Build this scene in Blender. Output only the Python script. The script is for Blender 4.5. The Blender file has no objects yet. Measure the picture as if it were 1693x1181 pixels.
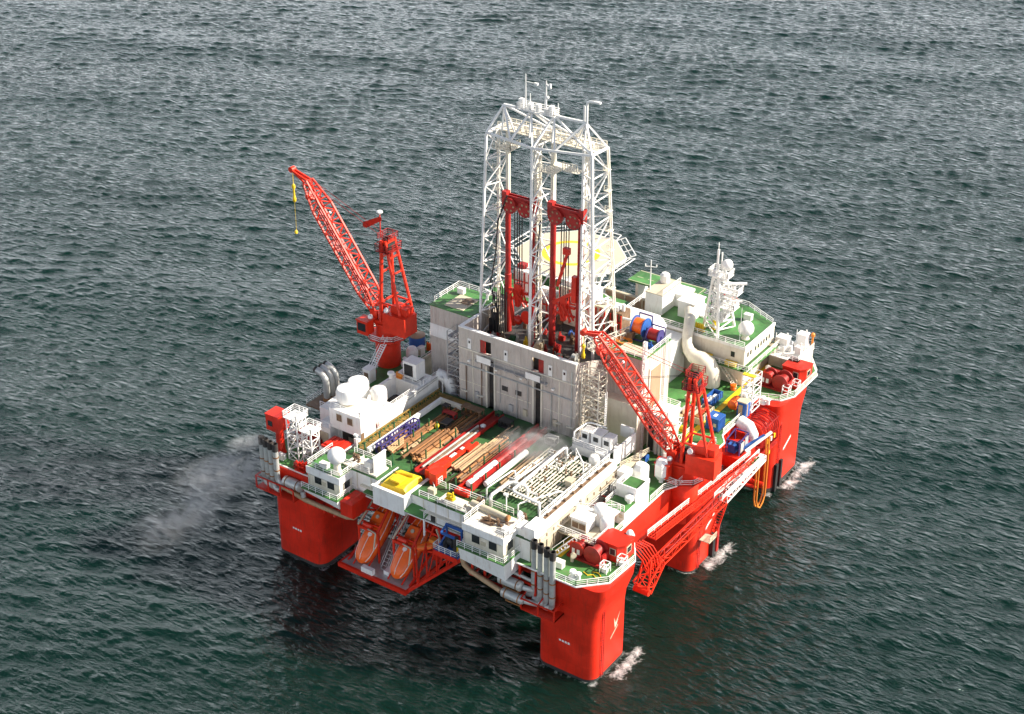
import bpy, math, random
import numpy as np
from mathutils import Vector as V, Matrix
random.seed(7)
R = math.radians
S = bpy.context.scene
COL = S.collection

# ------------------------------------------------------------------ mesh builder
class MB:
    def __init__(s): s.v=[]; s.f=[]
    def add(s, vs, fs):
        n=len(s.v); s.v+=[tuple(a) for a in vs]; s.f+=[tuple(i+n for i in f) for f in fs]; return s
    def box(s,x0,y0,z0,x1,y1,z1):
        x0,x1=min(x0,x1),max(x0,x1); y0,y1=min(y0,y1),max(y0,y1); z0,z1=min(z0,z1),max(z0,z1)
        return s.add([(x0,y0,z0),(x1,y0,z0),(x1,y1,z0),(x0,y1,z0),(x0,y0,z1),(x1,y0,z1),(x1,y1,z1),(x0,y1,z1)],
            [(0,3,2,1),(4,5,6,7),(0,1,5,4),(1,2,6,5),(2,3,7,6),(3,0,4,7)])
    def cb(s,c,sx,sy,sz): return s.box(c[0]-sx/2,c[1]-sy/2,c[2],c[0]+sx/2,c[1]+sy/2,c[2]+sz)
    def tube(s,p,q,r,n=8,r2=None,cap=True,tw=0.0):
        p=V(p);q=V(q);d=q-p
        if d.length<1e-6: return s
        d.normalize(); a=V((0,0,1)) if abs(d.z)<.95 else V((1,0,0))
        u=d.cross(a).normalized(); w=d.cross(u); r2=r if r2 is None else r2
        vs=[]
        for c,rr in((p,r),(q,r2)):
            for i in range(n):
                t=2*math.pi*i/n+tw; vs.append(c+u*(rr*math.cos(t))+w*(rr*math.sin(t)))
        fs=[(i,i+n,(i+1)%n+n,(i+1)%n) for i in range(n)]
        if cap: fs+=[tuple(range(n)),tuple(range(2*n-1,n-1,-1))]
        return s.add(vs,fs)
    def bar(s,p,q,w): return s.tube(p,q,w*.707,4,tw=math.pi/4)
    def path(s,pts,r,n=8):
        pts=[V(p) for p in pts]; m=len(pts); vs=[]; u=None
        for k in range(m):
            d=(pts[min(k+1,m-1)]-pts[max(k-1,0)]).normalized()
            if u is None:
                a=V((0,0,1)) if abs(d.z)<.95 else V((1,0,0)); u=d.cross(a).normalized()
            else: u=(u-d*u.dot(d)).normalized()
            w=d.cross(u)
            rr=r[k] if isinstance(r,(list,tuple)) else r
            for i in range(n):
                t=2*math.pi*i/n; vs.append(pts[k]+u*(rr*math.cos(t))+w*(rr*math.sin(t)))
        fs=[(k*n+i,k*n+n+i,k*n+n+(i+1)%n,k*n+(i+1)%n) for k in range(m-1) for i in range(n)]
        fs+=[tuple(range(n)),tuple(range(m*n-1,m*n-n-1,-1))]
        return s.add(vs,fs)
    def lathe(s,prof,c,n=20,axis='z'):
        vs=[];m=len(prof)
        for r,z in prof:
            for i in range(n):
                t=2*math.pi*i/n; a,b=r*math.cos(t),r*math.sin(t)
                vs.append({'z':(c[0]+a,c[1]+b,c[2]+z),'x':(c[0]+z,c[1]+a,c[2]+b),'y':(c[0]+b,c[1]+z,c[2]+a)}[axis])
        fs=[(k*n+i,k*n+(i+1)%n,k*n+n+(i+1)%n,k*n+n+i) for k in range(m-1) for i in range(n)]
        fs+=[tuple(range(n-1,-1,-1)),tuple(range(m*n-n,m*n))]
        return s.add(vs,fs)
    def ball(s,c,r,n=20,m=12,sz=1.0):
        return s.lathe([(max(.01,r*math.sin(math.pi*k/m)),-r*sz*math.cos(math.pi*k/m)) for k in range(m+1)],c,n)
    def prism(s,poly,z0,z1):
        n=len(poly)
        return s.add([(x,y,z0) for x,y in poly]+[(x,y,z1) for x,y in poly],
            [tuple(range(n-1,-1,-1)),tuple(range(n,2*n))]+[(i,(i+1)%n,(i+1)%n+n,i+n) for i in range(n)])
    def loft(s,rings,cap=True):
        n=len(rings[0]);m=len(rings);vs=[p for r in rings for p in r]
        fs=[(k*n+i,k*n+(i+1)%n,k*n+n+(i+1)%n,k*n+n+i) for k in range(m-1) for i in range(n)]
        if cap: fs+=[tuple(range(n-1,-1,-1)),tuple(range(m*n-n,m*n))]
        return s.add(vs,fs)
    def truss(s,p,q,w,h,n,rc,rd,up=(0,0,1),w2=None,h2=None,x=False):
        """four-chord lattice from p to q; w across, h along up, tapering to w2,h2"""
        p=V(p);q=V(q);d=(q-p);L=d.length;d.normalize();up=V(up)
        a=d.cross(up).normalized();b=a.cross(d).normalized();w2=w if w2 is None else w2;h2=h if h2 is None else h2
        def cor(t):
            c=p+(q-p)*t; ww=(w+(w2-w)*t)/2; hh=(h+(h2-h)*t)/2
            return [c+a*ww+b*hh,c-a*ww+b*hh,c-a*ww-b*hh,c+a*ww-b*hh]
        A=cor(0);B=cor(1)
        for i in range(4): s.bar(A[i],B[i],rc)
        prev=A
        for k in range(n+1):
            cur=cor(k/n)
            for i in range(4):
                s.bar(cur[i],cur[(i+1)%4],rd)
                if k:
                    if (k+i)%2 or x: s.bar(prev[i],cur[(i+1)%4],rd)
                    if not (k+i)%2 or x: s.bar(prev[(i+1)%4],cur[i],rd)
            prev=cur
        return s
    def rail(s,pts,h=1.1,r=.07,step=2.0,mid=2,closed=False):
        pts=[V(p) for p in pts]
        if closed: pts=pts+[pts[0]]
        for a,b in zip(pts,pts[1:]):
            for k in range(mid+1):
                z=V((0,0,h*(1-k/(mid+1)))); s.bar(a+z,b+z,r*(1.1 if k==0 else .75))
            n=max(1,int(round((b-a).length/step)))
            for k in range(n+1):
                c=a+(b-a)*k/n; s.bar(c,c+V((0,0,h)),r)
        return s
    def stair(s,p,q,w,n=None,r=.1,lite=0):
        """a flight from p to q: two stringers, treads, hand rails"""
        p=V(p);q=V(q);d=q-p;hz=V((d.x,d.y,0)).normalized();a=V((-hz.y,hz.x,0))*w/2
        n=n or max(4,int(d.z/.3))
        for sg in(-1,1):
            s.bar(p+a*sg,q+a*sg,.16); s.bar(p+a*sg+V((0,0,1)),q+a*sg+V((0,0,1)),.07)
            for t in(() if lite else (0,.5,1)): s.bar(p+a*sg+d*t,p+a*sg+d*t+V((0,0,1)),.06)
        for k in range(n+1):
            c=p+d*k/n; s.bar(c-a,c+a,.13)
        return s

def build(name,mb,m,parent=None,ang=38):
    me=bpy.data.meshes.new(name)
    off=V(parent['o_']) if parent is not None else V((0,0,0))
    me.from_pydata([(x-off.x,y-off.y,z-off.z) for x,y,z in mb.v],[],mb.f)
    me.materials.append(m); me.validate()
    for p in me.polygons: p.use_smooth=True
    me.set_sharp_from_angle(angle=R(ang))
    import bmesh
    bm=bmesh.new(); bm.from_mesh(me); bmesh.ops.recalc_face_normals(bm,faces=bm.faces); bm.to_mesh(me); bm.free()
    o=bpy.data.objects.new(name,me); COL.objects.link(o)
    if parent is not None:
        o.parent=parent; o['o_']=parent['o_']
    else: o['o_']=(0.,0.,0.)
    return o
def T(name,label,cat,loc,group=None):
    """an Empty at a thing's base"""
    o=bpy.data.objects.new(name,None); COL.objects.link(o); o.location=loc; o['o_']=tuple(float(a) for a in loc)
    o.empty_display_size=.5
    o['label']=label; o['category']=cat
    if group: o['group']=group
    return o
def one(name,mb,m,label,cat,group=None,kind=None,ang=38):
    """a thing that is one mesh; origin at the centre of its base"""
    xs=[v[0] for v in mb.v];ys=[v[1] for v in mb.v];zs=[v[2] for v in mb.v]
    c=V(((min(xs)+max(xs))/2,(min(ys)+max(ys))/2,min(zs)))
    mb.v=[(x-c.x,y-c.y,z-c.z) for x,y,z in mb.v]
    o=build(name,mb,m,None,ang); o.location=c
    if label: o['label']=label
    if cat: o['category']=cat
    if group:o['group']=group
    if kind:o['kind']=kind
    return o
def dup(root,loc,label=None,rotz=None):
    r=root.copy(); COL.objects.link(r); r.location=loc
    if rotz is not None: r.rotation_euler=(0,0,rotz)
    if label: r['label']=label
    for ch in list(root.children):
        c=ch.copy(); COL.objects.link(c); c.parent=r
        for g in list(ch.children):
            d=g.copy(); COL.objects.link(d); d.parent=c
    return r
def obox(**k): pass
def B(*a): return MB().box(*a)

# ------------------------------------------------------------------ materials
def nt(name):
    m=bpy.data.materials.new(name); m.use_nodes=True; t=m.node_tree
    return m,t,t.nodes['Principled BSDF']
def mat(name,col,rough=.5,var=.18,dirt=(.16,.1,.06),damt=.0,scale=.5,metal=0.,streak=0.,bump=.0,ribs=0.,spec=.5,ov=0.,plates=0):
    m,t,b=nt(name); N=t.nodes.new; Lk=t.links.new
    tc=N('ShaderNodeTexCoord')
    n1=N('ShaderNodeTexNoise'); n1.inputs['Scale'].default_value=scale; n1.inputs['Detail'].default_value=6; n1.inputs['Roughness'].default_value=.65
    Lk(tc.outputs['Object'],n1.inputs['Vector'])
    mx=N('ShaderNodeMix'); mx.data_type='RGBA'
    d=tuple(c*(1-var) for c in col); l=tuple(min(1,c*(1+var*.6)+.01*var) for c in col)
    mx.inputs[6].default_value=(*d,1); mx.inputs[7].default_value=(*l,1)
    rp=N('ShaderNodeMapRange'); rp.inputs[1].default_value=.35; rp.inputs[2].default_value=.65
    Lk(n1.outputs['Fac'],rp.inputs[0]); Lk(rp.outputs[0],mx.inputs[0])
    out=mx.outputs[2]
    if damt>0:
        mp=N('ShaderNodeMapping'); mp.inputs['Scale'].default_value=(1.6,1.6,.22) if streak else (1,1,1)
        Lk(tc.outputs['Object'],mp.inputs[0])
        n2=N('ShaderNodeTexNoise'); n2.inputs['Scale'].default_value=1.25 if streak else .9; n2.inputs['Detail'].default_value=8; n2.inputs['Roughness'].default_value=.7
        Lk(mp.outputs[0],n2.inputs['Vector'])
        r2=N('ShaderNodeMapRange'); r2.inputs[1].default_value=.52; r2.inputs[2].default_value=.78; r2.inputs[4].default_value=damt
        Lk(n2.outputs['Fac'],r2.inputs[0])
        m2=N('ShaderNodeMix'); m2.data_type='RGBA'; m2.inputs[7].default_value=(*dirt,1)
        Lk(r2.outputs[0],m2.inputs[0]); Lk(out,m2.inputs[6]); out=m2.outputs[2]
    if ov:
        oi=N('ShaderNodeObjectInfo'); hs=N('ShaderNodeHueSaturation'); hr=N('ShaderNodeMapRange'); hr.inputs[3].default_value=1-ov; hr.inputs[4].default_value=1+ov*.6
        Lk(oi.outputs['Random'],hr.inputs[0]); Lk(hr.outputs[0],hs.inputs['Value']); Lk(out,hs.inputs['Color']); out=hs.outputs['Color']
    Lk(out,b.inputs['Base Color'])
    b.inputs['Metallic'].default_value=metal
    b.inputs['Specular IOR Level'].default_value=spec
    rr=N('ShaderNodeMapRange'); rr.inputs[3].default_value=max(.05,rough-.12); rr.inputs[4].default_value=min(1,rough+.12)
    Lk(n1.outputs['Fac'],rr.inputs[0]); Lk(rr.outputs[0],b.inputs['Roughness'])
    if plates:
        sx=N('ShaderNodeSeparateXYZ'); Lk(tc.outputs['Object'],sx.inputs[0]); ad=N('ShaderNodeMath'); ad.operation='ADD'; Lk(sx.outputs[0],ad.inputs[0]); Lk(sx.outputs[1],ad.inputs[1])
        cx=N('ShaderNodeCombineXYZ'); Lk(ad.outputs[0],cx.inputs[0]); Lk(sx.outputs[2],cx.inputs[1])
        bt=N('ShaderNodeTexBrick'); bt.inputs['Scale'].default_value=1; bt.inputs['Mortar Size'].default_value=.035; bt.inputs['Brick Width'].default_value=plates*1.6; bt.inputs['Row Height'].default_value=plates; bt.inputs['Color1'].default_value=(.93,.93,.93,1); bt.inputs['Color2'].default_value=(1,1,1,1); bt.inputs['Mortar'].default_value=(.84,.82,.82,1)
        Lk(cx.outputs[0],bt.inputs['Vector'])
        mp3=N('ShaderNodeMix'); mp3.data_type='RGBA'; mp3.blend_type='MULTIPLY'; mp3.inputs[0].default_value=1; Lk(b.inputs['Base Color'].links[0].from_socket,mp3.inputs[6]); Lk(bt.outputs['Color'],mp3.inputs[7]); Lk(mp3.outputs[2],b.inputs['Base Color'])
    if bump or ribs:
        bp=N('ShaderNodeBump'); bp.inputs['Strength'].default_value=bump or .6; bp.inputs['Distance'].default_value=.08
        if ribs:
            sx=N('ShaderNodeSeparateXYZ'); Lk(tc.outputs['Object'],sx.inputs[0])
            ad=N('ShaderNodeMath'); ad.operation='ADD'; Lk(sx.outputs[0],ad.inputs[0]); Lk(sx.outputs[1],ad.inputs[1])
            mu=N('ShaderNodeMath'); mu.operation='MULTIPLY'; mu.inputs[1].default_value=ribs; Lk(ad.outputs[0],mu.inputs[0])
            si=N('ShaderNodeMath'); si.operation='SINE'; Lk(mu.outputs[0],si.inputs[0]); Lk(si.outputs[0],bp.inputs['Height'])
        else: Lk(n1.outputs['Fac'],bp.inputs['Height'])
        Lk(bp.outputs[0],b.inputs['Normal'])
    return m
M={}
M['red']=mat('hull_red',(.66,.021,.005),.42,.2,(.16,.025,.012),.75,.25,streak=1,bump=.15,plates=2.6)
M['crane']=mat('crane_red',(.68,.03,.008),.42,.15,(.2,.03,.01),.4,.6)
M['beige']=mat('stained_beige',(.5,.43,.33),.6,.18,(.2,.12,.06),.8,.5,streak=1)
M['dred']=mat('deep_red',(.34,.012,.009),.5,.3,(.09,.025,.015),.75,.7)
M['white']=mat('white_paint',(.8,.79,.76),.45,.07,(.36,.2,.1),.42,.4,streak=1)
M['whiteb']=mat('white_steel',(.8,.79,.77),.45,.06,(.4,.25,.14),.25,.8)
M['cream']=mat('cream_paint',(.7,.65,.54),.5,.1,(.32,.2,.1),.45,.4,streak=1)
M['siding']=mat('grey_siding',(.5,.445,.395),.55,.1,(.2,.14,.1),.65,.35,streak=1,ribs=9.0,bump=.5)
M['grey']=mat('grey_paint',(.4,.39,.38),.55,.15,(.2,.14,.1),.45,.5,streak=1)
M['tanwall']=mat('tan_wall',(.36,.24,.15),.6,.12,(.16,.1,.06),.5,.4,streak=1)
M['green']=mat('green_deck',(.058,.19,.045),.6,.42,(.12,.1,.055),.75,.3)
M['pdgreen']=mat('worn_green_deck',(.035,.115,.03),.65,.4,(.07,.05,.03),.85,.5)
M['dgreen']=mat('dark_green_paint',(.015,.09,.03),.5,.25,(.05,.04,.03),.3,.6)
M['yellow']=mat('yellow_paint',(.82,.55,.015),.5,.12,(.3,.16,.03),.5,.7)
M['darkened']=mat('shade_darkened_yellow',(.26,.16,.03),.6,.4,(.1,.06,.03),.7,.8)  # yellow paint with the shadow over the grating put into its colour
M['orange']=mat('lifeboat_orange',(.92,.14,.012),.38,.12,(.45,.08,.02),.4,.6)
M['blue']=mat('blue_paint',(.02,.1,.36),.45,.2,(.12,.08,.06),.35,.7)
M['purple']=mat('violet_blue_paint',(.05,.04,.17),.5,.2,(.1,.06,.05),.4,.7)
M['rust']=mat('rusty_pipe',(.32,.14,.045),.6,.35,(.2,.08,.03),.6,1.1,ov=.55)
M['paleB']=mat('pale_pipe',(.44,.3,.17),.55,.2,(.3,.15,.06),.5,1.1,ov=.4)
M['steel']=mat('grey_steel',(.5,.51,.49),.42,.15,(.33,.24,.13),.6,.8,metal=.35)
M['soot']=mat('sooty_steel',(.03,.026,.024),.8,.3,(.1,.06,.04),.5,1)
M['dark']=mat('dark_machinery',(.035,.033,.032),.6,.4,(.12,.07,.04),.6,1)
M['brown']=mat('brown_machinery',(.17,.1,.055),.65,.4,(.4,.3,.2),.4,1)
M['black']=mat('black_rubber',(.012,.012,.013),.6,.2)
M['glass']=mat('window_glass',(.02,.024,.026),.12,.2)
M['ivory']=mat('helideck_ivory',(.52,.46,.34),.6,.07,(.4,.32,.22),.35,.5)
M['hose']=mat('orange_hose',(.75,.25,.03),.5,.15)
M['wood']=mat('timber',(.45,.28,.14),.7,.25,(.2,.1,.05),.4,1.2)
def foamy():
    m,t,b=nt('sea_water'); N=t.nodes.new; Lk=t.links.new
    tc=N('ShaderNodeTexCoord')
    b.inputs['Roughness'].default_value=.08; b.inputs['IOR'].default_value=1.333
    b.inputs['Specular IOR Level'].default_value=.72; b.inputs['Specular Tint'].default_value=(.7,.95,.88,1)
    n0=N('ShaderNodeTexNoise'); n0.inputs['Scale'].default_value=.012; n0.inputs['Detail'].default_value=4; Lk(tc.outputs['Object'],n0.inputs['Vector'])
    mx=N('ShaderNodeMix'); mx.data_type='RGBA'
    mx.inputs[6].default_value=(.0013,.0095,.0065,1); mx.inputs[7].default_value=(.0024,.016,.0105,1)
    Lk(n0.outputs['Fac'],mx.inputs[0])
    at=N('ShaderNodeAttribute'); at.attribute_name='foam'
    n1=N('ShaderNodeTexNoise'); n1.inputs['Scale'].default_value=.55; n1.inputs['Detail'].default_value=10; n1.inputs['Roughness'].default_value=.75; n1.inputs['Distortion'].default_value=.6
    Lk(tc.outputs['Object'],n1.inputs['Vector'])
    s=N('ShaderNodeMath'); s.operation='ADD'; Lk(at.outputs['Fac'],s.inputs[0]); Lk(n1.outputs['Fac'],s.inputs[1])
    r=N('ShaderNodeMapRange'); r.inputs[1].default_value=.98; r.inputs[2].default_value=1.3; Lk(s.outputs[0],r.inputs[0])
    m2=N('ShaderNodeMix'); m2.data_type='RGBA'; m2.inputs[7].default_value=(.75,.77,.76,1)
    Lk(r.outputs[0],m2.inputs[0]); Lk(mx.outputs[2],m2.inputs[6]); STREAK=m2
    r2=N('ShaderNodeMapRange'); r2.inputs[3].default_value=.08; r2.inputs[4].default_value=.8; Lk(r.outputs[0],r2.inputs[0]); Lk(r2.outputs[0],b.inputs['Roughness'])
    mp=N('ShaderNodeMapping'); mp.inputs['Rotation'].default_value=(0,0,R(-22)); mp.inputs['Scale'].default_value=(.5,1.2,1)
    Lk(tc.outputs['Object'],mp.inputs[0])
    n2=N('ShaderNodeTexNoise'); n2.inputs['Scale'].default_value=1.0; n2.inputs['Detail'].default_value=5; n2.inputs['Roughness'].default_value=.55; n2.inputs['Distortion'].default_value=.3
    Lk(mp.outputs[0],n2.inputs['Vector'])
    # light comes back out of the water body over many metres
    b.subsurface_method='BURLEY'; sw=N('ShaderNodeMapRange'); sw.inputs[3].default_value=1; sw.inputs[4].default_value=0; Lk(r.outputs[0],sw.inputs[0]); Lk(sw.outputs[0],b.inputs['Subsurface Weight'])
    b.inputs['Subsurface Radius'].default_value=(.6,1,.85); b.inputs['Subsurface Scale'].default_value=12
    bp=N('ShaderNodeBump'); bp.inputs['Strength'].default_value=1.0; bp.inputs['Distance'].default_value=WAVE_BUMP
    n3=N('ShaderNodeTexNoise'); n3.noise_type='RIDGED_MULTIFRACTAL'; n3.inputs['Scale'].default_value=.46; n3.inputs['Detail'].default_value=5; n3.inputs['Roughness'].default_value=.5; n3.inputs['Distortion'].default_value=.5
    Lk(mp.outputs[0],n3.inputs['Vector'])
    r5=N('ShaderNodeMapRange'); r5.inputs[1].default_value=.75; r5.inputs[2].default_value=1.5; r5.inputs[4].default_value=.1; Lk(n3.outputs['Fac'],r5.inputs[0])
    m5=N('ShaderNodeMix'); m5.data_type='RGBA'; m5.inputs[7].default_value=(.2,.26,.25,1); Lk(r5.outputs[0],m5.inputs[0]); Lk(STREAK.outputs[2],m5.inputs[6]); Lk(m5.outputs[2],b.inputs['Base Color'])
    sm=N('ShaderNodeMath'); sm.operation='MULTIPLY_ADD'; sm.inputs[1].default_value=RIDGE; Lk(n3.outputs['Fac'],sm.inputs[0]); Lk(n2.outputs['Fac'],sm.inputs[2])
    Lk(sm.outputs[0],bp.inputs['Height'])
    gn=N('ShaderNodeTexNoise'); gn.inputs['Scale'].default_value=.016; gn.inputs['Detail'].default_value=5; gn.inputs['Roughness'].default_value=.6; Lk(mp.outputs[0],gn.inputs['Vector'])
    gr_=N('ShaderNodeMapRange'); gr_.inputs[1].default_value=.36; gr_.inputs[2].default_value=.64; gr_.inputs[3].default_value=.5; gr_.inputs[4].default_value=1.0; Lk(gn.outputs['Fac'],gr_.inputs[0]); Lk(gr_.outputs[0],bp.inputs['Strength'])
    Lk(bp.outputs[0],b.inputs['Normal'])
    return m
WAVE_BUMP=.8; RIDGE=.9
ADDED_CLOUD=(32.0,.1,.5)

# ------------------------------------------------------------------ camera, sun, sky
cam=bpy.data.cameras.new('camera'); co=bpy.data.objects.new('camera',cam); COL.objects.link(co); S.camera=co
AZ=R(34.7); PITCH=R(28.9)
co.location=(98.3,-165.5,165.0)
co.rotation_euler=(math.pi/2-PITCH,0,AZ)
cam.sensor_width=36; cam.sensor_fit='HORIZONTAL'; cam.lens=36*2560/1693; cam.clip_end=30000; cam.clip_start=1
SUN=V((.84,.54,0)).normalized(); EL=R(36)
sd=V((SUN.x*math.cos(EL),SUN.y*math.cos(EL),math.sin(EL)))
sl=bpy.data.lights.new('sun','SUN'); so=bpy.data.objects.new('sun',sl); COL.objects.link(so)
sl.energy=5.0; sl.angle=R(.5); sl.color=(1,.92,.79)
so.rotation_euler=sd.to_track_quat('Z','Y').to_euler(); so.location=(60,60,120)
w=bpy.data.worlds.new('World'); S.world=w; w.use_nodes=True
bg=w.node_tree.nodes['Background']; sky=w.node_tree.nodes.new('ShaderNodeTexSky'); sky.sky_type='NISHITA'; sky.sun_disc=False
sky.sun_elevation=EL; sky.sun_rotation=math.atan2(SUN.x,SUN.y); sky.air_density=1.0; sky.dust_density=1.5; sky.ozone_density=1.0
N=w.node_tree.nodes.new; Lk=w.node_tree.links.new
# haze cloud added low in the unseen sky to brighten reflections, broken by noise
tc=N('ShaderNodeTexCoord'); sx=N('ShaderNodeSeparateXYZ'); Lk(tc.outputs['Generated'],sx.inputs[0])
bd=N('ShaderNodeMapRange'); bd.interpolation_type='SMOOTHSTEP'; bd.inputs[1].default_value=ADDED_CLOUD[1]; bd.inputs[2].default_value=ADDED_CLOUD[2]; bd.inputs[3].default_value=1; bd.inputs[4].default_value=0; Lk(sx.outputs[2],bd.inputs[0])
mp=N('ShaderNodeMapping'); mp.inputs['Scale'].default_value=(2.2,2.2,7); Lk(tc.outputs['Generated'],mp.inputs[0])
cn=N('ShaderNodeTexNoise'); cn.inputs['Scale'].default_value=1.6; cn.inputs['Detail'].default_value=6; Lk(mp.outputs[0],cn.inputs['Vector'])
cr=N('ShaderNodeMapRange'); cr.inputs[1].default_value=.36; cr.inputs[2].default_value=.6; cr.inputs[3].default_value=.35; Lk(cn.outputs['Fac'],cr.inputs[0])
mu=N('ShaderNodeMath'); mu.operation='MULTIPLY'; Lk(bd.outputs[0],mu.inputs[0]); Lk(cr.outputs[0],mu.inputs[1])
mx=N('ShaderNodeMix'); mx.data_type='RGBA'; mx.inputs[7].default_value=(ADDED_CLOUD[0],ADDED_CLOUD[0]*1.03,ADDED_CLOUD[0]*1.1,1); vd=N('ShaderNodeVectorMath'); vd.operation='DOT_PRODUCT'; vd.inputs[1].default_value=(-.45,.89,0); Lk(tc.outputs['Generated'],vd.inputs[0])
fr_=N('ShaderNodeMapRange'); fr_.inputs[1].default_value=-.6; fr_.inputs[2].default_value=.6; fr_.inputs[3].default_value=.75; Lk(vd.outputs['Value'],fr_.inputs[0])
mu2=N('ShaderNodeMath'); mu2.operation='MULTIPLY'; Lk(mu.outputs[0],mu2.inputs[0]); Lk(fr_.outputs[0],mu2.inputs[1])
Lk(mu2.outputs[0],mx.inputs[0]); Lk(sky.outputs[0],mx.inputs[6])
Lk(mx.outputs[2],bg.inputs[0]); bg.inputs[1].default_value=.05
S.view_settings.view_transform='Standard'; S.view_settings.look='None'; S.view_settings.exposure=1.1; S.view_settings.gamma=1

# ------------------------------------------------------------------ sea
COLUMNS=[(-10.6,.3,-1.5,9.2),(-66.1,-55.2,-2.5,8.7),(-11.2,-.9,32.5,43),(-12,-1.3,64,77),(-64.6,-54.4,32.5,43),(-64.6,-54.4,65,76.5)]
def sea():
    rng=np.random.default_rng(5)
    def ax(a,b,st,far):
        core=np.arange(a,b+st/2,st); k=0; lo=[];x=a;d=st
        while x>-far: d*=1.22; x-=d; lo.append(x)
        hi=[];x=b;d=st
        while x<far: d*=1.22; x+=d; hi.append(x)
        return np.concatenate([lo[::-1],core,hi])
    # the dense patch lies under the view; rows grow coarser out to the horizon
    X=ax(-460,90,.52,9000); Y=ax(-70,440,.52,9000)
    xs,ys=np.meshgrid(X,Y); 
    # clip waves where the grid is too coarse
    gx=np.gradient(X);gy=np.gradient(Y); cell=np.maximum(gx[None,:],gy[:,None])
    z=np.zeros_like(xs);dx=np.zeros_like(xs);dy=np.zeros_like(xs);cr=np.zeros_like(xs)
    wd=R(WDIR)
    for i in range(96):
        L=2.3*(16/2.3)**rng.random() if i<90 else 30+9*(i-90); k=2*math.pi/L
        th=wd+rng.normal(0,1)*(.5 if L<4.5 else .26)
        a=AMP*L**.95*math.exp(-(L/7.5)**2)*(.5+rng.random()) if i<90 else .1
        ph=k*(xs*math.cos(th)+ys*math.sin(th))+rng.random()*6.283
        fade=np.clip(1.5-cell/(L*.25),0,1)
        c=np.cos(ph)*a*fade; s=np.sin(ph)*a*fade
        z+=c; dx-=.75*s*math.cos(th); dy-=.75*s*math.sin(th); cr+=c*k
    foam=np.clip((cr-FOAM_T)*1.6,0,.5)
    for (x0,x1,y0,y1) in COLUMNS:
        ddx=np.maximum(np.maximum(x0-xs,xs-x1),0); edge_=None; ddy=np.maximum(np.maximum(y0-ys,ys-y1),0)
        d=np.hypot(ddx,ddy)
        # swash lies on the +X side and towards +Y
        side=np.clip((xs-(x1-1.5))/3.0,0,1)*np.clip((ys-y0)/4,0,1)
        foam=np.maximum(foam,np.maximum(side*np.clip(1.12-d/6.5,0,1)*.72,side*np.clip(1-d/20.0,0,1)*.47))
        foam=np.maximum(foam,np.clip(1.1-d/2.2,0,1)*.52)
    n=len(X);m=len(Y)
    co=np.stack([xs+dx,ys+dy,z],-1).reshape(-1,3).astype(np.float32)
    idx=np.arange(n*m).reshape(m,n)
    q=np.stack([idx[:-1,:-1],idx[:-1,1:],idx[1:,1:],idx[1:,:-1]],-1).reshape(-1,4)
    me=bpy.data.meshes.new('water'); me.vertices.add(n*m); me.vertices.foreach_set('co',co.ravel())
    me.loops.add(q.size); me.loops.foreach_set('vertex_index',q.ravel().astype(np.int32))
    me.polygons.add(len(q)); me.polygons.foreach_set('loop_start',np.arange(0,q.size,4,dtype=np.int32))
    me.polygons.foreach_set('use_smooth',np.ones(len(q),dtype=bool))
    me.update(); 
    at=me.attributes.new('foam','FLOAT','POINT'); at.data.foreach_set('value',foam.ravel().astype(np.float32))
    me.materials.append(foamy())
    o=bpy.data.objects.new('water',me); COL.objects.link(o); o['kind']='structure'; o['label']='dark grey green choppy open sea around the rig'
WDIR=112.; AMP=.0062; FOAM_T=1.05
sea()
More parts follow.
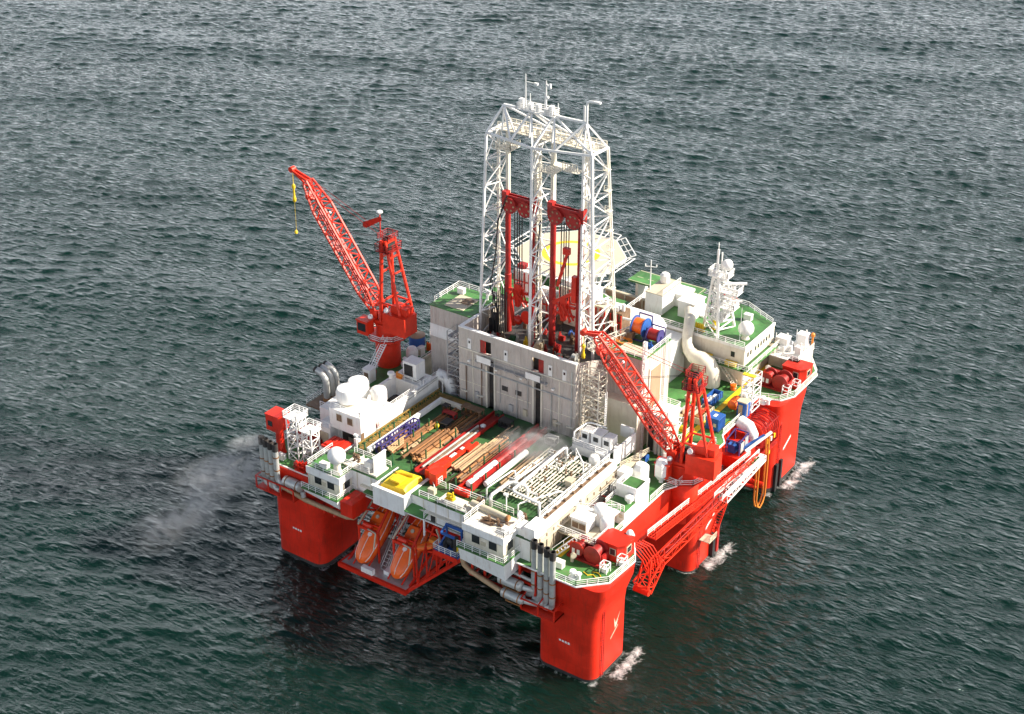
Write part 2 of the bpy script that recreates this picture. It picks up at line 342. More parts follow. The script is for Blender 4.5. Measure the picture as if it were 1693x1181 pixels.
# ------------------------------------------------------------------ hull
def rrect(x0,x1,y0,y1,z,r=2.0,n=5):
    pts=[]
    for cx,cy,a in((x1-r,y0+r,-90),(x1-r,y1-r,0),(x0+r,y1-r,90),(x0+r,y0+r,180)):
        for i in range(n+1):
            t=R(a+90*i/n); pts.append((cx+r*math.cos(t),cy+r*math.sin(t),z))
    return pts
hull=T('drilling_rig_hull','red six columned semi-submersible rig hull with green main deck standing in the sea','drilling rig',(-33,39,0))
for i,(x0,x1,y0,y1) in enumerate(COLUMNS):
    rt = x0>-30
    fl=[(-7,0,0),(11.2,0,0),(13.5,.25,.3),(15.5,.9,.9),(17,1.4,1.4),(18.85,1.6,1.6)]
    top = .5 if i in(1,3) else 1.0 if i in(0,5) else .6
    rings=[]
    if i==2: fl=[(-7,0,0),(12.6,0,0),(13.3,0,0)]
    for z,a,b in fl:
        ex=a*top if rt else 0; ew=0 if rt else a*top
        ey0=b*.3 if i in(0,1) else 0
        rings.append(rrect(x0-ew,x1+ex,y0-ey0,y1,z))
    c=build('column',MB().loft(rings),M['red'],hull,60)
    build('waterline_band',MB().loft([rrect(x0-.02,x1+.02,y0-.02,y1+.02,z,2.0) for z in(-3,.45)],cap=False),M['dark'],c,60)
    mk=MB()
    if i in (0,1):   # draught marks and a small mark on the seaward face
        cx=(x0+x1)/2
        for k in range(4): mk.box(cx-1+k*.55,y0-.03,6.2-.02*k,cx-.62+k*.55,y0+.02,6.55)
        build('draught_mark',mk,M['white'],c)
    mk=MB()
    if i==0:
        # white swallow-like emblem and a short line of paint marks on the sunny face
        e=x1+.025
        def pl(p): 
            n=len(p); mk.add([(x1-.02,y,z) for y,z in p]+[(e,y,z) for y,z in p],[tuple(range(n)),tuple(range(2*n-1,n-1,-1))]+[(k,k+n,(k+1)%n+n,(k+1)%n) for k in range(n)])
        pl([(4.6,9.6),(5.1,8.3),(5.3,8.5),(6.4,9.9),(5.7,8.7),(5.45,7.8),(4.9,7.4),(4.7,8.4)])
        pl([(3.6,5.9),(3.6,6.12),(5.8,7.62),(5.8,7.4)])
        build('emblem',mk,M['ivory'],c)
    elif i in(2,3):
        mk.add([(x1-.02,y0+4.9,7.0),(x1-.02,y0+7.9,8.6),(x1-.02,y0+7.9,9.1),(x1-.02,y0+4.9,7.5),(x1+.025,y0+4.9,7.0),(x1+.025,y0+7.9,8.6),(x1+.025,y0+7.9,9.1),(x1+.025,y0+4.9,7.5)],[(0,1,2,3),(7,6,5,4),(0,4,5,1),(1,5,6,2),(2,6,7,3),(3,7,4,0)])
        build('draught_mark',mk,M['white'],c)
    elif i==1:
        for k in range(6):
            mk.box(x1-.02,1.2+k*.8,9.1+k*.28,x1+.025,1.75+k*.8,9.35+k*.28)
        build('draught_mark',mk,M['white'],c)
    if rt:
        ld=MB()
        yy=y0+2.2
        ld.bar((x1+.22,yy,0.3),(x1+.22,yy,15.5),.1); ld.bar((x1+.22,yy+.55,0.3),(x1+.22,yy+.55,15.5),.1)
        for k in range(30): ld.bar((x1+.22,yy,.6+k*.5),(x1+.22,yy+.55,.6+k*.5),.06)
        for k in range(6): ld.bar((x1-.05,yy,.8+k*2.8),(x1+.25,yy,.8+k*2.8),.08)
        build('ladder',ld,M['dred'],c)
    if i in(2,3):
        yf=y1 if i==2 else y0+5.2; fd=MB(); fd.box(x1-.2,yf-3.6,-1,x1+.5+.2*(i==2),yf-2.7,4.3+i*.4)
        build('fender',fd,M['black'],c); fd=MB(); fd.box(x1-.2,yf-1.6,-1,x1+.5,yf-.9,5.6); build('fender',fd,M['dred' if i==2 else 'black'],c)
build('deck_box',MB().prism([(-65,9.25),(-54,9.25),(-54,4),(-11,4),(-11,9.25),(-5,9.25),(-5,32.4),(-3.6,32.4),(-3.6,47.2),(-5.2,47.2),(-5.2,79),(-65,79)],12,18.86),M['red'],hull)
OUT=[(-68.3,.5),(-66,-2.6),(-46.6,-2.6),(-46.6,-1.6),(-24.2,-1.6),(-24.2,-2.6),(-2.6,-2.6),(1.1,1.2),(1.5,8.4),(-.2,11.2),(-4.7,12.4),(-4.7,28.6),(-3.4,31),(-3.4,47.6),(-4.9,49.6),(-4.9,61.4),(-5.8,62.6),(-5.8,65.2),(-1.8,66.6),(-.3,69.5),(-.3,79.4),(-3.2,83.4),(-62,86),(-66.6,82),(-66.6,12),(-68.3,8)]
build('deck_plating',MB().prism(OUT,18.864,19),M['green'],hull)
ed=MB()
for a,b in zip(OUT,OUT[1:]+OUT[:1]):
    ed.bar((a[0],a[1],18.94),(b[0],b[1],18.94),.22)
build('deck_edge',ed,M['white'],hull)
# red framing hung below the deck edge between the corner columns
fr=MB()
for x in (-22.5,-20,-16.5,-13.2,-10.2):
    fr.bar((x,-2.3,18.7),(x,-2.3,12.6),.34); fr.bar((x,-2.3,12.7),(x,3.9,12.7),.3)
fr.bar((-24.5,-2.3,15.6),(-9,-2.3,15.6),.34); fr.bar((-23,-2.3,12.7),(-10,-2.3,12.7),.34); fr.bar((-24.2,-1.9,18.6),(-9,-1.9,18.6),.6)
fr.bar((-29.5,-1.5,16.9),(-22.5,-2.2,16.7),.5)
build('frame',fr,M['red'],hull); fr=MB()
for x in (-54,-51.6): fr.bar((x,-2.3,18.7),(x,-2.3,12.4),.34)
fr.bar((-55,-2.3,15.4),(-47,-2.3,15.4),.34)
build('frame',fr,M['red'],hull)

# yellow walkway paint on the main deck, 4 mm sheets
def paint(name,poly,z,m,label,cat='deck marking',grp=None):
    return one(name,MB().prism(poly,z-.003,z+.004),m,label,cat,grp)
paint('painted_walkway',[(-10.2,44),(-9.1,44),(-9.1,78),(-10.2,78)],19.004,M['yellow'],'long yellow walkway stripe painted on the green deck beside the accommodation block')
paint('painted_walkway',[(-10.4,2.5),(-8.6,2.5),(-8.6,8.6),(-10.4,8.6)],19.004,M['yellow'],'yellow walkway stripe on the front corner deck behind the four exhaust stacks')
paint('painted_walkway',[(-10.4,12.6),(-8.6,12.6),(-8.6,20.4),(-10.4,20.4)],19.004,M['yellow'],'yellow walkway stripe in shade beside the red pump skid')
pm=MB()
for a,b in (((-6.2,50.9),(-6.2,54.5)),((-6.2,54.5),(-4.9,54.5))):
    x0,x1=sorted((a[0],b[0]));y0,y1=sorted((a[1],b[1])); pm.box(x0-.08,y0-.08,19.001,x1+.08,y1+.08,19.008)
for i in range(4): 
    pass
one('painted_box',pm,M['yellow'],'thin yellow corner line painted on deck behind the blue container','deck marking')

# ------------------------------------------------------------------ pipe deck
pd=T('pipe_deck','raised white walled pipe deck with green floor in front of the grey building','pipe deck',(-31.5,13,19))
build('wall',MB().box(-51.9,-1.3,19.01,-12,28,22.94),M['white'],pd)
build('deck_plate',MB().box(-52.1,-1.45,22.945,-11.9,28,23.06),M['pdgreen'],pd)
l=MB(); l.box(-34,-1.95,20.75,-22,-1.31,20.95); l.box(-46,-1.9,20.75,-42,-1.31,20.95)
for x in (-47,-44,-33,-30.5,-28,-25.5,-23): l.box(x,-1.42,19.05,x+.14,-1.31,22.9)
build('ledge',l,M['cream'],pd)
l=MB(); 
for x,z in((-31.5,19.1),(-23.8,19.1)): l.box(x,-1.38,z,x+1.1,-1.305,z+1.6)
build('door',l,M['dark'],pd)
l=MB()
l.box(-50,-1.1,23.07,-43,2.2,23.35); build('platform',l,M['cream'],pd); l=MB(); l.box(-30.4,-1.0,23.07,-24.5,1.6,23.4); l.box(-29,-.8,23.404,-25.5,.6,24.0)
build('platform',l,M['cream'],pd)
GR='white hand railings along the deck edges'
def railing(pts,label,h=1.1,m='whiteb',closed=False,step=2.0,r=.08):
    return one('railing',MB().rail(pts,h,r,step,closed=closed),M[m],label,'railing',GR)
railing([(-51,2.9,23.06),(-43,2.9,23.06)],'white railing on the pipe deck front edge behind the small radome house')
railing([(-30.8,2.9,23.06),(-18,2.9,23.06)],'white railing along the pipe deck front edge by the red conveyor trough',1.3)
railing([(-31.5,2.9,23.06),(-33.2,2.9,23.06),(-33.2,4.2,23.06)],'short white railing corner by the red gantry above the lifeboats',1.2)
def drail(k,label,z=19,**a):
    railing([(x,y,z) for x,y in k],label,**a)
drail([(-8.4,-2.5),(-2.6,-2.5),(1.0,1.25),(1.4,8.4),(-.25,11.1),(-4.6,12.3)],'white railing curving round the front corner deck by the red winch')
drail([(-3.5,31.2),(-3.5,38.5)],'short white railing beside the pedestal of the crane lying across the building')
drail([(-5,50),(-5,61.2),(-5.9,62.6)],'white railing on the recessed deck edge by the white scaffold tower')
drail([(-5.9,65),(-1.9,66.5),(-.4,69.5),(-.4,79.3),(-3.2,83.2)],'white railing round the far corner deck by the red winch')
drail([(-66.5,9),(-68.2,7.6),(-68.2,.6),(-66,-2.5),(-64,-2.5)],'white railing curving round the corner deck by the red cab')
drail([(-66.5,14),(-66.5,22)],'white railing by the three bent exhaust pipes',z=21.1)
drail([(-66.5,40.5),(-66.5,62)],'white railing behind the grey tower block at the far deck edge')

# ------------------------------------------------------------------ grey drill floor building
bl=T('drill_floor_building','big grey corrugated drill floor building with two tall dark doorways under the derrick','building',(-35,40,19))
X0,X1,Y0,ZT=-47.2,-22.6,28.05,37.6
DW=[(-40.95,-39.55),(-31.0,-29.6)]       # tall doorways
w=MB()
xs=[X0]+[a for d in DW for a in d]+[X1]
for k in range(0,6,2): w.box(xs[k],Y0,23.07,xs[k+1],Y0+.5,33.0)
WN=[(-42.6,-40.2),(-31.6,-29.1)]         # red lined openings in the wind wall
w.box(X0,Y0,33.004,X1,Y0+.5,33.8)
xs=[X0]+[a for d in WN for a in d]+[X1]
for k in range(0,6,2): w.box(xs[k],Y0,33.804,xs[k+1],Y0+.5,36.4)
w.box(X0,Y0,36.404,X1,Y0+.5,ZT)
w.box(X0,Y0+.504,19.01,X0+.5,54,33.0); w.box(X0,Y0+.504,33.004,X0+.5,33.6,ZT)
w.box(X1-.5,Y0+.504,19.01,X1,54,33.0)
w.add([(X1-.5,Y0+.504,33.004),(X1,Y0+.504,33.004),(X1,36.6,33.004),(X1-.5,36.6,33.004),(X1-.5,Y0+.504,ZT),(X1,Y0+.504,ZT),(X1,36.6,34.6),(X1-.5,36.6,34.6)],[(0,3,2,1),(4,5,6,7),(0,1,5,4),(1,2,6,5),(2,3,7,6),(3,0,4,7)])
w.box(X0+.504,53.5,19.01,X1-.504,54,33.0)
build('wall',w,M['siding'],bl)
tr=MB(); tr.box(X0-.06,Y0-.1,ZT+.002,X1+.1,Y0+.62,ZT+.16); tr.box(X0-.06,Y0+.622,ZT+.002,X0+.62,33.7,ZT+.16)
build('coping',tr,M['white'],bl)
build('floor',MB().box(X0+.504,Y0+.504,32.6,X1-.504,53.49,32.98),M['dark'],bl)  # floor coloured dark to stand in for shadows among the machines
tr=MB()
for z,a,b in((33.55,X0-.05,X1+.05),):
    tr.box(a,Y0-.16,z,b,Y0-.003,z+.22)
for x in (-44.2,-25.9): tr.box(x,Y0-.12,23.1,x+.16,Y0-.003,33.4)
for z in (27.0,): 
    for a,b in((X0,-41.6),(-38.9,-31.6),(-28.9,X1)): tr.box(a,Y0-.1,z,b,Y0-.003,z+.14)
for x in (-46.5,-43,-26.6,-24): tr.box(x,Y0-.55,25.1,x+1.3,Y0-.003,25.25)
build('trim',tr,M['cream'],bl)
for a,b in DW:
    j=MB(); j.box(a-.32,Y0-.2,23.08,a-.02,Y0-.004,33.3); j.box(b+.02,Y0-.2,23.08,b+.32,Y0-.004,33.3); j.box(a-.32,Y0-.2,33.304,b+.32,Y0-.004,33.5)
    o=build('door_frame',j,M['cream'],bl)
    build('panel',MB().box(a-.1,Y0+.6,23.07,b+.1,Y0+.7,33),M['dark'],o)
for k,(a,b) in enumerate(WN):
    j=MB(); j.box(a+(0 if k==0 else 1.35),Y0+.15,33.81,a+(1.05 if k==0 else 2.5),Y0+.3,36.39); j.box(a-.1,Y0-.08,33.72,b+.1,Y0-.004,33.8)
    o=build('opening_liner',j,M['dred'],bl)
    build('shade_sheet',MB().box(a-.6,Y0+1.6,32.99,b+.6,Y0+1.7,36.8),M['dark'],o)  # dark sheet standing in for the shade inside the opening
for x in (-45.2,-37.4,-28.1,-25.2):
    d=MB(); d.box(x,Y0-.1,33.85,x+.75,Y0-.004,35.9)
    d=build('door',d,M['white'],bl); build('window',MB().box(x+.2,Y0-.13,35.0,x+.55,Y0-.102,35.5),M['glass'],d)
bk=MB(); bk.box(-43.2,Y0-.95,32.36,-28,Y0-.17,32.42)
for x in np.arange(-43,-28,2.1): bk.bar((x,Y0-.9,32.4),(x,Y0-.9,33.5),.07); bk.bar((x,Y0-.9,32.3),(x,Y0-.05,31.5),.1)
for z in (33.0,33.5): bk.bar((-43.2,Y0-.9,z),(-28,Y0-.9,z),.07)
bk=build('balcony',bk,M['grey'],bl)
for q in(-42.6,-32.2): build('panel',MB().box(q,Y0-1.05,32.5,q+3,Y0-.96,33.7),M['white'],bk)
ct=MB(); ct.box(X0+.3,Y0-.28,30.4,X1-.3,Y0-.003,30.5)
for k in range(14): ct.bar((X0+.6+k*1.75,Y0-.2,30.5),(X0+.6+k*1.75,Y0-.02,30.1),.06)
ct.path([(X0+.4,Y0-.2,30.56),(X1-.4,Y0-.2,30.56)],.07,5); build('cable_tray',ct,M['steel'],bl)
for x,z0,z1 in((-45.6,23.1,30.4),(-42.2,23.1,33),(-38.2,25,30.4),(-34.6,23.1,30.4),(-32.3,26,33),(-27.4,23.1,30.4),(-23.3,23.1,36)): build('pipe',MB().tube((x,Y0-.13,z0),(x,Y0-.13,z1),.09,6),M['brown' if x<-40 else 'steel'],bl)
for x in(-44.8,-38.9,-33.6,-27.0): build('lamp',MB().cb((x,Y0-.3,31.4),.5,.4,.3).bar((x,Y0-.02,31.7),(x,Y0-.3,31.7),.08),M['white'],bl)
for x,z in((-36.2,24.2),(-33.2,24.2),(-26.9,24.3),(-43.6,24.4)): build('cabinet',MB().box(x,Y0-.35,z,x+.8,Y0-.003,z+1.3),M['ivory' if x>-35 else 'grey'],bl)
for x,z in((-37.8,27.8),(-34.9,27.8)): build('vent',MB().box(x,Y0-.12,z,x+1.2,Y0-.003,z+.9),M['dark'],bl)
# grey side block (tall, with the green roof)
an=T('tower_block','grey clad tower block with railed green roof and hatch beside the derrick','building',(-52,37,19))
build('wall',MB().box(-56.8,32.3,19.01,-47.8,41.3,37.3),M['siding'],an)
build('roof',MB().box(-56.9,32.2,37.304,-47.7,41.4,37.5),M['green'],an)
rl=MB().rail([(-47.8,41.2,37.5),(-56.7,41.2,37.5),(-56.7,33.6,37.5)],1.1,.08); build('railing',rl,M['whiteb'],an)
h=MB(); h.box(-54.4,33.4,37.504,-50.2,38.4,37.62); build('hatch_pad',h,M['ivory'],an); h=MB(); h.box(-52.4,35.6,37.624,-50.6,37.6,37.75); build('hatch',h,M['brown'],an)
h=MB(); h.box(-56.86,32.24,31.4,-49,32.296,33.7); h.box(-56.86,32.2,31.2,-47.8,32.297,31.38); build('door_panel',h,M['white'],an); 
h=MB(); h.box(-52.5,32.1,32.3,-51.7,32.238,32.6); build('handle',h,M['dark'],an)
h=MB(); h.box(-49.6,32.2,23.1,-48.2,32.297,25.4);build('door',h,M['white'],an); 
# scaffold stairs left of the front wall
def stair_tower(nm,label,x0,x1,y0,y1,z0,z1,nf,m,grp='lattice stair towers'):
    t=T(nm,label,'stair tower',((x0+x1)/2,(y0+y1)/2,z0),grp)
    f=MB()
    for x in(x0,x1):
        for y in(y0,y1): f.bar((x,y,z0),(x,y,z1+1.1),.18)
    for k in range(nf+1):
        z=z0+(z1-z0)*k/nf
        for a,b in(((x0,y0),(x1,y0)),((x1,y0),(x1,y1)),((x1,y1),(x0,y1)),((x0,y1),(x0,y0))):
            f.bar((*a,z),(*b,z),.16); f.bar((*a,z+1.1),(*b,z+1.1),.07)
    build('frame',f,M[m],t)
    for k in range(nf):
        za=z0+(z1-z0)*k/nf; zb=z0+(z1-z0)*(k+1)/nf
        fl=MB(); a,b=(x0+.5,x1-.5) if k%2==0 else (x1-.5,x0+.5)
        fl.stair((a,(y0+y1)/2,za),(b,(y0+y1)/2,zb),min(1.1,(y1-y0)*.8),5,lite=1)
        fl.box(x0,y0,zb-.08,x0+.6,y1,zb) if b<a else fl.box(x1-.6,y0,zb-.08,x1,y1,zb)
        build('flight',fl,M[m],t)
    return t
stair_tower('stair_tower','grey lattice stair tower in the corner of the tower block and drill floor building',-50.2,-47.5,28.6,31.6,23.07,34.5,6,'grey')
stair_tower('stair_tower','cream lattice stair tower on the sunny corner of the drill floor building',-22.2,-18.8,29.4,32,25.2,35.6,5,'cream')

# grey block behind the lying crane boom
an=T('winch_deck_block','grey clad block carrying the cable reels beside the crane boom','building',(-18,41,19))
build('wall',MB().box(-22.3,37.2,19.01,-14.7,46.5,36.7),M['siding'],an)
build('base',MB().box(-22.3,35.2,19.01,-14.4,37.196,28.6),M['cream'],an)
build('roof',MB().box(-22.4,37.1,36.704,-14.6,46.6,36.9),M['green'],an)
build('door_frame',MB().box(-14.696,39.2,21,-14.5,43.4,34.2),M['cream'],an); build('door',MB().box(-14.496,39.6,21,-14.42,43,33.8),M['tanwall'],an)
build('corner_mast',MB().truss((-14.4,36.9,19.1),(-14.4,36.9,40.6),.5,.5,14,.12,.08,up=(1,0,0)),M['white'],an)
g=MB()
for k in range(3): g.box(-20.2+k*1.9,37.6,36.95,-18.5+k*1.9,40.4,37.3)
build('hatch',g,M['ivory'],an)
build('railing',MB().rail([(-14.7,37.2,36.9),(-14.7,46.4,36.9)],1.1,.08),M['whiteb'],an)
for (x,y,r,m,lab) in ((-19.6,44.3,1.75,'orange','big blue flanged reel of orange cable on the winch deck block'),(-16.3,43.6,1.3,'dred','smaller dark cable reel next to the big orange reel')):
    t=T('cable_reel',lab,'cable reel',(x,y,36.9),'cable reels on the winch deck block')
    z=36.9+r+.25
    build('cable',MB().lathe([(r*.8,-1.0),(r*.8,1.0)],(x,y,z),24,'x'),M[m],t)
    for s_ in(-1.1,1.1):
        build('flange',MB().lathe([(r,-.1),(r,.1)],(x+s_,y,z),24,'x'),M['blue' if r>1.5 else 'purple'],t)
    f=MB(); 
    for s_ in(-1.3,1.3):
        f.bar((x+s_,y-r*.8,36.9),(x+s_,y,z),.18); f.bar((x+s_,y+r*.8,36.9),(x+s_,y,z),.18); f.bar((x+s_,y-r,36.99),(x+s_,y+r,36.99),.18)
    f.bar((x-1.3,y-r,37),(x+1.3,y-r,37),.18); f.bar((x-1.3,y+r,z+r*.9),(x+1.3,y+r,z+r*.9),.2);f.bar((x-1.3,y+r,37),(x-1.3,y+r,z+r*.9),.15);f.bar((x+1.3,y+r,37),(x+1.3,y+r,z+r*.9),.15)
    build('frame',f,M['purple'],t)
hc=MB()
for k in range(3): hc.path([(-21+math.cos(a)*(1.0+.28*k),41+math.sin(a)*(.8+.2*k),37+.06*k) for a in np.linspace(0,6.1,16)],.1,5)
one('coiled_hose',hc,M['hose'],'coil of orange hose lying before the big cable reel','hose')
# ------------------------------------------------------------------ derrick
dk=T('derrick','tall white lattice twin derrick standing on the grey drill floor building','derrick',(-36.5,39,33))
def tower(c0,c1,z0,z1,n,rc=.4,rd=.19):
    """lattice tower between four base corners and four top corners"""
    m=MB(); A=[V((*c,z0)) for c in c0]; Bt=[V((*c,z1)) for c in c1]
    k4=len(A)
    for i in range(k4): m.bar(A[i],Bt[i],rc)
    prev=A
    for k in range(1,n+1):
        cur=[A[i]+(Bt[i]-A[i])*k/n for i in range(k4)]
        for i in range(k4):
            j=(i+1)%k4
            m.bar(cur[i],cur[j],rd)
            a,b=(prev[i],cur[j]) if (k+i)%2 else (prev[j],cur[i])
            m.bar(a,b,rd)
            if k%2==0 and i==0: m.bar((cur[i]+cur[j])/2,prev[i],rd*.8)
        prev=cur
    return m
ZC=71.5
LT0=[(-47.4,34.6),(-45.0,40.6),(-47.6,41)]; LT1=[(-46.5,36),(-45.0,40.2),(-46.8,40)]
MT0=[(-36.0,33.9),(-35.6,41),(-38.3,40.8)]; MT1=[(-36.1,34.4),(-35.6,40.6),(-38.3,40.2)]
RT0=[(-28.4,38.4),(-25.1,37.6),(-25.9,46.6),(-28.4,42)]; RT1=[(-28.6,38.6),(-26.1,37.2),(-25.9,41.8),(-28.6,40.6)]
for a,b,nn in((LT0,LT1,8),(MT0,MT1,8),(RT0,RT1,9)):
    o=build('lattice_tower',tower(a,b,33,ZC,nn,.36 if nn==8 else .4,.17),M['white'],dk)
    ld=MB(); c=V((*a[2],33)); d=V((*b[2],ZC))
    ld.bar(c+V((.5,-.5,0)),d+V((.5,-.5,0)),.12); ld.bar(c+V((.5,-1.1,0)),d+V((.5,-1.1,0)),.12)
    for k in range(9):
        e=c+(d-c)*(k+1)/10; ld.box(e.x-.2,e.y-1.5,e.z,e.x+.7,e.y-.3,e.z+.1); ld.rail([(e.x+.7,e.y-1.5,e.z+.1),(e.x-.2,e.y-1.5,e.z+.1)],1.0,.08,1.2)
    build('ladder',ld,M['cream'],o)
# guide columns for the travelling heads
for x,y in((-44.6,39.6),(-38.7,39.6),(-35.3,39.6),(-28.8,39.6)):
    g=MB(); g.box(x-.28,y-.2,33,x+.28,y+.45,ZC-.3); build('guide_rail',g,M['cream'],dk)
cr=MB()
ring=[(-46.5,36),(-41,35.2),(-36,34.4),(-32.3,35.4),(-26.1,37.2),(-25.9,41.8),(-32.6,42.6),(-36,42.6),(-46.6,42)]
rg=[V((x,y,ZC)) for x,y in ring]
for a,b in zip(rg,rg[1:]+rg[:1]): cr.bar(a,b,.36)
AL=V((-44.8,38.8,76));AR=V((-28.4,38.8,76.2)); m1=AL+(AR-AL)*.34; m2=AL+(AR-AL)*.62
cr.bar(AL,AR,.38)
for a,l in((AL,(0,1,7,8)),(m1,(1,2,6,7)),(m2,(2,3,4,6)),(AR,(3,4,5,6))):
    for i in l: cr.bar(a,rg[i],.3)
for t in (AL,AR,m1,m2): cr.bar(t,(t.x,t.y-.6,ZC),.24)
cr.bar(AL,(-42.6,38.8,ZC),.2); cr.bar(AR,(-30.4,38.8,ZC),.2)
build('crown_frame',cr,M['white'],dk)
cp=MB(); cp.box(-46.4,39.2,ZC-.4,-26.2,41.9,ZC-.2); cp.rail([(-46.4,39.2,ZC-.2),(-26.2,39.2,ZC-.2)],1.2,.1,1.0); cp.rail([(-46.4,41.9,ZC-.2),(-26.2,41.9,ZC-.2)],1.2,.1,1.0)
cp.box(-46,38,ZC-3.4,-43,41,ZC-3.2); cp.rail([(-46,38,ZC-3.2),(-43,38,ZC-3.2),(-43,41,ZC-3.2)],1.2,.1,.8)
cp.box(-35.6,36,ZC-4.6,-32.8,41,ZC-4.4); cp.rail([(-35.6,36,ZC-4.4),(-32.8,36,ZC-4.4)],1.2,.1,.6)
cp.box(-31.8,37.2,ZC-4,-28.9,39.2,ZC-3.9); cp.rail([(-31.8,37.2,ZC-3.9),(-28.9,37.2,ZC-3.9)],1.5,.1,.5)
for x in np.arange(-45,-27,1.3): cp.cb((x,40.4,ZC-.2),.5,.7,.5+.5*random.random())
build('crown_platform',cp,M['cream'],dk)
cp=MB(); cp.box(-41.8,38,76.05,-34.2,39.7,76.2); cp.rail([(-41.8,38,76.2),(-34.2,38,76.2),(-34.2,39.7,76.2),(-41.8,39.7,76.2)],1.0,.09,.9,closed=True)
for x,h in((-41.2,1.6),(-39.4,1.1),(-37.8,1.3),(-36,.9),(-35.2,1.5)): cp.cb((x,38.8,76.2),.7,.8,h)
build('top_platform',cp,M['white'],dk)
def mast(pts,r,label,name='antenna_mast',extra=None,m='white'):
    t=MB().path(pts,r,6)
    if extra: extra(t)
    return one(name,t,M[m],label,'antenna')
mast([(-40.4,38.8,76.2),(-40.4,38.8,82.2)],[.13,.07],'slim whip antenna standing tallest on the derrick top platform',extra=lambda t:(t.bar((-40.4,38.8,80.9),(-38.4,38.8,80.9),.12),t.cb((-38.3,38.8,80.7),.7,.35,.35)))
mast([(-36.3,38.8,76.2),(-36.3,38.8,81.8)],[.16,.09],'wind sensor mast with small vane on the derrick top platform',extra=lambda t:(t.bar((-36.3,38.8,81.2),(-35.3,38.8,80.7),.2),t.cb((-35.5,38.8,80.6),.3,.3,.8),t.ball((-36,38.8,79),.28,8,6)))
mast([(-33.9,38.8,76.2),(-33.9,38.8,78.4)],[.12,.07],'short whip antenna on the outer end of the derrick top platform')
mast([(-39.8,39.3,76.2),(-39.8,39.3,78.8)],[.1,.06],'thin stub antenna beside the tallest derrick whip')
mast([(-36.8,39.3,76.2),(-36.8,39.3,79.4)],[.1,.06],'thin stub antenna beside the wind sensor mast')
lamp=T('crown_light_pole','bent white lamp pole on the apex of the sunny derrick tower','light pole',(-28.3,38.8,76.2))
build('pole',MB().path([(-28.3,38.8,75),(-28.3,38.8,79.2),(-28.2,38.8,79.7),(-27.8,38.9,79.9),(-27,39,79.95)],.22,8),M['white'],lamp); build('lamp_head',MB().box(-27,38.8,79.8,-25.9,39.3,80.1),M['white'],lamp)
build('stay',MB().bar((-28.8,38.8,75),(-28.8,38.8,79),.25),M['white'],lamp)
# ram sets: travelling head with two sheaves on two rams
for k,(xa,xb,zt,lab) in enumerate(((-44.5,-38.6,59.9,'deep red ram set with two big sheaves on the shaded side of the twin derrick'),(-35.0,-28.7,60.2,'deep red ram set with two big sheaves next to the sunny derrick tower'))):
    t=T('ram_set',lab,'ram hoist',((xa+xb)/2,39,33),'hoisting rams in the derrick')
    y=38.9
    hb=MB(); hb.box(xa-.2,y-.55,zt-1.0,xb+.2,y-.35,zt); hb.box(xa-.2,y+.35,zt-1.0,xb+.2,y+.55,zt); hb.box(xa-.5,y-.6,zt-2.0,xa+.5,y+.6,zt+.5); hb.box(xb-.5,y-.6,zt-2.0,xb+.5,y+.6,zt+.5); hb.box((xa+xb)/2-.5,y-.5,zt-1.6,(xa+xb)/2+.5,y+.5,zt-.4)
    build('yoke',hb,M['dred'],t)
    for x in(xa+1.35,xb-1.35):
        sh=MB(); sh.lathe([(1.35,-.28),(1.45,-.3),(1.45,.3),(1.35,.28)],(x,y-.75,zt-1.75),24,'y')
        s_=build('sheave',sh,M['dred'],t)
        hl=MB()
        for a in range(6): hl.lathe([(.2,-.02),(.2,.02)],(x+.9*math.cos(a*1.047),y-1.07,zt-1.75+.9*math.sin(a*1.047)),8,'y')
        build('hole',hl,M['paleB'],s_)
    for x in(xa+.35,xb-.35):
        r_=MB(); r_.lathe([(.62,0),(.62,11.5),(.5,11.6),(.5,zt-34.5)],(x,y+.1,33),14)
        build('ram',r_,M['dred'],t)
    wr=MB()
    for q,x in enumerate(((xa+xb)/2-.75,(xa+xb)/2-.2,(xa+xb)/2+.25,(xa+xb)/2+.8)): wr.tube((x,y-.5,zt-2.6),(x,y-.5,43),.1,5)
    build('wire_rope',wr,M['black'],t)
    dr=MB(); cx=(xa+xb)/2
    dr.cb((cx,y-.4,41.2),1.2,1.0,2.2); dr.cb((cx,y-.6,39),.8,.8,2.2); dr.box(xa+.9,y-.6,41.6,xb-.9,y-.2,42.1); dr.box(xa+.9,y-.6,40,xb-.9,y-.3,40.4)
    for q in range(7):
        a=q*.9; dr.bar((cx+1.0*math.cos(a),y-.6+.7*math.sin(a),42.3),(cx+2.3*math.cos(a*1.3),y-.9+.5*math.sin(a),39.6),.22)
    if k==1: dr.bar((cx-1.2,y-.8,45.5),(cx+.6,y-.6,52),.45); dr.cb((cx+.6,y-.8,52),1.2,.8,1.2); dr.cb((xb-1.1,y-.3,43),.9,.9,5); dr.bar((xa+1,y-.7,42),(xb-1,y-.4,45),.6)
    else: dr.bar((xa+1.2,y-.6,41),(xa+2.3,y-.9,35),.5); dr.ball((cx+.3,y-.9,36.4),.9,10,8)
    build('top_drive',dr,M['red'],t)
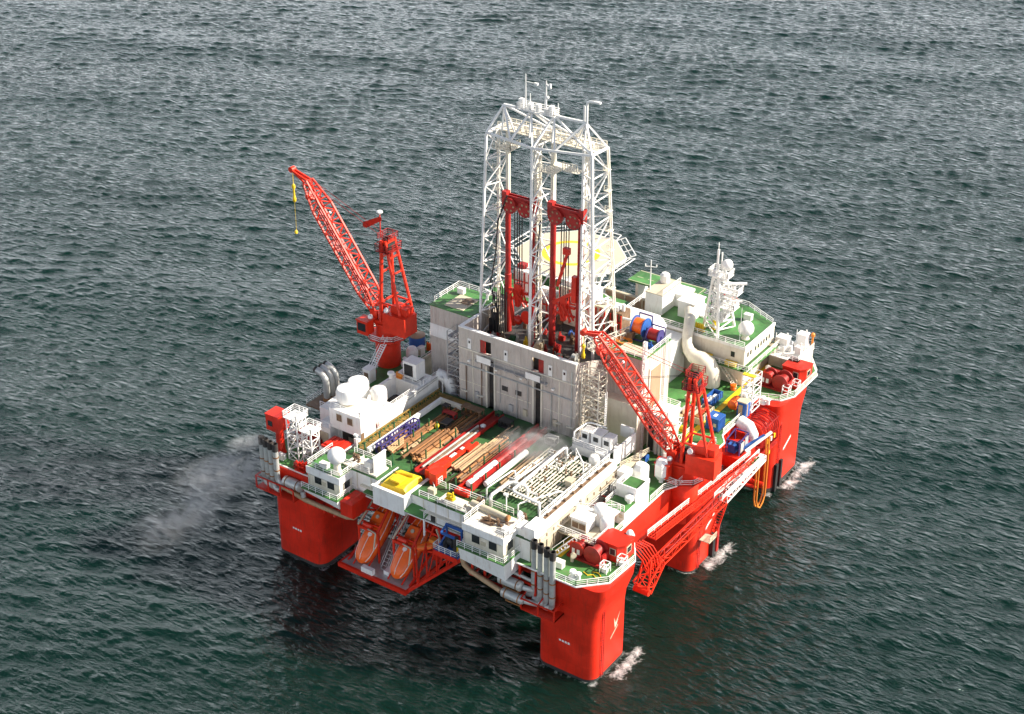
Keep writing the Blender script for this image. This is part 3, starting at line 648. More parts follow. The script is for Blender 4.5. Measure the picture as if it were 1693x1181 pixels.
# drill floor equipment
dd=T('tool_mast','round red disc on a grey post in the middle of the drill floor','tool mast',(-38.4,36.6,33))
build('post',MB().tube((-38.2,36.8,33),(-38.2,36.8,38),.35,8).tube((-37.4,36.8,33),(-37.4,36.8,38),.35,8),M['steel'],dd); build('disc',MB().lathe([(1.25,-.1),(1.3,0),(1.25,.1)],(-38.3,36.4,38.4),24,'y'),M['red'],dd)
rt=random.Random(3)
for i,(x,y,sx,sy,h,m,lab) in enumerate(((-45.6,36.8,2.2,1.6,5.2,'dark','tall dark racking machine in the shaded corner of the drill floor'),(-42.3,33.8,1.2,1.2,1.9,'brown','brown winch skid behind the wind wall near the yellow cone'),(-34.6,34.6,1.4,1.3,3.2,'ivory','pale control cabin on the drill floor beside the middle tower'),(-31.2,35.5,1.6,1.3,3.0,'dred','red roughneck machine under the sunny ram set'),(-30.0,34.0,2.2,1.4,1.4,'dark','dark tong skid on the drill floor below the crane tip'),(-33,33.2,1.2,1.4,1.0,'yellow','yellow tool frame on the drill floor at the foot of a red ram'),(-26.4,33.4,2.0,1.6,3.6,'steel','grey cable winch beside the sunny wind wall'),(-40.6,35.2,1.6,1.0,1.5,'dgreen','low green skid on the drill floor between the ram sets'))):
    m_=MB(); m_.cb((x,y,33),sx,sy,.35); m_.cb((x-.1,y,33.36),sx*.7,sy*.7,h*.5)
    for q in range(5):
        a=rt.uniform(-.5,.5)*sx; b=rt.uniform(-.5,.5)*sy
        m_.tube((x+a,y+b,33.3),(x+a+rt.uniform(-.3,.3),y+b,33.3+h*rt.uniform(.5,1)),.16,6)
    m_.lathe([(sx*.25,-.4),(sx*.32,-.4),(sx*.32,.4),(sx*.25,.4)],(x+.2,y-.1,33.4+h*.6),12,'x')
    one('drill_floor_machine',m_,M[m],lab,'machine')
for x,y,lab in((-44.9,33.4,'small yellow cone on the drill floor by the shaded wind wall'),(-42.9,35.4,'yellow cone at the foot of the shaded side ram')):
    one('yellow_cone',MB().lathe([(.55,0),(.5,.1),(.35,.3),(.06,1.0)],(x,y,33),12),M['yellow'],lab,'cone')
for i in range(14):
    x=-46.6+i%7*.42; y=37.5+i//7*.6+.1
    o=one('stand_pipe',MB().tube((x,y,33),(x,y+.15,42+rt.uniform(-2,1)),.1,6),M['dark'],'dark drill pipe stand racked upright at the shaded derrick tower','pipe','upright pipe stands in the derrick')
places=[(-44.6+2.15*i+rt.uniform(-.5,.5),y+rt.uniform(-.5,.5)) for y in(30.6,33,35.6,41.4,44.2,46.6) for i in range(9)]
where={30.6:'in the shade of the wind wall',33:'just behind the wind wall',35.6:'before the rams',41.4:'behind the rams',44.2:'between the rear derrick feet',46.6:'at the rear of the drill floor'}
kinds=(('dark','dark pump','machine'),('dred','red valve block','machine'),('steel','grey pipe stool','machine'),('ivory','pale cabinet','cabinet'),('brown','brown hose tub','tub'),('yellow','yellow tool basket','basket'),('blue','blue drum','drum'))
col_=('in line with the shaded derrick leg','a step in from the shaded derrick leg','under the shaded side ram','in front of the shaded ram sheaves','beside the red disc','under the middle tower','beside the middle tower','under the sunny ram set','by the sunny derrick leg')
for q,(x,y) in enumerate(places):
    if rt.random()<.12: continue
    m,nm,ct=kinds[rt.choice((0,0,1,1,2,2,3,3,4,5,6))]
    h=rt.uniform(.8,2.6); sx=rt.uniform(.5,1.3); sy=rt.uniform(.5,1.2); g=MB(); g.cb((x,y,33),sx,sy,h*.45)
    for k in range(3):
        a=x+rt.uniform(-.4,.4)*sx; b=y+rt.uniform(-.4,.4)*sy; g.lathe([(.16,0),(.2,.1),(.2,h*.4),(.09,h*.5),(.09,h*.7)],(a,b,33+h*.3),8)
    g.tube((x-sx*.6,y-.2,33+h*.5),(x+sx*.6,y-.2,33+h*.55),.13,6)
    yk=(30.6,33,35.6,41.4,44.2,46.6)[q//9]
    one('drill_floor_'+ct,g,M[m],nm+' '+where[yk]+' '+col_[q%9].replace('in line with','by').replace('in front of','before').replace('a step in from','inside'),ct)
# back of drill floor: white module, red pumps, stacks of panels
for x,y,z,sx,sy,h,m,lab in((-46.5,48.6,36,3.6,3.4,5.2,'white','white equipment module behind the shaded derrick tower'),(-35,49,33,7,4,7.5,'cream','cream drillers cabin block behind the middle derrick tower'),(-27.4,50.5,33,2.4,3,4.2,'brown','brown standpipe manifold block behind the sunny derrick tower'),(-41.6,48.6,33,3.4,3,4.6,'grey','grey generator housing behind the shaded ram set'),(-30.6,49.6,33,3,3,5,'ivory','ivory pump housing behind the sunny ram set')):
    t=T('equipment_housing',lab,'machine housing',(x,y,z))
    build('body',MB().cb((x,y,z),sx,sy,h),M[m],t)
    e=MB(); e.cb((x-sx*.2,y-sy*.1,z+h+.004),sx*.4,sy*.4,.8); e.tube((x+sx*.25,y,z+h),(x+sx*.25,y,z+h+1.3),.35,8); build('vent',e,M['white' if m!='white' else 'dred'],t)
    e=MB(); 
    for q in range(4): e.tube((x-sx*.45+q*sx*.3,y-sy/2-.15,z+.5),(x-sx*.45+q*sx*.3,y-sy/2-.15,z+h-.3),.14,6)
    e.bar((x-sx/2,y-sy/2-.2,z+h*.6),(x+sx/2,y-sy/2-.2,z+h*.6),.2); build('pipework',e,M['red' if m!='dred' else 'steel'],t)
one('black_hose',MB().path([(-43.6,38,60),(-45.2,37.4,55),(-45.4,37,49),(-46.2,36.8,44),(-46.8,37,42.2),(-46.2,37.2,40.5),(-45.3,37,38),(-45,37.2,35)],.14,6),M['black'],'thick black hose hanging in the shaded derrick tower','hose')
one('black_hose',MB().path([(-36.7,38,57),(-37,37.6,50),(-36.9,37.4,44),(-36.8,37.6,36)],.12,6),M['black'],'thin black hose hanging beside the middle derrick tower','hose')
one('white_pipe_rail',MB().path([(-24.8,47,37.8),(-21.5,47,38),(-19,45.6,38)],.22,8).tube((-22.5,47,33),(-22.5,47,38),.2,6),M['white'],'bent white pipe between the derrick foot and the cable reels','pipe')
st=MB(); st.truss((-24.2,35,37.4),(-20.6,46,37.6),1.3,1.2,9,.12,.08); one('walkway_bridge',st,M['cream'],'cream lattice walkway from the drill floor to the cable reel deck','walkway')

# ------------------------------------------------------------------ pedestal cranes
def crane(label,c,zr,zb,pr,end,tip,side,big=None,ladder=True):
    t=T('pedestal_crane',label,'crane',(c[0],c[1],zb),'red pedestal cranes')
    c=V((c[0],c[1],0)); e=V(end); u=V((e.x-c.x,e.y-c.y,0)).normalized(); v=V((-u.y,u.x,0)); k=V((0,0,1))
    L=lambda a,b,z: c+u*a+v*b+k*(zr+z)
    ped=MB()
    if big: ped.lathe([(big,zb),(big,zr-1.2),(2.6,zr-.7),(2.6,zr+.1)],c,28)
    else: ped.lathe([(2.35,zb),(2.35,zr-1.2),(2.7,zr-.8),(2.7,zr+.1)],c,28)
    build('pedestal',ped,M['crane'],t)
    n=10; rr=3.9; rp=[c+V((rr*math.cos(2*math.pi*i/n),rr*math.sin(2*math.pi*i/n),zr+.1)) for i in range(n)]
    rg=MB(); rg.lathe([(2.5,-.05),(rr,-.05),(rr,.12),(2.5,.12)],c+V((0,0,zr)),n); g=build('ring_platform',rg,M['crane'],t)
    rl=MB(); rl.rail(rp,1.15,.1,2,closed=True); build('railing',rl,M['whiteb'],g)
    sl=MB(); sl.lathe([(2.15,.15),(2.15,2.7),(2.5,2.8),(2.5,3.1)],c+V((0,0,zr)),28)
    def hull8(a0,a1,b0,b1,z0,z1): 
        P8=[L(a0,b0,z0),L(a1,b0,z0),L(a1,b1,z0),L(a0,b1,z0),L(a0,b0,z1),L(a1,b0,z1),L(a1,b1,z1),L(a0,b1,z1)]
        return P8,[(0,3,2,1),(4,5,6,7),(0,1,5,4),(1,2,6,5),(2,3,7,6),(3,0,4,7)]
    sl.add(*hull8(-3.4,2.6,-2.2,2.2,3.12,3.7)); sl.add(*hull8(1.0,2.6,-1.7,-1.2,3.71,5.2)); sl.add(*hull8(1.0,2.6,1.2,1.7,3.71,5.2))
    build('slewing_body',sl,M['crane'],t)
    h=MB(); h.add(*hull8(-6.4,-1.2,side*-.9,side*2.7,2.2,6.0)); h.add(*hull8(-5.9,-2.4,side*-.6,side*1.6,6.01,7.4))
    h=build('machinery_house',h,M['crane'],t)
    h2=MB().ball(L(-1.7,side*2.0,6.35),.55,10,8); build('dome',h2,M['white'],h)
    cb=MB(); cb.add(*hull8(1.2,3.6,side*2.4,side*4.4,1.2,3.9)); cb.add(*hull8(.9,3.7,side*2.2,side*4.6,3.91,4.1)); cb=build('cab',cb,M['crane'],t)
    wn=MB(); wn.add(*hull8(3.602,3.65,side*2.6,side*4.2,1.7,3.6)); wn.add(*hull8(1.5,3.4,side*4.402,side*4.45,1.9,3.5)); build('window',wn,M['glass'],cb)
    dm=MB().ball(L(1.6,side*2.8,4.4),.5,10,8); build('dome',dm,M['white'],cb)
    # A-frame
    af=MB(); top=19.6
    for b in(-1,1):
        af.tube(L(-.2,b*2.0,3.6),L(-.6,b*1.25,top),.34,8); af.tube(L(-5.2,b*1.9,3.6),L(-1.5,b*1.25,top),.28,8)
    for z in(7.6,13.6,16.6):
        f=(z-3.6)/(top-3.6); hb=2.0-.75*f
        af.bar(L(-.2-.4*f,-hb,z),L(-.2-.4*f,hb,z),.3); af.bar(L(-5.2+3.7*f,-hb,z),L(-5.2+3.7*f,hb,z),.24)
        if z<8:
            for b in(-1,1): af.bar(L(-.2-.4*f,b*hb,z),L(-5.2+3.7*f,b*hb,z),.28)
            af.bar(L(-.3,-hb-1.2,z),L(-.3,hb+1.4,z),.28)
    af.bar(L(-.6,-1.5,top),L(-.6,1.5,top),.5); af.bar(L(-1.5,-1.5,top),L(-1.5,1.5,top),.5)
    af=build('a_frame',af,M['crane'],t)
    tp=MB(); tp.add(*hull8(-2.6,.5,-1.9,1.9,top-1.9,top-1.75)); 
    tp.rail([L(-2.6,-1.9,top-1.75),L(.5,-1.9,top-1.75),L(.5,1.9,top-1.75),L(-2.6,1.9,top-1.75)],1.3,.09,1.2,closed=True)
    tp.rail([L(-2.2,-1.5,top+.3),L(.2,-1.5,top+.3),L(.2,1.5,top+.3),L(-2.2,1.5,top+.3)],1.2,.08,1.2,closed=True)
    build('top_platform',tp,M['dred'],af)
    sv=MB()
    for b in(-.7,0,.7):
        q=L(-.9,b,top-.1); sv.add([q+u*(.75*math.cos(i*.5236))+k*(.75*math.sin(i*.5236))+v*s for s in(-.12,.12) for i in range(12)],[tuple(range(12)),tuple(range(23,11,-1))]+[(i,i+12,(i+1)%12+12,(i+1)%12) for i in range(12)])
    sv.add(*hull8(-1.8,.2,-1.1,.9,top-1.7,top-.4)); build('sheave',sv,M['soot'],af)
    dr=MB()
    for b in(-1.2,.5):
        q=L(-.2,b,4.6); dr.add([q+u*(.75*math.cos(i*.5236))+k*(.75*math.sin(i*.5236))+v*s for s in(0,1.0) for i in range(12)],[tuple(range(12)),tuple(range(23,11,-1))]+[(i,i+12,(i+1)%12+12,(i+1)%12) for i in range(12)])
    build('winch_drum',dr,M['black'],t)
    # boom
    p=L(1.8,0,4.6); bm=MB(); d=(e-p); n1=d.normalized(); upv=(n1.cross(v)).normalized(); upv=-upv if upv.z<0 else upv
    a1=p+d*.16; a2=p+d*.80
    bm.truss(p,a1,3.0,.7,3,.3,.13,up=upv,w2=2.9,h2=2.5); bm.truss(a1,a2,2.9,2.5,11,.33,.12,up=upv); bm.truss(a2,e,2.9,2.5,4,.3,.12,up=upv,w2=1.6,h2=1.1)
    mid=p+d*.52; A1=a1+upv*1.05
    bm=build('boom',bm,M['crane'],t)
    pl=MB(); 
    cc=mid-upv*1.0
    pl.add([cc+v*sx+n1*sy+upv*sz for sz in(0,.12) for sx,sy in((-1.1,-1.2),(1.1,-1.2),(1.1,1.2),(-1.1,1.2))],[(0,3,2,1),(4,5,6,7),(0,1,5,4),(1,2,6,5),(2,3,7,6),(3,0,4,7)])
    build('boom_plate',pl,M['dred'],bm)
    wl=MB(); wl.bar(p+upv*-.85+d*.05,a2-upv*.95,.3); wl.bar(p+upv*-.85+d*.05+v*.5,a2-upv*.95+v*.5,.2); build('boom_walkway',wl,M['dred'],bm)
    tpv=V(tip); hd=MB(); 
    for b in(-.5,.5): hd.bar(e+v*b+upv*.4,tpv+v*b*.7,.28); hd.bar(e+v*b-upv*.5,tpv+v*b*.7,.24); hd.bar(e+v*b+upv*.4,e+(tpv-e)*.5+v*b*.8-k*.3,.16)
    hd.tube(tpv-v*.5,tpv+v*.5,.55,12); hd=build('jib_head',hd,M['crane'],bm)
    blk=MB(); q=e-n1*2.6-upv*1.3; blk.add([q+v*(.8*math.cos(i*.5236))+n1*(.9*math.sin(i*.5236))+upv*s for s in(-.6,.6) for i in range(12)],[tuple(range(12)),tuple(range(23,11,-1))]+[(i,i+12,(i+1)%12+12,(i+1)%12) for i in range(12)]); build('hook_block',blk,M['crane'],bm)
    lt=MB().ball(p+d*.74+upv*1.1,.3,8,6); build('lamp',lt,M['white'],bm)
    rp=MB(); tp0=L(-.9,0,top+.3)
    for b in(-.5,.5): rp.tube(e+v*b+upv*.6,tp0+v*b,.05,4)
    build('luffing_rope',rp,M['dred'],t)
    rp=MB()
    for b in(-.3,.3): rp.tube(p+d*.6+upv*1.25+v*b,tp0+v*b*.6,.04,4); rp.tube(tpv+v*b,L(-.2,b,5.2),.04,4)
    build('hoist_rope',rp,M['black'],t)
    return t,L,tpv
t,L,tp=crane('red pedestal crane with raised boom against the sea behind the three bent exhausts',(-66,31),29.0,23,2.35,(-83.7,31.2,55.6),(-87.4,31.3,57.0),1)
h=MB(); h.tube(tp-V((0,0,.4)),tp-V((0,0,3.0)),.05,5); h.lathe([(.12,-6.6),(.3,-6.4),(.34,-5.8),(.2,-5.3),(.16,-4.0),(.34,-3.6),(.3,-3.1),(.1,-2.9)],tp,10); build('hook',h,M['yellow'],t)
s=MB(); s.lathe([(.55,-.4),(.6,0),(.5,.3),(.2,.5)],(-69.3,31.3,49.4),10); 
one('windsock',MB().add(*[ [V((-66.2,30.6,52.6))+V(a) for a in ((-.3,0,-.3),(.3,0,-.3),(.3,0,.3),(-.3,0,.3))]+[V((-70.0,30.8,50.4))+V(a) for a in((-.55,0,-.5),(.2,0,-.6),(.2,0,.4),(-.5,0,.4))], [(0,1,2,3),(7,6,5,4),(0,4,5,1),(1,5,6,2),(2,6,7,3),(3,7,4,0)]]).tube((-66.3,30.6,48.9),(-66.3,30.6,53.4),.1,6),M['red'],'red windsock flying from the top of the crane with the raised boom','windsock')
one('aircraft_warning_lamp',MB().ball((-66.3,30.6,53.9),.62,12,8,.5).tube((-66.3,30.6,53.4),(-66.3,30.6,53.7),.12,6),M['white'],'white dome lamp above the red windsock on the crane top','lamp')
wb=MB(); wb.lathe([(.05,-.3),(.3,-.1),(.3,.3),(.05,.6)],(-87.3,31,44.3),8); wb.tube((-87.35,31.2,44.8),(-87.4,31.3,56.6),.035,4); one('hook_weight',wb,M['yellow'],'small yellow ball weight hanging on a long wire from the raised boom tip','hook')
t,L,tp=crane('red pedestal crane with boom leaning across the grey building by the sunny column',(-4.4,34.4),18.9,10.5,2.7,(-21.0,32.3,42.1),(-24.0,32.6,41.5),1,big=2.75)
h=MB(); h.tube(tp-V((0,0,.4)),tp-V((0,0,2.4)),.05,5); h.lathe([(.12,-5.2),(.3,-5.0),(.34,-4.4),(.2,-4),(.16,-3.2),(.34,-2.9),(.3,-2.5),(.1,-2.3)],tp,10); build('hook',h,M['yellow'],t)
s=T('access_stair','white access stair leaning against the pedestal of the crane with the raised boom','stair',(-65,27,23))
build('flight',MB().stair((-65.2,23.5,23.1),(-64.6,28.6,29.2),1.1,18),M['whiteb'],s)

# ------------------------------------------------------------------ accommodation
ac=T('accommodation_block','white accommodation block with green roof, roof railings and a row of small windows','building',(-20,73,19))
w=MB(); w.box(-32,67.2,19.01,-10.2,79,23.6); w.box(-32,66.6,23.604,-9.8,79,27.3)
build('wall',w,M['cream'],ac)
build('roof',MB().prism([(-32.1,66.5),(-9.7,66.5),(-9.7,78.6),(-17,82.4),(-32.1,82.4)],27.304,27.5),M['green'],ac)
build('wall',MB().prism([(-32,79.004),(-10,79.004),(-17,82.2),(-32,82.2)],19.01,27.3),M['white'],ac)
pp=MB(); pp.box(-9.796,66.5,27.304,-9.5,78.6,27.9); pp.box(-32.1,66.3,27.2,-9.5,66.496,27.75); build('parapet',pp,M['white'],ac)
build('railing',MB().rail([(-31.8,66.7,27.5),(-10,66.7,27.5)],1.1,.09),M['whiteb'],ac)
build('railing',MB().rail([(-10,78.4,27.5),(-17.1,82.2,27.5),(-31.9,82.2,27.5)],1.1,.09),M['whiteb'],ac)
lf=MB(); lf.box(-24,65.1,23.3,-9.3,66.596,23.5); lf.box(-9.796,65.1,23.3,-8.2,79,23.5); build('walkway',lf,M['green'],ac)
build('railing',MB().rail([(-24,65.2,23.5),(-8.3,65.2,23.5),(-8.3,78.9,23.5)],1.1,.08),M['whiteb'],ac)
for k in range(8):
    y=67.8+k*1.15+(.8 if k>1 else 0); build('window',MB().box(-9.796,y,25.1,-9.75,y+.55,26),M['glass'],ac)
for x in(-12.6,-27.6,-27.4,-27.2): build('window',MB().box(x,66.55,25.0 if x>-20 else (25.2,22.2,20.4)[int(round((x+27.6)*5))],x+.8,66.598 if x>-20 else 66.598,26.1 if x>-20 else (25.9,22.9,21.1)[int(round((x+27.6)*5))]),M['glass'],ac) if x>-20 or x==-27.6 else build('window',MB().box(x,67.14,22.2 if x==-27.4 else 20.4,x+.8,67.198,22.9 if x==-27.4 else 21.1),M['glass'],ac)
build('window',MB().box(-29.4,66.54,24.4,-27.9,66.598,25.8),M['dgreen'],ac)
es=T('escape_stair','white stair flight leaning on the lower wall of the accommodation block','stair',(-13,66,19)); build('flight',MB().stair((-10.9,66.1,19.1),(-14.6,66.1,23.3),1.0,12),M['cream'],es)
one('yellow_locker',MB().box(-18.2,65.5,23.51,-16.2,66.3,24.3).box(-18.3,65.45,24.304,-16.1,66.35,24.4),M['yellow'],'yellow locker on the accommodation walkway beside the bent white duct','locker')
one('yellow_locker',MB().box(-13.2,65.5,23.51,-11.0,66.3,24.2).box(-13.3,65.45,24.204,-10.9,66.35,24.3),M['yellow'],'yellow locker on the accommodation walkway near the corner','locker')
one('orange_drum',MB().lathe([(.55,0),(.55,.4),(.6,.45),(.55,.5),(.55,1.0),(.6,1.05),(.5,1.1)],(-10.9,65.2,19),12),M['orange'],'small orange drum on deck at the foot of the white stair','drum')
# big bent ventilation ducts
def ductpath(name,pts,r,label,m='white'):
    return one(name,MB().path(pts,r,16),M[m],label,'duct',ang=50)
ductpath('ventilation_duct',[(-24,71,29.6),(-22.6,68.6,29.4),(-21.6,66.4,28.8),(-21.1,65,27.6),(-20.8,64.4,26.2),(-20.2,64.2,25.0),(-19,64.0,24.2),(-17.4,64,24.0),(-16,64,23.4),(-15.2,64,22.2),(-15,64,20.8),(-15,64,19.3)],[1.1,1.1,1.05,1.0,1.0,1.15,1.4,1.6,1.75,1.75,1.7,1.7],'fat bent white duct running down the accommodation wall to the green deck','cream')
one('duct_hood',MB().box(-26.6,71,27.51,-23,75,30.8).box(-26.8,70.8,30.804,-22.8,75.2,31),M['whiteb'],'white square duct hood on the accommodation roof','duct')
sl=MB(); sl.lathe([(2.0,0),(2.1,.4),(2.1,9.5),(1.6,10.4),(1.0,10.8)],(-24.6,58.6,22),20); sl.lathe([(1.0,-3),(2.0,0)],(-24.6,58.6,22),20)
one('silo',sl,M['white'],'tall white cylindrical silo between the cable reels and the accommodation block','silo')
bw=T('mud_module','white sloping roofed module behind the cable reels','module',(-27,58,19))
build('wall',MB().box(-32,52,19.01,-23,57,31.5).box(-31,60.6,19.01,-22,66,27),M['white'],bw)
build('roof',MB().add([(-32.2,51.8,31.5),(-22.8,51.8,31.5),(-22.8,57.2,31.5),(-32.2,57.2,31.5),(-32.2,56.0,34.6),(-22.8,56.0,34.6),(-22.8,57.2,34.6),(-32.2,57.2,34.6)],[(0,3,2,1),(4,5,6,7),(0,1,5,4),(1,2,6,5),(2,3,7,6),(3,0,4,7)]),M['white'],bw)
ph=T('penthouse','white stepped penthouse with small tank on the accommodation roof edge','penthouse',(-29,72.5,27.5))
build('wall',MB().box(-33,69.4,27.51,-29.2,76.4,31.6).box(-33,74.4,27.51,-27,78.5,30.2),M['white'],ph)
build('roof',MB().box(-33.1,69.3,31.604,-29.1,76.5,31.75),M['ivory'],ph)
build('tank',MB().lathe([(.3,0),(.9,.1),(.95,.7),(.95,1.6),(.6,2.0)],(-31.8,74.8,31.75),12),M['white'],ph)
build('railing',MB().rail([(-29.2,69.4,31.75),(-29.2,76.4,31.75)],1.1,.08),M['whiteb'],ph)
mast([(-32.6,70.4,31.75),(-32.6,70.4,38)],[.13,.08],'thin cross shaped mast on the accommodation penthouse',extra=lambda t:(t.bar((-33.6,70,36.6),(-31.6,70.8,36.6),.14),t.bar((-33.6,70,36.6),(-33.6,70,37.1),.14),t.bar((-31.6,70.8,36.6),(-31.6,70.8,37.1),.14)))
mast([(-11.9,68.4,27.5),(-11.9,68.4,34.6)],[.07,.04],'thin whip antenna on the accommodation roof near the white ball radome')
# radar mast
rm=T('radar_mast','white lattice radar mast with platforms and scanners on the accommodation roof','radar mast',(-17,69,27.5))
f=MB()
bs=[(-15.9,67.2),(-20.2,69.6),(-15.6,73.4)]; tps=[(-17.2,68.6),(-18.4,69.2),(-17,70.4)]
for b,tq in zip(bs,tps): f.bar((*b,27.5),(*tq,40.5),.42)
for k in range(1,8):
    r0=k/8; r1=(k-1)/8
    pp_=[V((*b,27.5))+(V((*tq,40.5))-V((*b,27.5)))*r0 for b,tq in zip(bs,tps)]; pq=[V((*b,27.5))+(V((*tq,40.5))-V((*b,27.5)))*r1 for b,tq in zip(bs,tps)]
    for i in range(3): f.bar(pp_[i],pp_[(i+1)%3],.2); f.bar(pq[i],pp_[(i+1)%3],.2)
f.bar((-17.9,69.2,40.5),(-17.9,69.2,44.6),.35); f.bar((-17.3,69.6,40.5),(-17.3,69.6,44.0),.2); f.bar((-17.9,69.2,44.6),(-17.9,69.2,46),.1)
build('lattice',f,M['white'],rm)
for z,a,b,cx,cy in((33.2,4.6,2.6,-15.9,69.6),(36.2,5.0,2.6,-15.8,70),(39.4,4.0,2.8,-17.2,69.4),(31.2,3.0,2.2,-16.6,69.2)):
    p_=MB(); p_.box(cx-a/2,cy-b/2,z,cx+a/2,cy+b/2,z+.25); p_.rail([(cx-a/2,cy-b/2,z+.25),(cx+a/2,cy-b/2,z+.25),(cx+a/2,cy+b/2,z+.25),(cx-a/2,cy+b/2,z+.25)],1.1,.12,.8,closed=True); p_.cb((cx+.4,cy,z-.8),1.2,1.2,.79)
    build('platform',p_,M['white'],rm)
s_=MB(); s_.cb((-14.9,70.6,36.46),.6,.6,.9); s_.tube((-16.2,69.8,37.8),(-13.0,72.0,37.8),.3,8); build('scanner',s_,M['white'],rm)
s_=MB(); s_.cb((-14.6,70,33.46),.5,.5,.8); s_.tube((-15.8,69.4,34.5),(-13.2,71,34.5),.22,8); build('scanner',s_,M['white'],rm)
build('dome',MB().ball((-16.2,69.8,41.7),1.05,14,10),M['white'],rm)
def radome(c,r,label,h=.9,m='white',ext=1.0):
    t=T('radome',label,'radome',c,'ball radomes on the rig')
    build('pedestal',MB().lathe([(r*.55,0),(r*.42,h*.4),(r*.38,h)],c,12),M['cream'],t)
    build('dome',MB().ball((c[0],c[1],c[2]+h+r*.92*ext),r,24,16,ext),M[m],t); return t
radome((-11.6,70.2,27.5),1.5,'white ball radome on the accommodation roof corner',.7)
one('yellow_bottle_rack',MB().lathe([(.3,0),(.3,1.6),(.1,1.9)],(-18.3,70.2,27.5),8).lathe([(.3,0),(.3,1.6),(.1,1.9)],(-18.3,70.9,27.5),8).box(-18.7,69.8,27.51,-17.9,71.3,27.7),M['yellow'],'yellow gas bottles standing at the foot of the radar mast','gas bottle')
one('red_roof_stair',MB().stair((-19.5,81.6,27.5),(-22,82.3,28.9),1.0,5).box(-23.6,81.7,28.8,-22,82.4,29),M['red'],'red step ladder at the far rail of the accommodation roof','stair')
# windscreen wall and rear decks
ww=T('windbreak_wall','long brown windbreak wall between derrick and accommodation penthouse','wall',(-37,72,19))
m_=MB(); m_.box(-43.5,71.8,19.01,-31.2,72.1,28.2); m_=build('panel',m_,M['tanwall'],ww)
g=MB(); 
for x in(-43.4,-39,-35,-31.6): g.box(x,71.55,19.02,x+.25,71.796,28.2)
g.box(-43.6,71.6,28.204,-31.1,72.2,28.5)
build('post',g,M['ivory'],ww)
hp=T('upper_deck','green rear deck with pale dashed border behind the accommodation penthouse','deck',(-33,78,19))
build('deck_plate',MB().box(-40.5,75.4,29.4,-25.6,80.6,29.7),M['green'],hp)
g=MB(); 
for k in range(6): g.box(-39.6+k*2.4,77.6,29.704,-38.2+k*2.4,77.75,29.712)
g.box(-40.4,80.3,29.704,-25.7,80.5,29.712); g.box(-40.4,75.5,29.704,-25.7,75.65,29.712); g.box(-25.85,75.655,29.704,-25.7,80.295,29.712); build('marking',g,M['ivory'],hp)
g=MB(); 
for x in(-39,-33,-27): g.box(x,76,19.02,x+.6,80,29.38)
build('support',g,M['white'],hp); build('support',MB().box(-26.4,73,24,-22,78,27.9),M['white'],hp)
# helideck
hd=T('helideck','octagonal ivory helideck with yellow circle and net frames behind the derrick','helideck',(-55.4,76,30.6))
cx,cy,rr=-55.0,77.0,11.4; ZH=31
oc=[(cx+rr*math.cos(R(22.5+45*i)),cy+rr*math.sin(R(22.5+45*i))) for i in range(8)]
build('deck_plate',MB().prism(oc,ZH-.5,ZH),M['ivory'],hd)
def annulus(r0,r1,z,n=48): 
    m=MB(); m.loft([[(cx+q*math.cos(2*math.pi*i/n),cy+q*math.sin(2*math.pi*i/n),zz) for i in range(n)] for q,zz in((r0,z),(r0,z+.008),(r1,z+.008),(r1,z))],cap=False); return m
build('circle_marking',annulus(4.9,6.0,ZH+.002),M['yellow'],hd)
g=MB(); 
for (x,y),(x2,y2) in zip(oc,oc[1:]+oc[:1]):
    g.bar((x,y,ZH-.2),(x2,y2,ZH-.2),.35)
    n=V((x+x2-2*cx,y+y2-2*cy,0)).normalized()*2.0
    for k in range(4):
        a=V((x,y,ZH-.1))+V((x2-x,y2-y,0))*k/3; g.bar(a,a+n+V((0,0,.5)),.14)
    g.bar(V((x,y,ZH-.1))+n+V((0,0,.5)),V((x2,y2,ZH-.1))+n+V((0,0,.5)),.16); g.bar(V((x,y,ZH-.1))+n*.5+V((0,0,.25)),V((x2,y2,ZH-.1))+n*.5+V((0,0,.25)),.08)
build('safety_net_frame',g,M['whiteb'],hd)
g=MB()
for i in range(8):
    x,y=oc[i]; g.bar((cx+(x-cx)*.8,cy+(y-cy)*.8,ZH-.5),(cx+(x-cx)*.6,cy+(y-cy)*.6,19.1),.5)
build('support',g,M['white'],hd)
bg_=T('rear_deckhouse','pale rear deckhouse under the helideck behind the derrick','building',(-52,66,19))
build('wall',MB().box(-62,58,19.01,-36,69,28.3),M['grey'],bg_); build('roof',MB().box(-62.1,57.9,28.304,-35.9,69.1,28.5),M['green'],bg_)
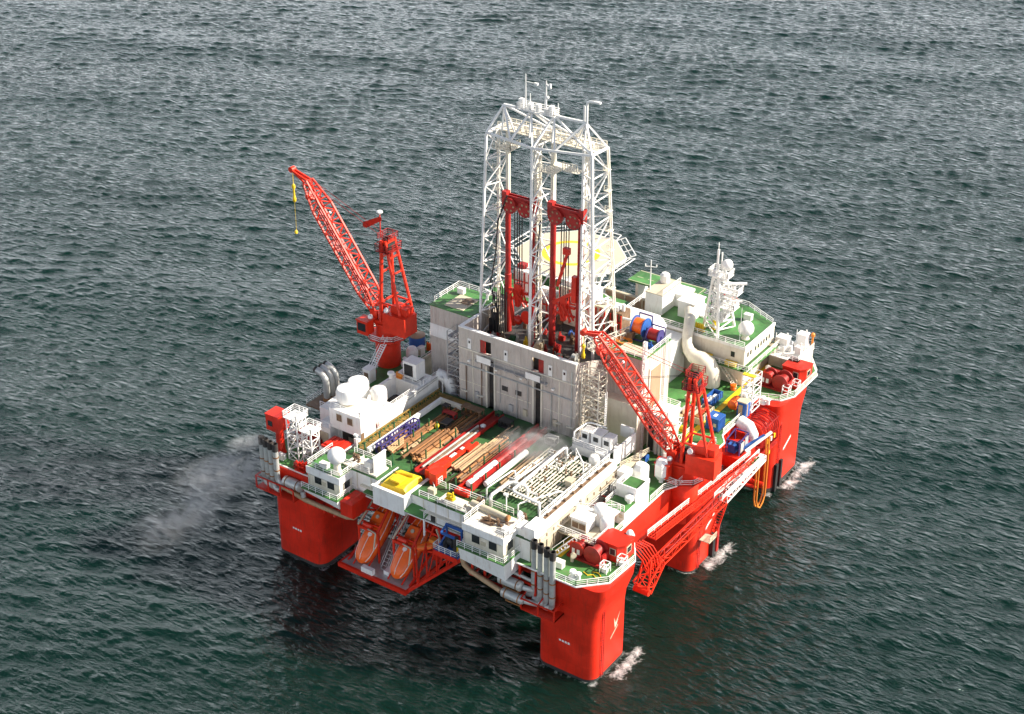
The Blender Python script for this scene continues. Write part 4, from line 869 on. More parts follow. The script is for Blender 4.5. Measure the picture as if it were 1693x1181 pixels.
# ------------------------------------------------------------------ front control houses over the deck edge
def house(label,x0,x1,y0,y1,zf,zt,wins,sk,roofm='green',wr=1.4):
    t=T('deckhouse',label,'deckhouse',((x0+x1)/2,(y0+y1)/2,zf),'white houses on the front deck edge')
    build('wall',MB().box(x0,y0,zf,x1,y1,zt),M['cream'],t)
    r=MB(); r.box(x0-.1,y0-.25,zt-.95,x1+.25,y0-.004,zt+.35); r.box(x1+.004,y0-.003,zt-.95,x1+.25,y1,zt+.35); build('fascia',r,M['white'],t)
    build('roof',MB().box(x0-.1,y0,zt+.004,x1+.002,y1,zt+.16),M[roofm],t)
    for a in wins:
        w_=MB(); w_.box(a-.12,y0-.1,zf+.75,a+1.62,y0-.004,zt-1.0); w_=build('window',w_,M['cream'],t)
        build('pane',MB().box(a,y0-.13,zf+.87,a+1.5,y0-.102,zt-1.02),M['glass'],w_)
    d_=build('door',MB().box(x1+.004,y1-1.5,zf,x1+.09,y1-.5,zf+2.1),M['white'],t)
    v_=MB(); v_.cb(((x0+x1)/2,y0-.06,zf+.9),.9,.1,.7); build('louvre',v_,M['ivory'],t)
    v_=MB(); v_.path([(x0+.3,y0-.12,zf+.05),(x0+.3,y0-.12,zt-1.1),(x1-.4,y0-.12,zt-1.1)],.06,5); build('conduit',v_,M['steel'],t)
    w_=build('window',MB().box(x1+.004,y0+.9,zf+.7,x1+.1,y0+2.7,zt-1.0),M['cream'],t); build('pane',MB().box(x1+.102,y0+1.1,zf+.85,x1+.13,y0+2.5,zt-1.1),M['glass'],w_)
    build('walkway',MB().box(x0-.4,y0-1.5,zf-.2,x1+wr,y0-.004,zf-.02).box(x1+.004,y0,zf-.2,x1+wr,y1,zf-.02),M['green'],t)
    s_=MB(); s_.add([(x0,y0-1.45,zf-.21),(x1+wr-.05,y0-1.45,zf-.21),(x1+wr-.05,y0-1.0,sk-.7),(x0,y0-1.0,sk),(x0,y1,zf-.21),(x1+wr-.05,y1,zf-.21),(x1+wr-.05,y1,sk-.5),(x0,y1,sk)],[(0,1,2,3),(7,6,5,4),(0,4,5,1),(1,5,6,2),(2,6,7,3),(3,7,4,0)])
    build('skirt',s_,M['white'],t)
    build('railing',MB().rail([(x0-.3,y0-1.4,zf),(x1+wr-.1,y0-1.4,zf),(x1+wr-.1,y1,zf)],1.1,.08,1.6),M['whiteb'],t)
    build('railing',MB().rail([(x0,y1-.1,zt+.3),(x0,y0+.1,zt+.3),(x1,y0+.1,zt+.3),(x1,y1-.1,zt+.3)],1.1,.08),M['whiteb'],t)
    return t
house('white deckhouse with two dark windows and green roof under the small ball radome',-55.2,-48.2,-4.5,2.2,19.15,22.5,(-53.6,-50.8),18.1,'green',.55)
house('white deckhouse with two dark windows beside the front stacks and silencers',-22.6,-14.9,-4.4,1.4,20.3,23.8,(-20.9,-17.6),17.7,'cream',1.1)
radome((-49.6,-3.2,22.66),1.55,'white ball radome on the green roof of the front deckhouse',2.0)
for x,y,z,sx,sy,h,lab in((-52.6,-3.0,22.67,1.6,.9,.8,'white locker on the green deckhouse roof before the radome'),(-15.4,-2.6,23.97,1.5,1.0,.8,'white locker on the deckhouse roof beside the silencers')):
    one('roof_locker',MB().cb((x,y,z),sx,sy,h).cb((x,y,z+h+.003),sx+.1,sy+.1,.08),M['white'],lab,'locker')
t=MB(); t.tube((-24.5,.6,24.3),(-17.5,.2,24.3),.55,12); t.cb((-23.5,.5,23.07),.5,1,.7); t.cb((-18.6,.3,23.97),.5,1,.3); one('deck_tank',t,M['ivory'],'cream horizontal tank lying above the deckhouse beside the pipe deck','tank')
one('drum_cap',MB().lathe([(.55,-.2),(.62,0),(.55,.2)],(-17.2,.2,24.3),14,'x'),M['rust'],'rusty hose drum at the end of the cream tank','drum')
ms=MB()
for k in range(9): ms.tube((-20.4+k*.55,-1.6+.4*math.sin(k*2),23.97),(-20.4+k*.55,-1.6+.4*math.sin(k*2),24.4+.35*(k%3)),.2,8)
ms.tube((-20.8,-2,24.5),(-16.2,-1.2,24.5),.12,6); ms.box(-20.6,-2.6,23.97,-18.4,-1.1,24.25)
one('roof_equipment',ms,M['brown'],'jumble of brown pipe fittings on the cream deckhouse roof','machine')
# ------------------------------------------------------------------ exhaust stacks and silencers
def elbow(p,d,r0,n=6):
    """quarter bend from vertical (down) to direction d"""
    p=V(p); d=V(d).normalized(); return [p+d*(r0*(1-math.cos(a)))-V((0,0,r0*math.sin(a))) for a in np.linspace(0,math.pi/2,n)]
def stack(x,y,zb,zt,d,lab,grp,ln=1.5):
    t=T('exhaust_stack',lab,'exhaust stack',(x,y,zb),grp)
    pts=[(x,y,zt-.9),(x,y,zb+1.4)]+[tuple(q) for q in elbow((x,y,zb+1.2),d,1.0)]; e=V(pts[-1])+V(d)*ln; pts.append(tuple(e))
    build('pipe',MB().path(pts,.5,14),M['steel'],t,50)
    m_=MB(); m_.loft([[(x+q*math.cos(i*.4488),y+q*math.sin(i*.4488),z) for i in range(14)] for q,z in((.52,zt-1.5),(.52,zt),(.42,zt),(.42,zt-1.4))]); build('mouth',m_,M['soot'],t)
    for z in(zb+2.6,zb+5.2): build('band',MB().lathe([(.56,0),(.56,.22)],(x,y,z),14),M['rust'],t)
FS=[(-10.6,-1.7),(-9.3,-1.9),(-8.0,-2.1),(-6.8,-2.3)]
ords=('first','second','third','last')
for k,(x,y) in enumerate(FS): stack(x,y-.4,13.2-.2*k,24.2-.1*k,(-1,0,0) if k%2 else (-1,0,0),'grey sooty topped exhaust stack, %s from the white deckhouse, at the front corner column'%ords[k],'upright exhaust stacks at the front corner',.3+.9*k*.0)
LS=[(-66.4,-3.2),(-65.2,-3.4),(-64.0,-3.6),(-62.8,-3.7)]
for k,(x,y) in enumerate(LS): stack(x,y-.4,14.6 if k<3 else 16.2,24.2,(1,0,0),'weathered exhaust stack, %s from the open sea, at the column below the red cab'%ords[k],'upright exhaust stacks below the red cab',.5)
def silencer(x0,x1,y,z,r,lab,tail=None):
    t=T('silencer',lab,'exhaust silencer',((x0+x1)/2,y,z-r),'horizontal exhaust silencers')
    build('drum',MB().lathe([(r*.55,x0-.3),(r,x0),(r,x1),(r*.55,x1+.3)],(0,y,z),20,'x'),M['steel'],t,50)
    b_=MB()
    for x in(x0+.6,x1-.6): b_.lathe([(r+.04,x-.1),(r+.04,x+.1)],(0,y,z),20,'x'); b_.box(x-.1,y-.1,z-r-.7,x+.1,y+.9,z-r+.05)
    b_.bar((x0+.6,y,z-r-.6),(x1-.6,y,z-r-.6),.16); build('saddle',b_,M['rust'],t)
    if tail: build('pipe',MB().path(tail,.45,12),M['steel'],t,50)
silencer(-16.2,-12.2,-3.4,15.4,.85,'upper grey silencer drum under the white deckhouse by the front stacks',[(-11.9,-3.4,15.4),(-11.2,-3.1,15.2),(-10.7,-2.4,14.6)])
silencer(-15.4,-11.6,-3.8,13.2,.8,'lower grey silencer drum under the white deckhouse by the front stacks',[(-11.3,-3.8,13.2),(-10.4,-3.4,13),(-9.4,-2.6,12.6)])
silencer(-61.4,-57.8,-3.7,17.0,.95,'grey silencer drum beside the weathered stacks below the red cab',[(-57.5,-3.7,16.2),(-57.3,-3.7,15.2)])
for pts,r,lab in (([(-24.6,-2.3,15.4),(-24,-2.5,14.2),(-22.6,-2.7,13.6),(-15.8,-3.8,13.2)],.45,'pale rusty exhaust pipe running under the deckhouse to the lower silencer'),
    ([(-62.6,-3.4,15.2),(-60,-3.5,15.0),(-57,-3.6,14.6),(-53,-3.5,14.5),(-48.2,-3.2,14.3),(-46.8,-3.0,14.6),(-46.4,-2.2,15.2)],.45,'long pale exhaust pipe across the red column beneath the white deckhouse'),
    ([(-19,-1.9,16.8),(-16.5,-2.2,16.6),(-11,-2.3,16.4)],.3,'thin grey pipe behind the upper silencer drum')):
    one('exhaust_pipe',MB().path(pts,r,12),M['steel' if r<.4 else 'paleB'],lab,'pipe',ang=50)
bk=MB()
for x in(-11.6,-8.4,-5.4):
    bk.bar((x,-4.3,11.9),(x,-4.3,13.9),.2); bk.bar((x,-4.3,11.9),(x,-1.4,11.9),.2); bk.bar((x,-4.3,13.9),(x,-2,14.6),.16)
for z in(11.9,13.9): bk.bar((-11.6,-4.3,z),(-5.4,-4.3,z),.2); bk.bar((-5.4,-4.3,z),(-5.4,-1.4,z),.2)
bk.box(-11.6,-4.2,11.95,-5.4,-1.4,12.05)
one('stack_basket',bk,M['red'],'red steel basket frame round the feet of the front corner stacks','frame')
bk=MB()
for x in(-67.2,-64.4,-61.6,-58.6):
    bk.bar((x,-4.9,14.2),(x,-4.9,16.6),.2); bk.bar((x,-4.9,14.2),(x,-1.4,14.2),.2)
for z in(14.2,16.6): bk.bar((-67.2,-4.9,z),(-58.6,-4.9,z),.2); bk.bar((-67.2,-4.9,z),(-67.2,-1.4,z),.2)
bk.box(-67.2,-4.8,14.25,-58.6,-1.4,14.35)
one('stack_basket',bk,M['red'],'red steel basket frame round the weathered stacks below the red cab','frame')
for lab,y in(('bent exhaust pipe curling seaward, first from the front of three',16.4),('bent exhaust pipe curling seaward, middle of three',17.7),('bent exhaust pipe curling seaward, last of three towards the raised crane',19.0)):
    t=T('bent_exhaust',lab,'exhaust pipe',(-69,y,21),'three bent exhaust pipes at the sea side')
    build('pipe',MB().path([(-68.8,y,21),(-68.8,y,24.4),(-68.95,y,25.3),(-69.4,y-.05,26.0),(-70.1,y-.1,26.5),(-70.8,y-.15,26.7)],.62,14),M['steel'],t,50)
    build('mouth',MB().path([(-70.804,y-.15,26.7),(-71.2,y-.18,26.75)],.6,14),M['soot'],t); build('flange',MB().lathe([(.85,0),(.85,.5)],(-68.8,y,21),14),M['rust'],t)
# ------------------------------------------------------------------ red module, lifeboats and davits
rm_=T('red_cabin','red steel cabin hung beside the lifeboats under the white deckhouse','cabin',(-46.4,-3.3,16.3))
x0,x1,y0,y1=-47.55,-45.0,-5.3,-1.5
build('wall',MB().box(x0,y0,16.3,x1,y1,19.0),M['red'],rm_); build('roof',MB().add([(x0-.05,y0-.05,19.004),(x1+.05,y0-.05,19.004),(x1+.05,y1,19.004),(x0-.05,y1,19.004),(x0+.5,y0+.4,19.5),(x1-.5,y0+.4,19.5),(x1-.5,y1-.3,19.5),(x0+.5,y1-.3,19.5)],[(0,3,2,1),(4,5,6,7),(0,1,5,4),(1,2,6,5),(2,3,7,6),(3,0,4,7)]),M['red'],rm_)
g=MB(); g.bar((x0+.3,y1-.2,16.2),(x0+.3,y1+2.6,14.5),.3); g.bar((x1-.3,y1-.2,16.2),(x1-.3,y1+2.6,14.5),.3); g.box(x0,y0+.2,16.1,x1,y1,16.28); build('support',g,M['red'],rm_)
lp=T('lifeboat_platform','red edged grey boat launching platform below the two steep lifeboats','platform',(-41,-1,6.6))
build('deck_plate',MB().box(-47.6,-6,6.7,-33.6,4,6.9),M['steel'],lp)
g=MB(); g.box(-47.9,-6.5,6.2,-33.3,-6.004,7.0); g.box(-47.9,-6,6.2,-47.604,4,7.0); g.box(-33.596,-6,6.2,-33.3,4,7.0)
for x in(-47,-33.8): g.bar((x,3.6,6.6),(x,3.6,12.5),.5); g.bar((x,-5.5,6.4),(x,3.8,11),.35)
for x in(-45,-36): g.box(x,-5,5.2,x+.5,-4.5,6.2)
build('frame',g,M['red'],lp)
build('winch_box',MB().box(-43,-6.2,6.91,-40.6,-5.4,8.0),M['white'],lp); build('winch_box',MB().box(-39.4,-4.6,6.91,-38.3,-2.6,7.7),M['white'],lp)
g=MB(); g.bar((-33.4,-5,6.6),(-24.5,3.5,14.5),.55)
g=MB(); g.bar((-33.5,-5.6,6.6),(-24.4,1.5,14.4),.5); g.bar((-33.5,3.4,6.8),(-24.4,3.4,14.6),.4)
for k in range(1,7):
    f=k/7; a=V((-33.5,-5.6,6.6)).lerp(V((-24.4,1.5,14.4)),f); g.bar(a,(a.x,a.y,16.5-2*f+.0),.22); g.bar(a,(a.x+1.3,a.y+1.0,16.5-2*f),.18)
g.bar((-33,-1.0,16.8),(-24.4,-1.8,16.3),.4)
build('brace',g,M['red'],lp)
bstair=T('boat_stair','grey stair descending between the two lifeboats','stair',(-40.2,0,6.9)); build('flight',MB().stair((-40.2,-3.6,6.95),(-40.4,3.6,14.8),1.2,16),M['steel'],bstair)
def lifeboat(cx,lab,rope=True):
    """enclosed boat lying steeply, bow down and seaward"""
    a=V((cx,-5.2,7.7)); b=V((cx+.1,3.3,14.6)); d=(b-a); n=d.normalized(); sx=V((1,0,0)); up=sx.cross(n).normalized()
    t=T('lifeboat',lab,'lifeboat',a,'orange enclosed lifeboats')
    Lh=d.length
    sec=[(0,.35,.2),(.04,1.0,.65),(.12,1.45,1.1),(.3,1.72,1.35),(.6,1.75,1.4),(.85,1.5,1.35),(.96,1.2,1.15),(1,.9,.9)]
    rings=[]
    sec=[(q,w_*1.1,h_*1.08) for q,w_,h_ in sec]
    for s_,wd,hh in sec:
        c=a+d*s_; rg=[]
        for i in range(20):
            q=2*math.pi*i/20; x=math.cos(q); y=math.sin(q)
            sg=lambda v,e:math.copysign(abs(v)**e,v)
            rg.append(c+sx*(wd*sg(x,.75))+up*(hh*sg(y,.8)))
        rings.append(rg)
    build('hull',MB().loft(rings),M['orange'],t,60)
    cn=MB(); rr=[]
    for s_,wd,hh in((.62,1.1,1.4),(.64,1.15,1.9),(.82,1.05,1.9),(.86,.95,1.3)):
        c=a+d*s_; rr.append([c+sx*(wd*math.cos(q))+up*(hh if math.sin(q)>=0 else .6)+n*0 for q in (math.pi*.1,math.pi*.9,math.pi*1.1,math.pi*1.9)])
    build('wheelhouse',cn.loft(rr),M['orange'],t)
    gr=MB()
    def line(side,f):
        pts=[]
        for s_,wd,hh in sec[1:-1]: pts.append(a+d*s_+sx*(side*wd*f)+up*(hh*(1-f**4)**.5*1.02+.03))
        return pts
    gr.path(line(1,.94),.07,5); gr.path(line(-1,.94),.07,5); gr.path(line(1,.02),.05,5)
    build('grab_line',gr,M['white'],t)
    ht=MB(); c=a+d*.45+up*1.38
    ht.add([c+sx*(.42*math.cos(i*.5236))+n*(.42*math.sin(i*.5236))+up*s_ for s_ in(0,.16) for i in range(12)],[tuple(range(11,-1,-1)),tuple(range(12,24))]+[(i,(i+1)%12,(i+1)%12+12,i+12) for i in range(12)])
    build('hatch',ht,M['white'],t)
    ht=MB(); c=a+d*.74+up*1.91
    ht.add([c+sx*(.35*math.cos(i*.5236))+n*(.35*math.sin(i*.5236))+up*s_ for s_ in(0,.12) for i in range(12)],[tuple(range(11,-1,-1)),tuple(range(12,24))]+[(i,(i+1)%12,(i+1)%12+12,i+12) for i in range(12)])
    build('hatch',ht,M['ivory'],t)
    dv=T('boat_davit',lab.replace('steep orange enclosed lifeboat','red steel launching davit round the lifeboat'),'davit',(cx,0,6.9),'red lifeboat davits')
    g=MB()
    for s_ in(-2.1,2.1):
        g.bar((cx+s_,-2.6,6.95),(cx+s_,-2.6,13.2),.3); g.bar((cx+s_,-2.8,13.2),(cx+s_*.8,2.6,17.6),.34); g.bar((cx+s_*.85,3.4,7),(cx+s_*.8,2.8,17.6),.34)
        g.bar((cx+s_*.7,-5.3,6.96),(cx+s_*.7,4,12.6),.2)
    g.bar((cx-1.95,-2.7,13.2),(cx+1.95,-2.7,13.2),.5); g.bar((cx-1.6,2.6,17.5),(cx+1.6,2.6,17.5),.3); g.bar((cx-2,-2.0,13.9),(cx+2,-2.0,13.9),.25)
    build('frame',g,M['crane'],dv)
    g=MB(); g.bar((cx-1.9,-3.0,13.6),(cx-1.3,1.9,17.8),.22); g.bar((cx+1.95,-3.1,13.3),(cx+2.3,-4.2,10.6),.2); g.bar((cx+.2,-3.0,13.5),(cx+1.95,-3.1,13.3),.2); build('chute_bar',g,M['ivory'],dv)
    build('winch',MB().lathe([(.5,-.9),(.5,.9)],(cx-.3,-2.2,13.6),12,'x'),M['crane'],dv)
lifeboat(-44.0,'steep orange enclosed lifeboat beside the red cabin')
lifeboat(-36.5,'steep orange enclosed lifeboat nearer the blue winch frame')
rb=T('rescue_boat','small orange rescue boat in a red cradle between lifeboats and blue winch frame','boat',(-31,-2.2,15))
a=V((-32.9,-4.2,14.6)); b=V((-29.0,-.6,15.6)); d=b-a; n=d.normalized(); sx=V((n.y,-n.x,0)).normalized(); up=sx.cross(n); rings=[]
for s_,wd,hh in((0,.1,.15),(.1,.5,.4),(.3,.9,.55),(.8,1,.6),(1,.9,.55)): rings.append([a+d*s_+sx*(wd*math.cos(q))+up*(hh*math.sin(q)) for q in np.linspace(0,2*math.pi,14,endpoint=False)])
build('hull',MB().loft(rings),M['orange'],rb,60)
g=MB(); c=a+d*.6; g.cb((c.x,c.y,c.z+.3),1.1,1.0,.8); g.path([a+d*.1+sx*.4+up*.45,a+d*.4+sx*.9+up*.5,a+d*.95+sx*.9+up*.5],.08,5); build('console',g,M['hose'],rb)
g=MB()
for p,q in(((-32.4,-.8,14.2),(-30.6,-1.6,18.6)),((-29.4,.2,14.2),(-30.2,-1.2,18.6)),((-28.6,-2.2,14.6),(-29.6,-1.6,18.4)),((-30.8,-1.6,18.6),(-29.4,-1.6,18.4)),((-33,-2,14.2),(-28,.6,14.2)),((-31.8,-3.4,14.1),(-28.2,-1.8,14.4)),((-31.4,-1.2,16.5),(-29.0,-1.0,16.5))): g.bar(p,q,.32)
build('cradle',g,M['crane'],rb); build('arm',MB().bar((-29.6,-2.4,18.8),(-28.4,-2.6,16.2),.2),M['ivory'],rb)
bf=T('hydraulic_winch','blue framed winch unit on a railed platform beside the rescue boat','winch',(-26,-3,16.8),None)
build('platform',MB().box(-28.4,-4.9,16.6,-23.6,-1.7,16.85),M['blue'],bf)
g=MB(); g.box(-28.4,-5,15.9,-23.6,-4.9,16.84); build('skirt',g,M['red'],bf)
build('railing',MB().rail([(-28.4,-3.4,16.85),(-28.4,-4.9,16.85),(-23.7,-4.9,16.85),(-23.7,-2.4,16.85)],1.1,.09,1.2),M['whiteb'],bf)
g=MB()
for x in(-27.6,-24.6):
    g.bar((x,-2.2,16.85),(x,-2.2,20.4),.3)
g.bar((-27.8,-2.2,20.4),(-24.4,-2.2,20.4),.4); g.bar((-27.6,-2.2,20.4),(-27.4,-4,20),.3); g.bar((-27.4,-4,20),(-24.6,-4.2,20.1),.35); g.bar((-27.6,-2.2,18.6),(-28.0,-3.8,17),.3)
build('frame',g,M['blue'],bf)
g=MB(); g.lathe([(.9,-.7),(1.0,-.6),(.6,-.5),(.6,.5),(1.0,.6),(.9,.7)],(-26.2,-3,18.1),16,'x'); g.cb((-25.1,-3.2,16.86),.6,.8,2.6); g.bar((-26.8,-3.6,19.6),(-25.4,-3.4,18.2),.3); g.cb((-27,-3.3,16.86),.7,.7,1.2); build('drum',g,M['dark'],bf)
g=MB(); g.cb((-24.5,-3.4,16.86),.35,.35,1.0); g.cb((-24.3,-2.9,16.86),.3,.3,1.6); build('valve',g,M['yellow'],bf)
# white tray with the yellow machine over the lifeboats
yb=T('loading_tray','white walled tray box projecting over the lifeboats','tray',(-38.4,1,19.4))
g=MB(); g.box(-42.0,-3.3,19.6,-35.4,-3.1,23.2); g.box(-35.6,-3.096,19.6,-35.4,3.4,23.2); g.box(-42.0,-3.096,19.6,-41.8,3.4,23.2); g.box(-41.796,-3.096,21.8,-35.604,3.4,22.0); g.box(-41.9,-3.2,19.7,-35.5,-1.61,19.8)
build('wall',g,M['white'],yb); g=MB(); g.box(-42.2,-3.5,23.204,-35.2,-2.9,23.3); g.box(-35.8,-2.9,23.204,-35.2,3.4,23.3); build('coping',g,M['white'],yb)
build('ledge',MB().add([(-35.396,-3.4,20.6),(-31.6,-3.0,20.2),(-31.6,1.2,21.4),(-35.396,1.2,21.4),(-35.396,-3.4,20.8),(-31.6,-3.0,20.4),(-31.6,1.2,21.6),(-35.396,1.2,21.6)],[(0,3,2,1),(4,5,6,7),(0,1,5,4),(1,2,6,5),(2,3,7,6),(3,0,4,7)]),M['green'],yb)
build('ledge',MB().box(-44.6,-2.7,20.4,-42.004,-1.2,20.6),M['green'],yb)
g=MB(); g.bar((-31.7,-2.9,17),(-31.7,-2.9,20.3),.25); build('post',g,M['white'],yb)
ym=T('yellow_machine','yellow covered winch machine standing in the white tray box','machine',(-38.4,1,22))
rg=[]
for x,hh in((-41.2,1.2),(-40.6,1.9),(-38.6,2.0),(-36.4,2.2),(-36,1.6)): rg.append([(x,-2.2,22.01),(x,2.6,22.01),(x,2.5,22+hh*.85),(x,1.4,22+hh),(x,-1.2,22+hh*.95),(x,-2.1,22+hh*.8)])
build('cover',MB().loft(rg),M['yellow'],ym)
g=MB(); g.box(-39.6,-1.6,24.1,-37.6,.4,24.4); g.tube((-40.4,1,23.9),(-37,1.4,24.3),.3,8); build('hatch',g,M['yellow'],ym)
one('white_screen',MB().box(-44.0,-.6,23.07,-43.8,2.6,26.2).box(-44.1,-.7,26.204,-43.7,2.7,26.35),M['white'],'white upright screen panel beside the yellow machine','panel')
# ------------------------------------------------------------------ pipe deck load
def ptag(o): return o
PIPEG={}
def pipes(n,xc,dx,y0,y1,z,r,m,lab,grp,jit=.8,rows=1,label_one=True):
    rr=random.Random(int(xc*10)+n)
    for row in range(rows):
        for k in range(n-row):
            x=xc+(k+row*.5)*dx+rr.uniform(-.12,.12)*dx; a=y0+rr.uniform(0,jit*1.5); b=y1-rr.uniform(0,jit*1.5); zz=z+r+row*r*1.7+rr.uniform(0,.06); tw=rr.uniform(-.14,.14)
            if row and rr.random()<.35: continue
            f_=lambda y:(x+tw*(y-a)/(b-a),y,zz); t=MB().tube(f_(a),f_(b),r,8); t.tube(f_(a-.02),f_(a+.35),r*1.28,8); t.tube(f_(b-.35),f_(b+.02),r*1.28,8)
            one('drill_pipe',t,M['brown' if m=='rust' and rr.random()<.3 else m],lab,'pipe',grp)
Z=23.07
pipes(5,-46.1,.36,5.2,19,Z+.15,.17,'rust','thin rusty pipe lying beside the violet baskets on the pipe deck','thin rusty pipes beside the violet baskets',2.5,2)
pipes(3,-44.0,.5,6.4,12.5,Z+.1,.22,'paleB','pale short pipe on the green pipe deck beside the rusty pipes','short pale pipes',2.5)
pipes(5,-42.7,.66,5.6,17.8,Z+.25,.26,'rust','thick rust brown casing pipe next to the red conveyor on the pipe deck','tan casing pipes next to the red conveyor',1.2,2)
pipes(6,-40.0,.28,6.2,12.5,Z+.15,.13,'wood','short brown pipe stacked against the red conveyor','short brown pipes against the conveyor',.6,2)
pipes(5,-34.4,.5,5.6,18.4,Z+.2,.18,'paleB','pale pipe between the two red troughs on the pipe deck','pale pipes between the red troughs',1.8,2)
pipes(5,-31.9,.48,4.6,21,Z+.15,.15,'rust','rusty slim pipe alongside the red trough carrying the white tube','rusty slim pipes alongside the red trough',2.2,2)
pipes(5,-24.4,.5,6.5,18.5,Z+.5,.17,'paleB','cream pipe on the grated rack beside the white tank tube','cream pipes on the grated rack',1.5)
pipes(5,-45.9,.33,12,25.5,Z+.1,.15,'rust','slim rusty pipe lying in building shade beyond the violet baskets','slim rusty pipes in building shade',2.0,2)
pipes(5,-33.6,.34,12.5,25.5,Z+.1,.14,'paleB','slim pale pipe running up to the wall between the two doorways','slim pale pipes up to the wall',2.0)
pipes(4,-30.0,.22,14,25.5,Z+.1,.1,'steel','thin grey rod beside the red trough near the second doorway','thin grey rods',2.0)
pipes(4,-40.3,.5,13,24,Z+.1,.2,'rust','rusty wide pipe in building shade beside the red conveyor','tan pipes in building shade',2.5)
pipes(6,-42.4,.5,16.5,25.5,Z+.1,.17,'rust','dark rusty pipe behind the thick casing pipes','dark tan pipes behind the casing pipes',2.5,1)
pipes(4,-31.0,.5,4.4,12,Z+.75,.2,'rust','rusty pipe on top of the rusty slim pipes by the red trough','tan pipes on top of the slim pipes',1.0)
pipes(4,-46.2,.42,4.8,11,Z+.8,.16,'wood','brown pole on top of the thin rusty pipes','brown poles on the thin rusty pipes',1.5)
pipes(4,-25.4,.36,9,22,Z+.1,.13,'brown','dark brown rod between white tank tube and grated rack','dark brown rods by the white tank tube',2)
t=one('white_tank_tube',MB().tube((-26.2,7,Z+.85),(-26.2,18.5,Z+.85),.55,14).tube((-26.2,6.6,Z+.85),(-26.2,7.0,Z+.85),.45,14),M['white'],'long white tube lying beside the red trough on the pipe deck','tube')
cv=T('pipe_conveyor','red pipe conveyor trough leading to the first tall doorway','conveyor',(-37.3,13,Z),'red pipe conveyors on the pipe deck')
g=MB(); g.box(-38.6,3.6,Z+.3,-38.4,26.5,Z+.95); g.box(-36.5,3.6,Z+.3,-36.3,26.5,Z+.95); g.box(-38.296,3.6,Z+.3,-36.604,26.5,Z+.45)
for y in range(5,26,3): g.box(-38.5,y,Z,-36.4,y+.3,Z+.296)
build('trough',g,M['dred'],cv); [build('pipe',MB().tube((x,5+k,Z+.72),(x,21-k*.7,Z+.72),.2,8),M[m],cv) for k,(x,m) in enumerate(((-38.0,'steel'),(-37.5,'brown'),(-37.0,'steel')))]
pm_=T('pipe_handler','bright red pipe handling machine at the front end of the conveyor','pipe handler',(-35,6,Z))
g=MB(); g.box(-36.2,3.4,Z,-33.4,5.6,Z+1.7); g.box(-35.9,5.604,Z+.5,-34.5,8.4,Z+1.5); g.bar((-35,8.4,Z+1.2),(-35.1,14.6,Z+1.1),.7); g.bar((-34.4,13,Z+1.0),(-34.6,16,Z+1.0),.5); g.bar((-36,4,Z+1.7),(-35,8,Z+2.3),.4)
build('body',g,M['crane'],pm_); build('panel',MB().box(-35.4,9,Z+1.56,-34.9,10.6,Z+1.65),M['white'],pm_); build('panel',MB().box(-35.4,12,Z+1.56,-34.9,12.8,Z+1.65),M['white'],pm_); g=MB(); g.box(-34.6,2.5,Z+.0,-33.2,3.38,Z+2.2); build('cabinet',g,M['crane'],pm_)
cv=T('pipe_conveyor','red pipe conveyor trough carrying a white tube towards the second tall doorway','conveyor',(-28.4,13,Z),'red pipe conveyors on the pipe deck')
g=MB(); g.box(-29.2,4.2,Z+.3,-28.9,26.5,Z+1.5); g.box(-27.5,4.2,Z+.3,-27.2,26.5,Z+1.5); g.box(-28.896,4.2,Z+.3,-27.504,26.5,Z+.5)
for y in range(5,26,2): g.box(-29.1,y,Z,-27.3,y+.25,Z+.296)
g.tube((-28.2,12.5,Z+1.1),(-28.2,21,Z+1.1),.75,12)
build('trough',g,M['dred'],cv); build('tube',MB().tube((-28.2,4.6,Z+1.2),(-28.2,12.4,Z+1.2),.6,12),M['white'],cv)
build('bracket',MB().box(-29.6,2.6,Z,-27,4.19,Z+.8).bar((-29.4,3.2,Z+.8),(-28.2,6,Z+2),.3),M['red'],cv)
wbm=T('white_girder','long cream box girder along the yellow grating of the pipe deck','girder',(-48.6,13,Z)); build('beam',MB().box(-49.0,3.8,Z+.4,-48.3,24.6,Z+1.2),M['white'],wbm); g=MB(); g.box(-48.9,4,Z,-48.4,4.5,Z+.396); g.box(-48.9,14,Z,-48.4,14.5,Z+.396); g.box(-48.9,24,Z,-48.4,24.5,Z+.396); g.box(-48.296,24.0,Z+.4,-44,24.6,Z+1.2); build('support',g,M['cream'],wbm)
yg=MB(); yg.box(-50.9,4,Z+.3,-49.1,27,Z+.4)
for k in range(20): yg.bar((-50.9,4.3+k*1.15,Z+.4),(-50.9,4.3+k*1.15,Z+1.2),.14); yg.bar((-50.9,4.3+k*1.15,Z+1.2),(-49.2,4.3+k*1.15,Z+.45),.1)
yg.bar((-50.9,4,Z+1.2),(-50.9,27,Z+1.2),.18); yg.box(-49.1,25.6,Z+.3,-44,27,Z+.4)
one('yellow_grating',yg,M['darkened'],'ochre yellow grated walkway along the long white wall','walkway')  # shade is put into the yellow of this grating
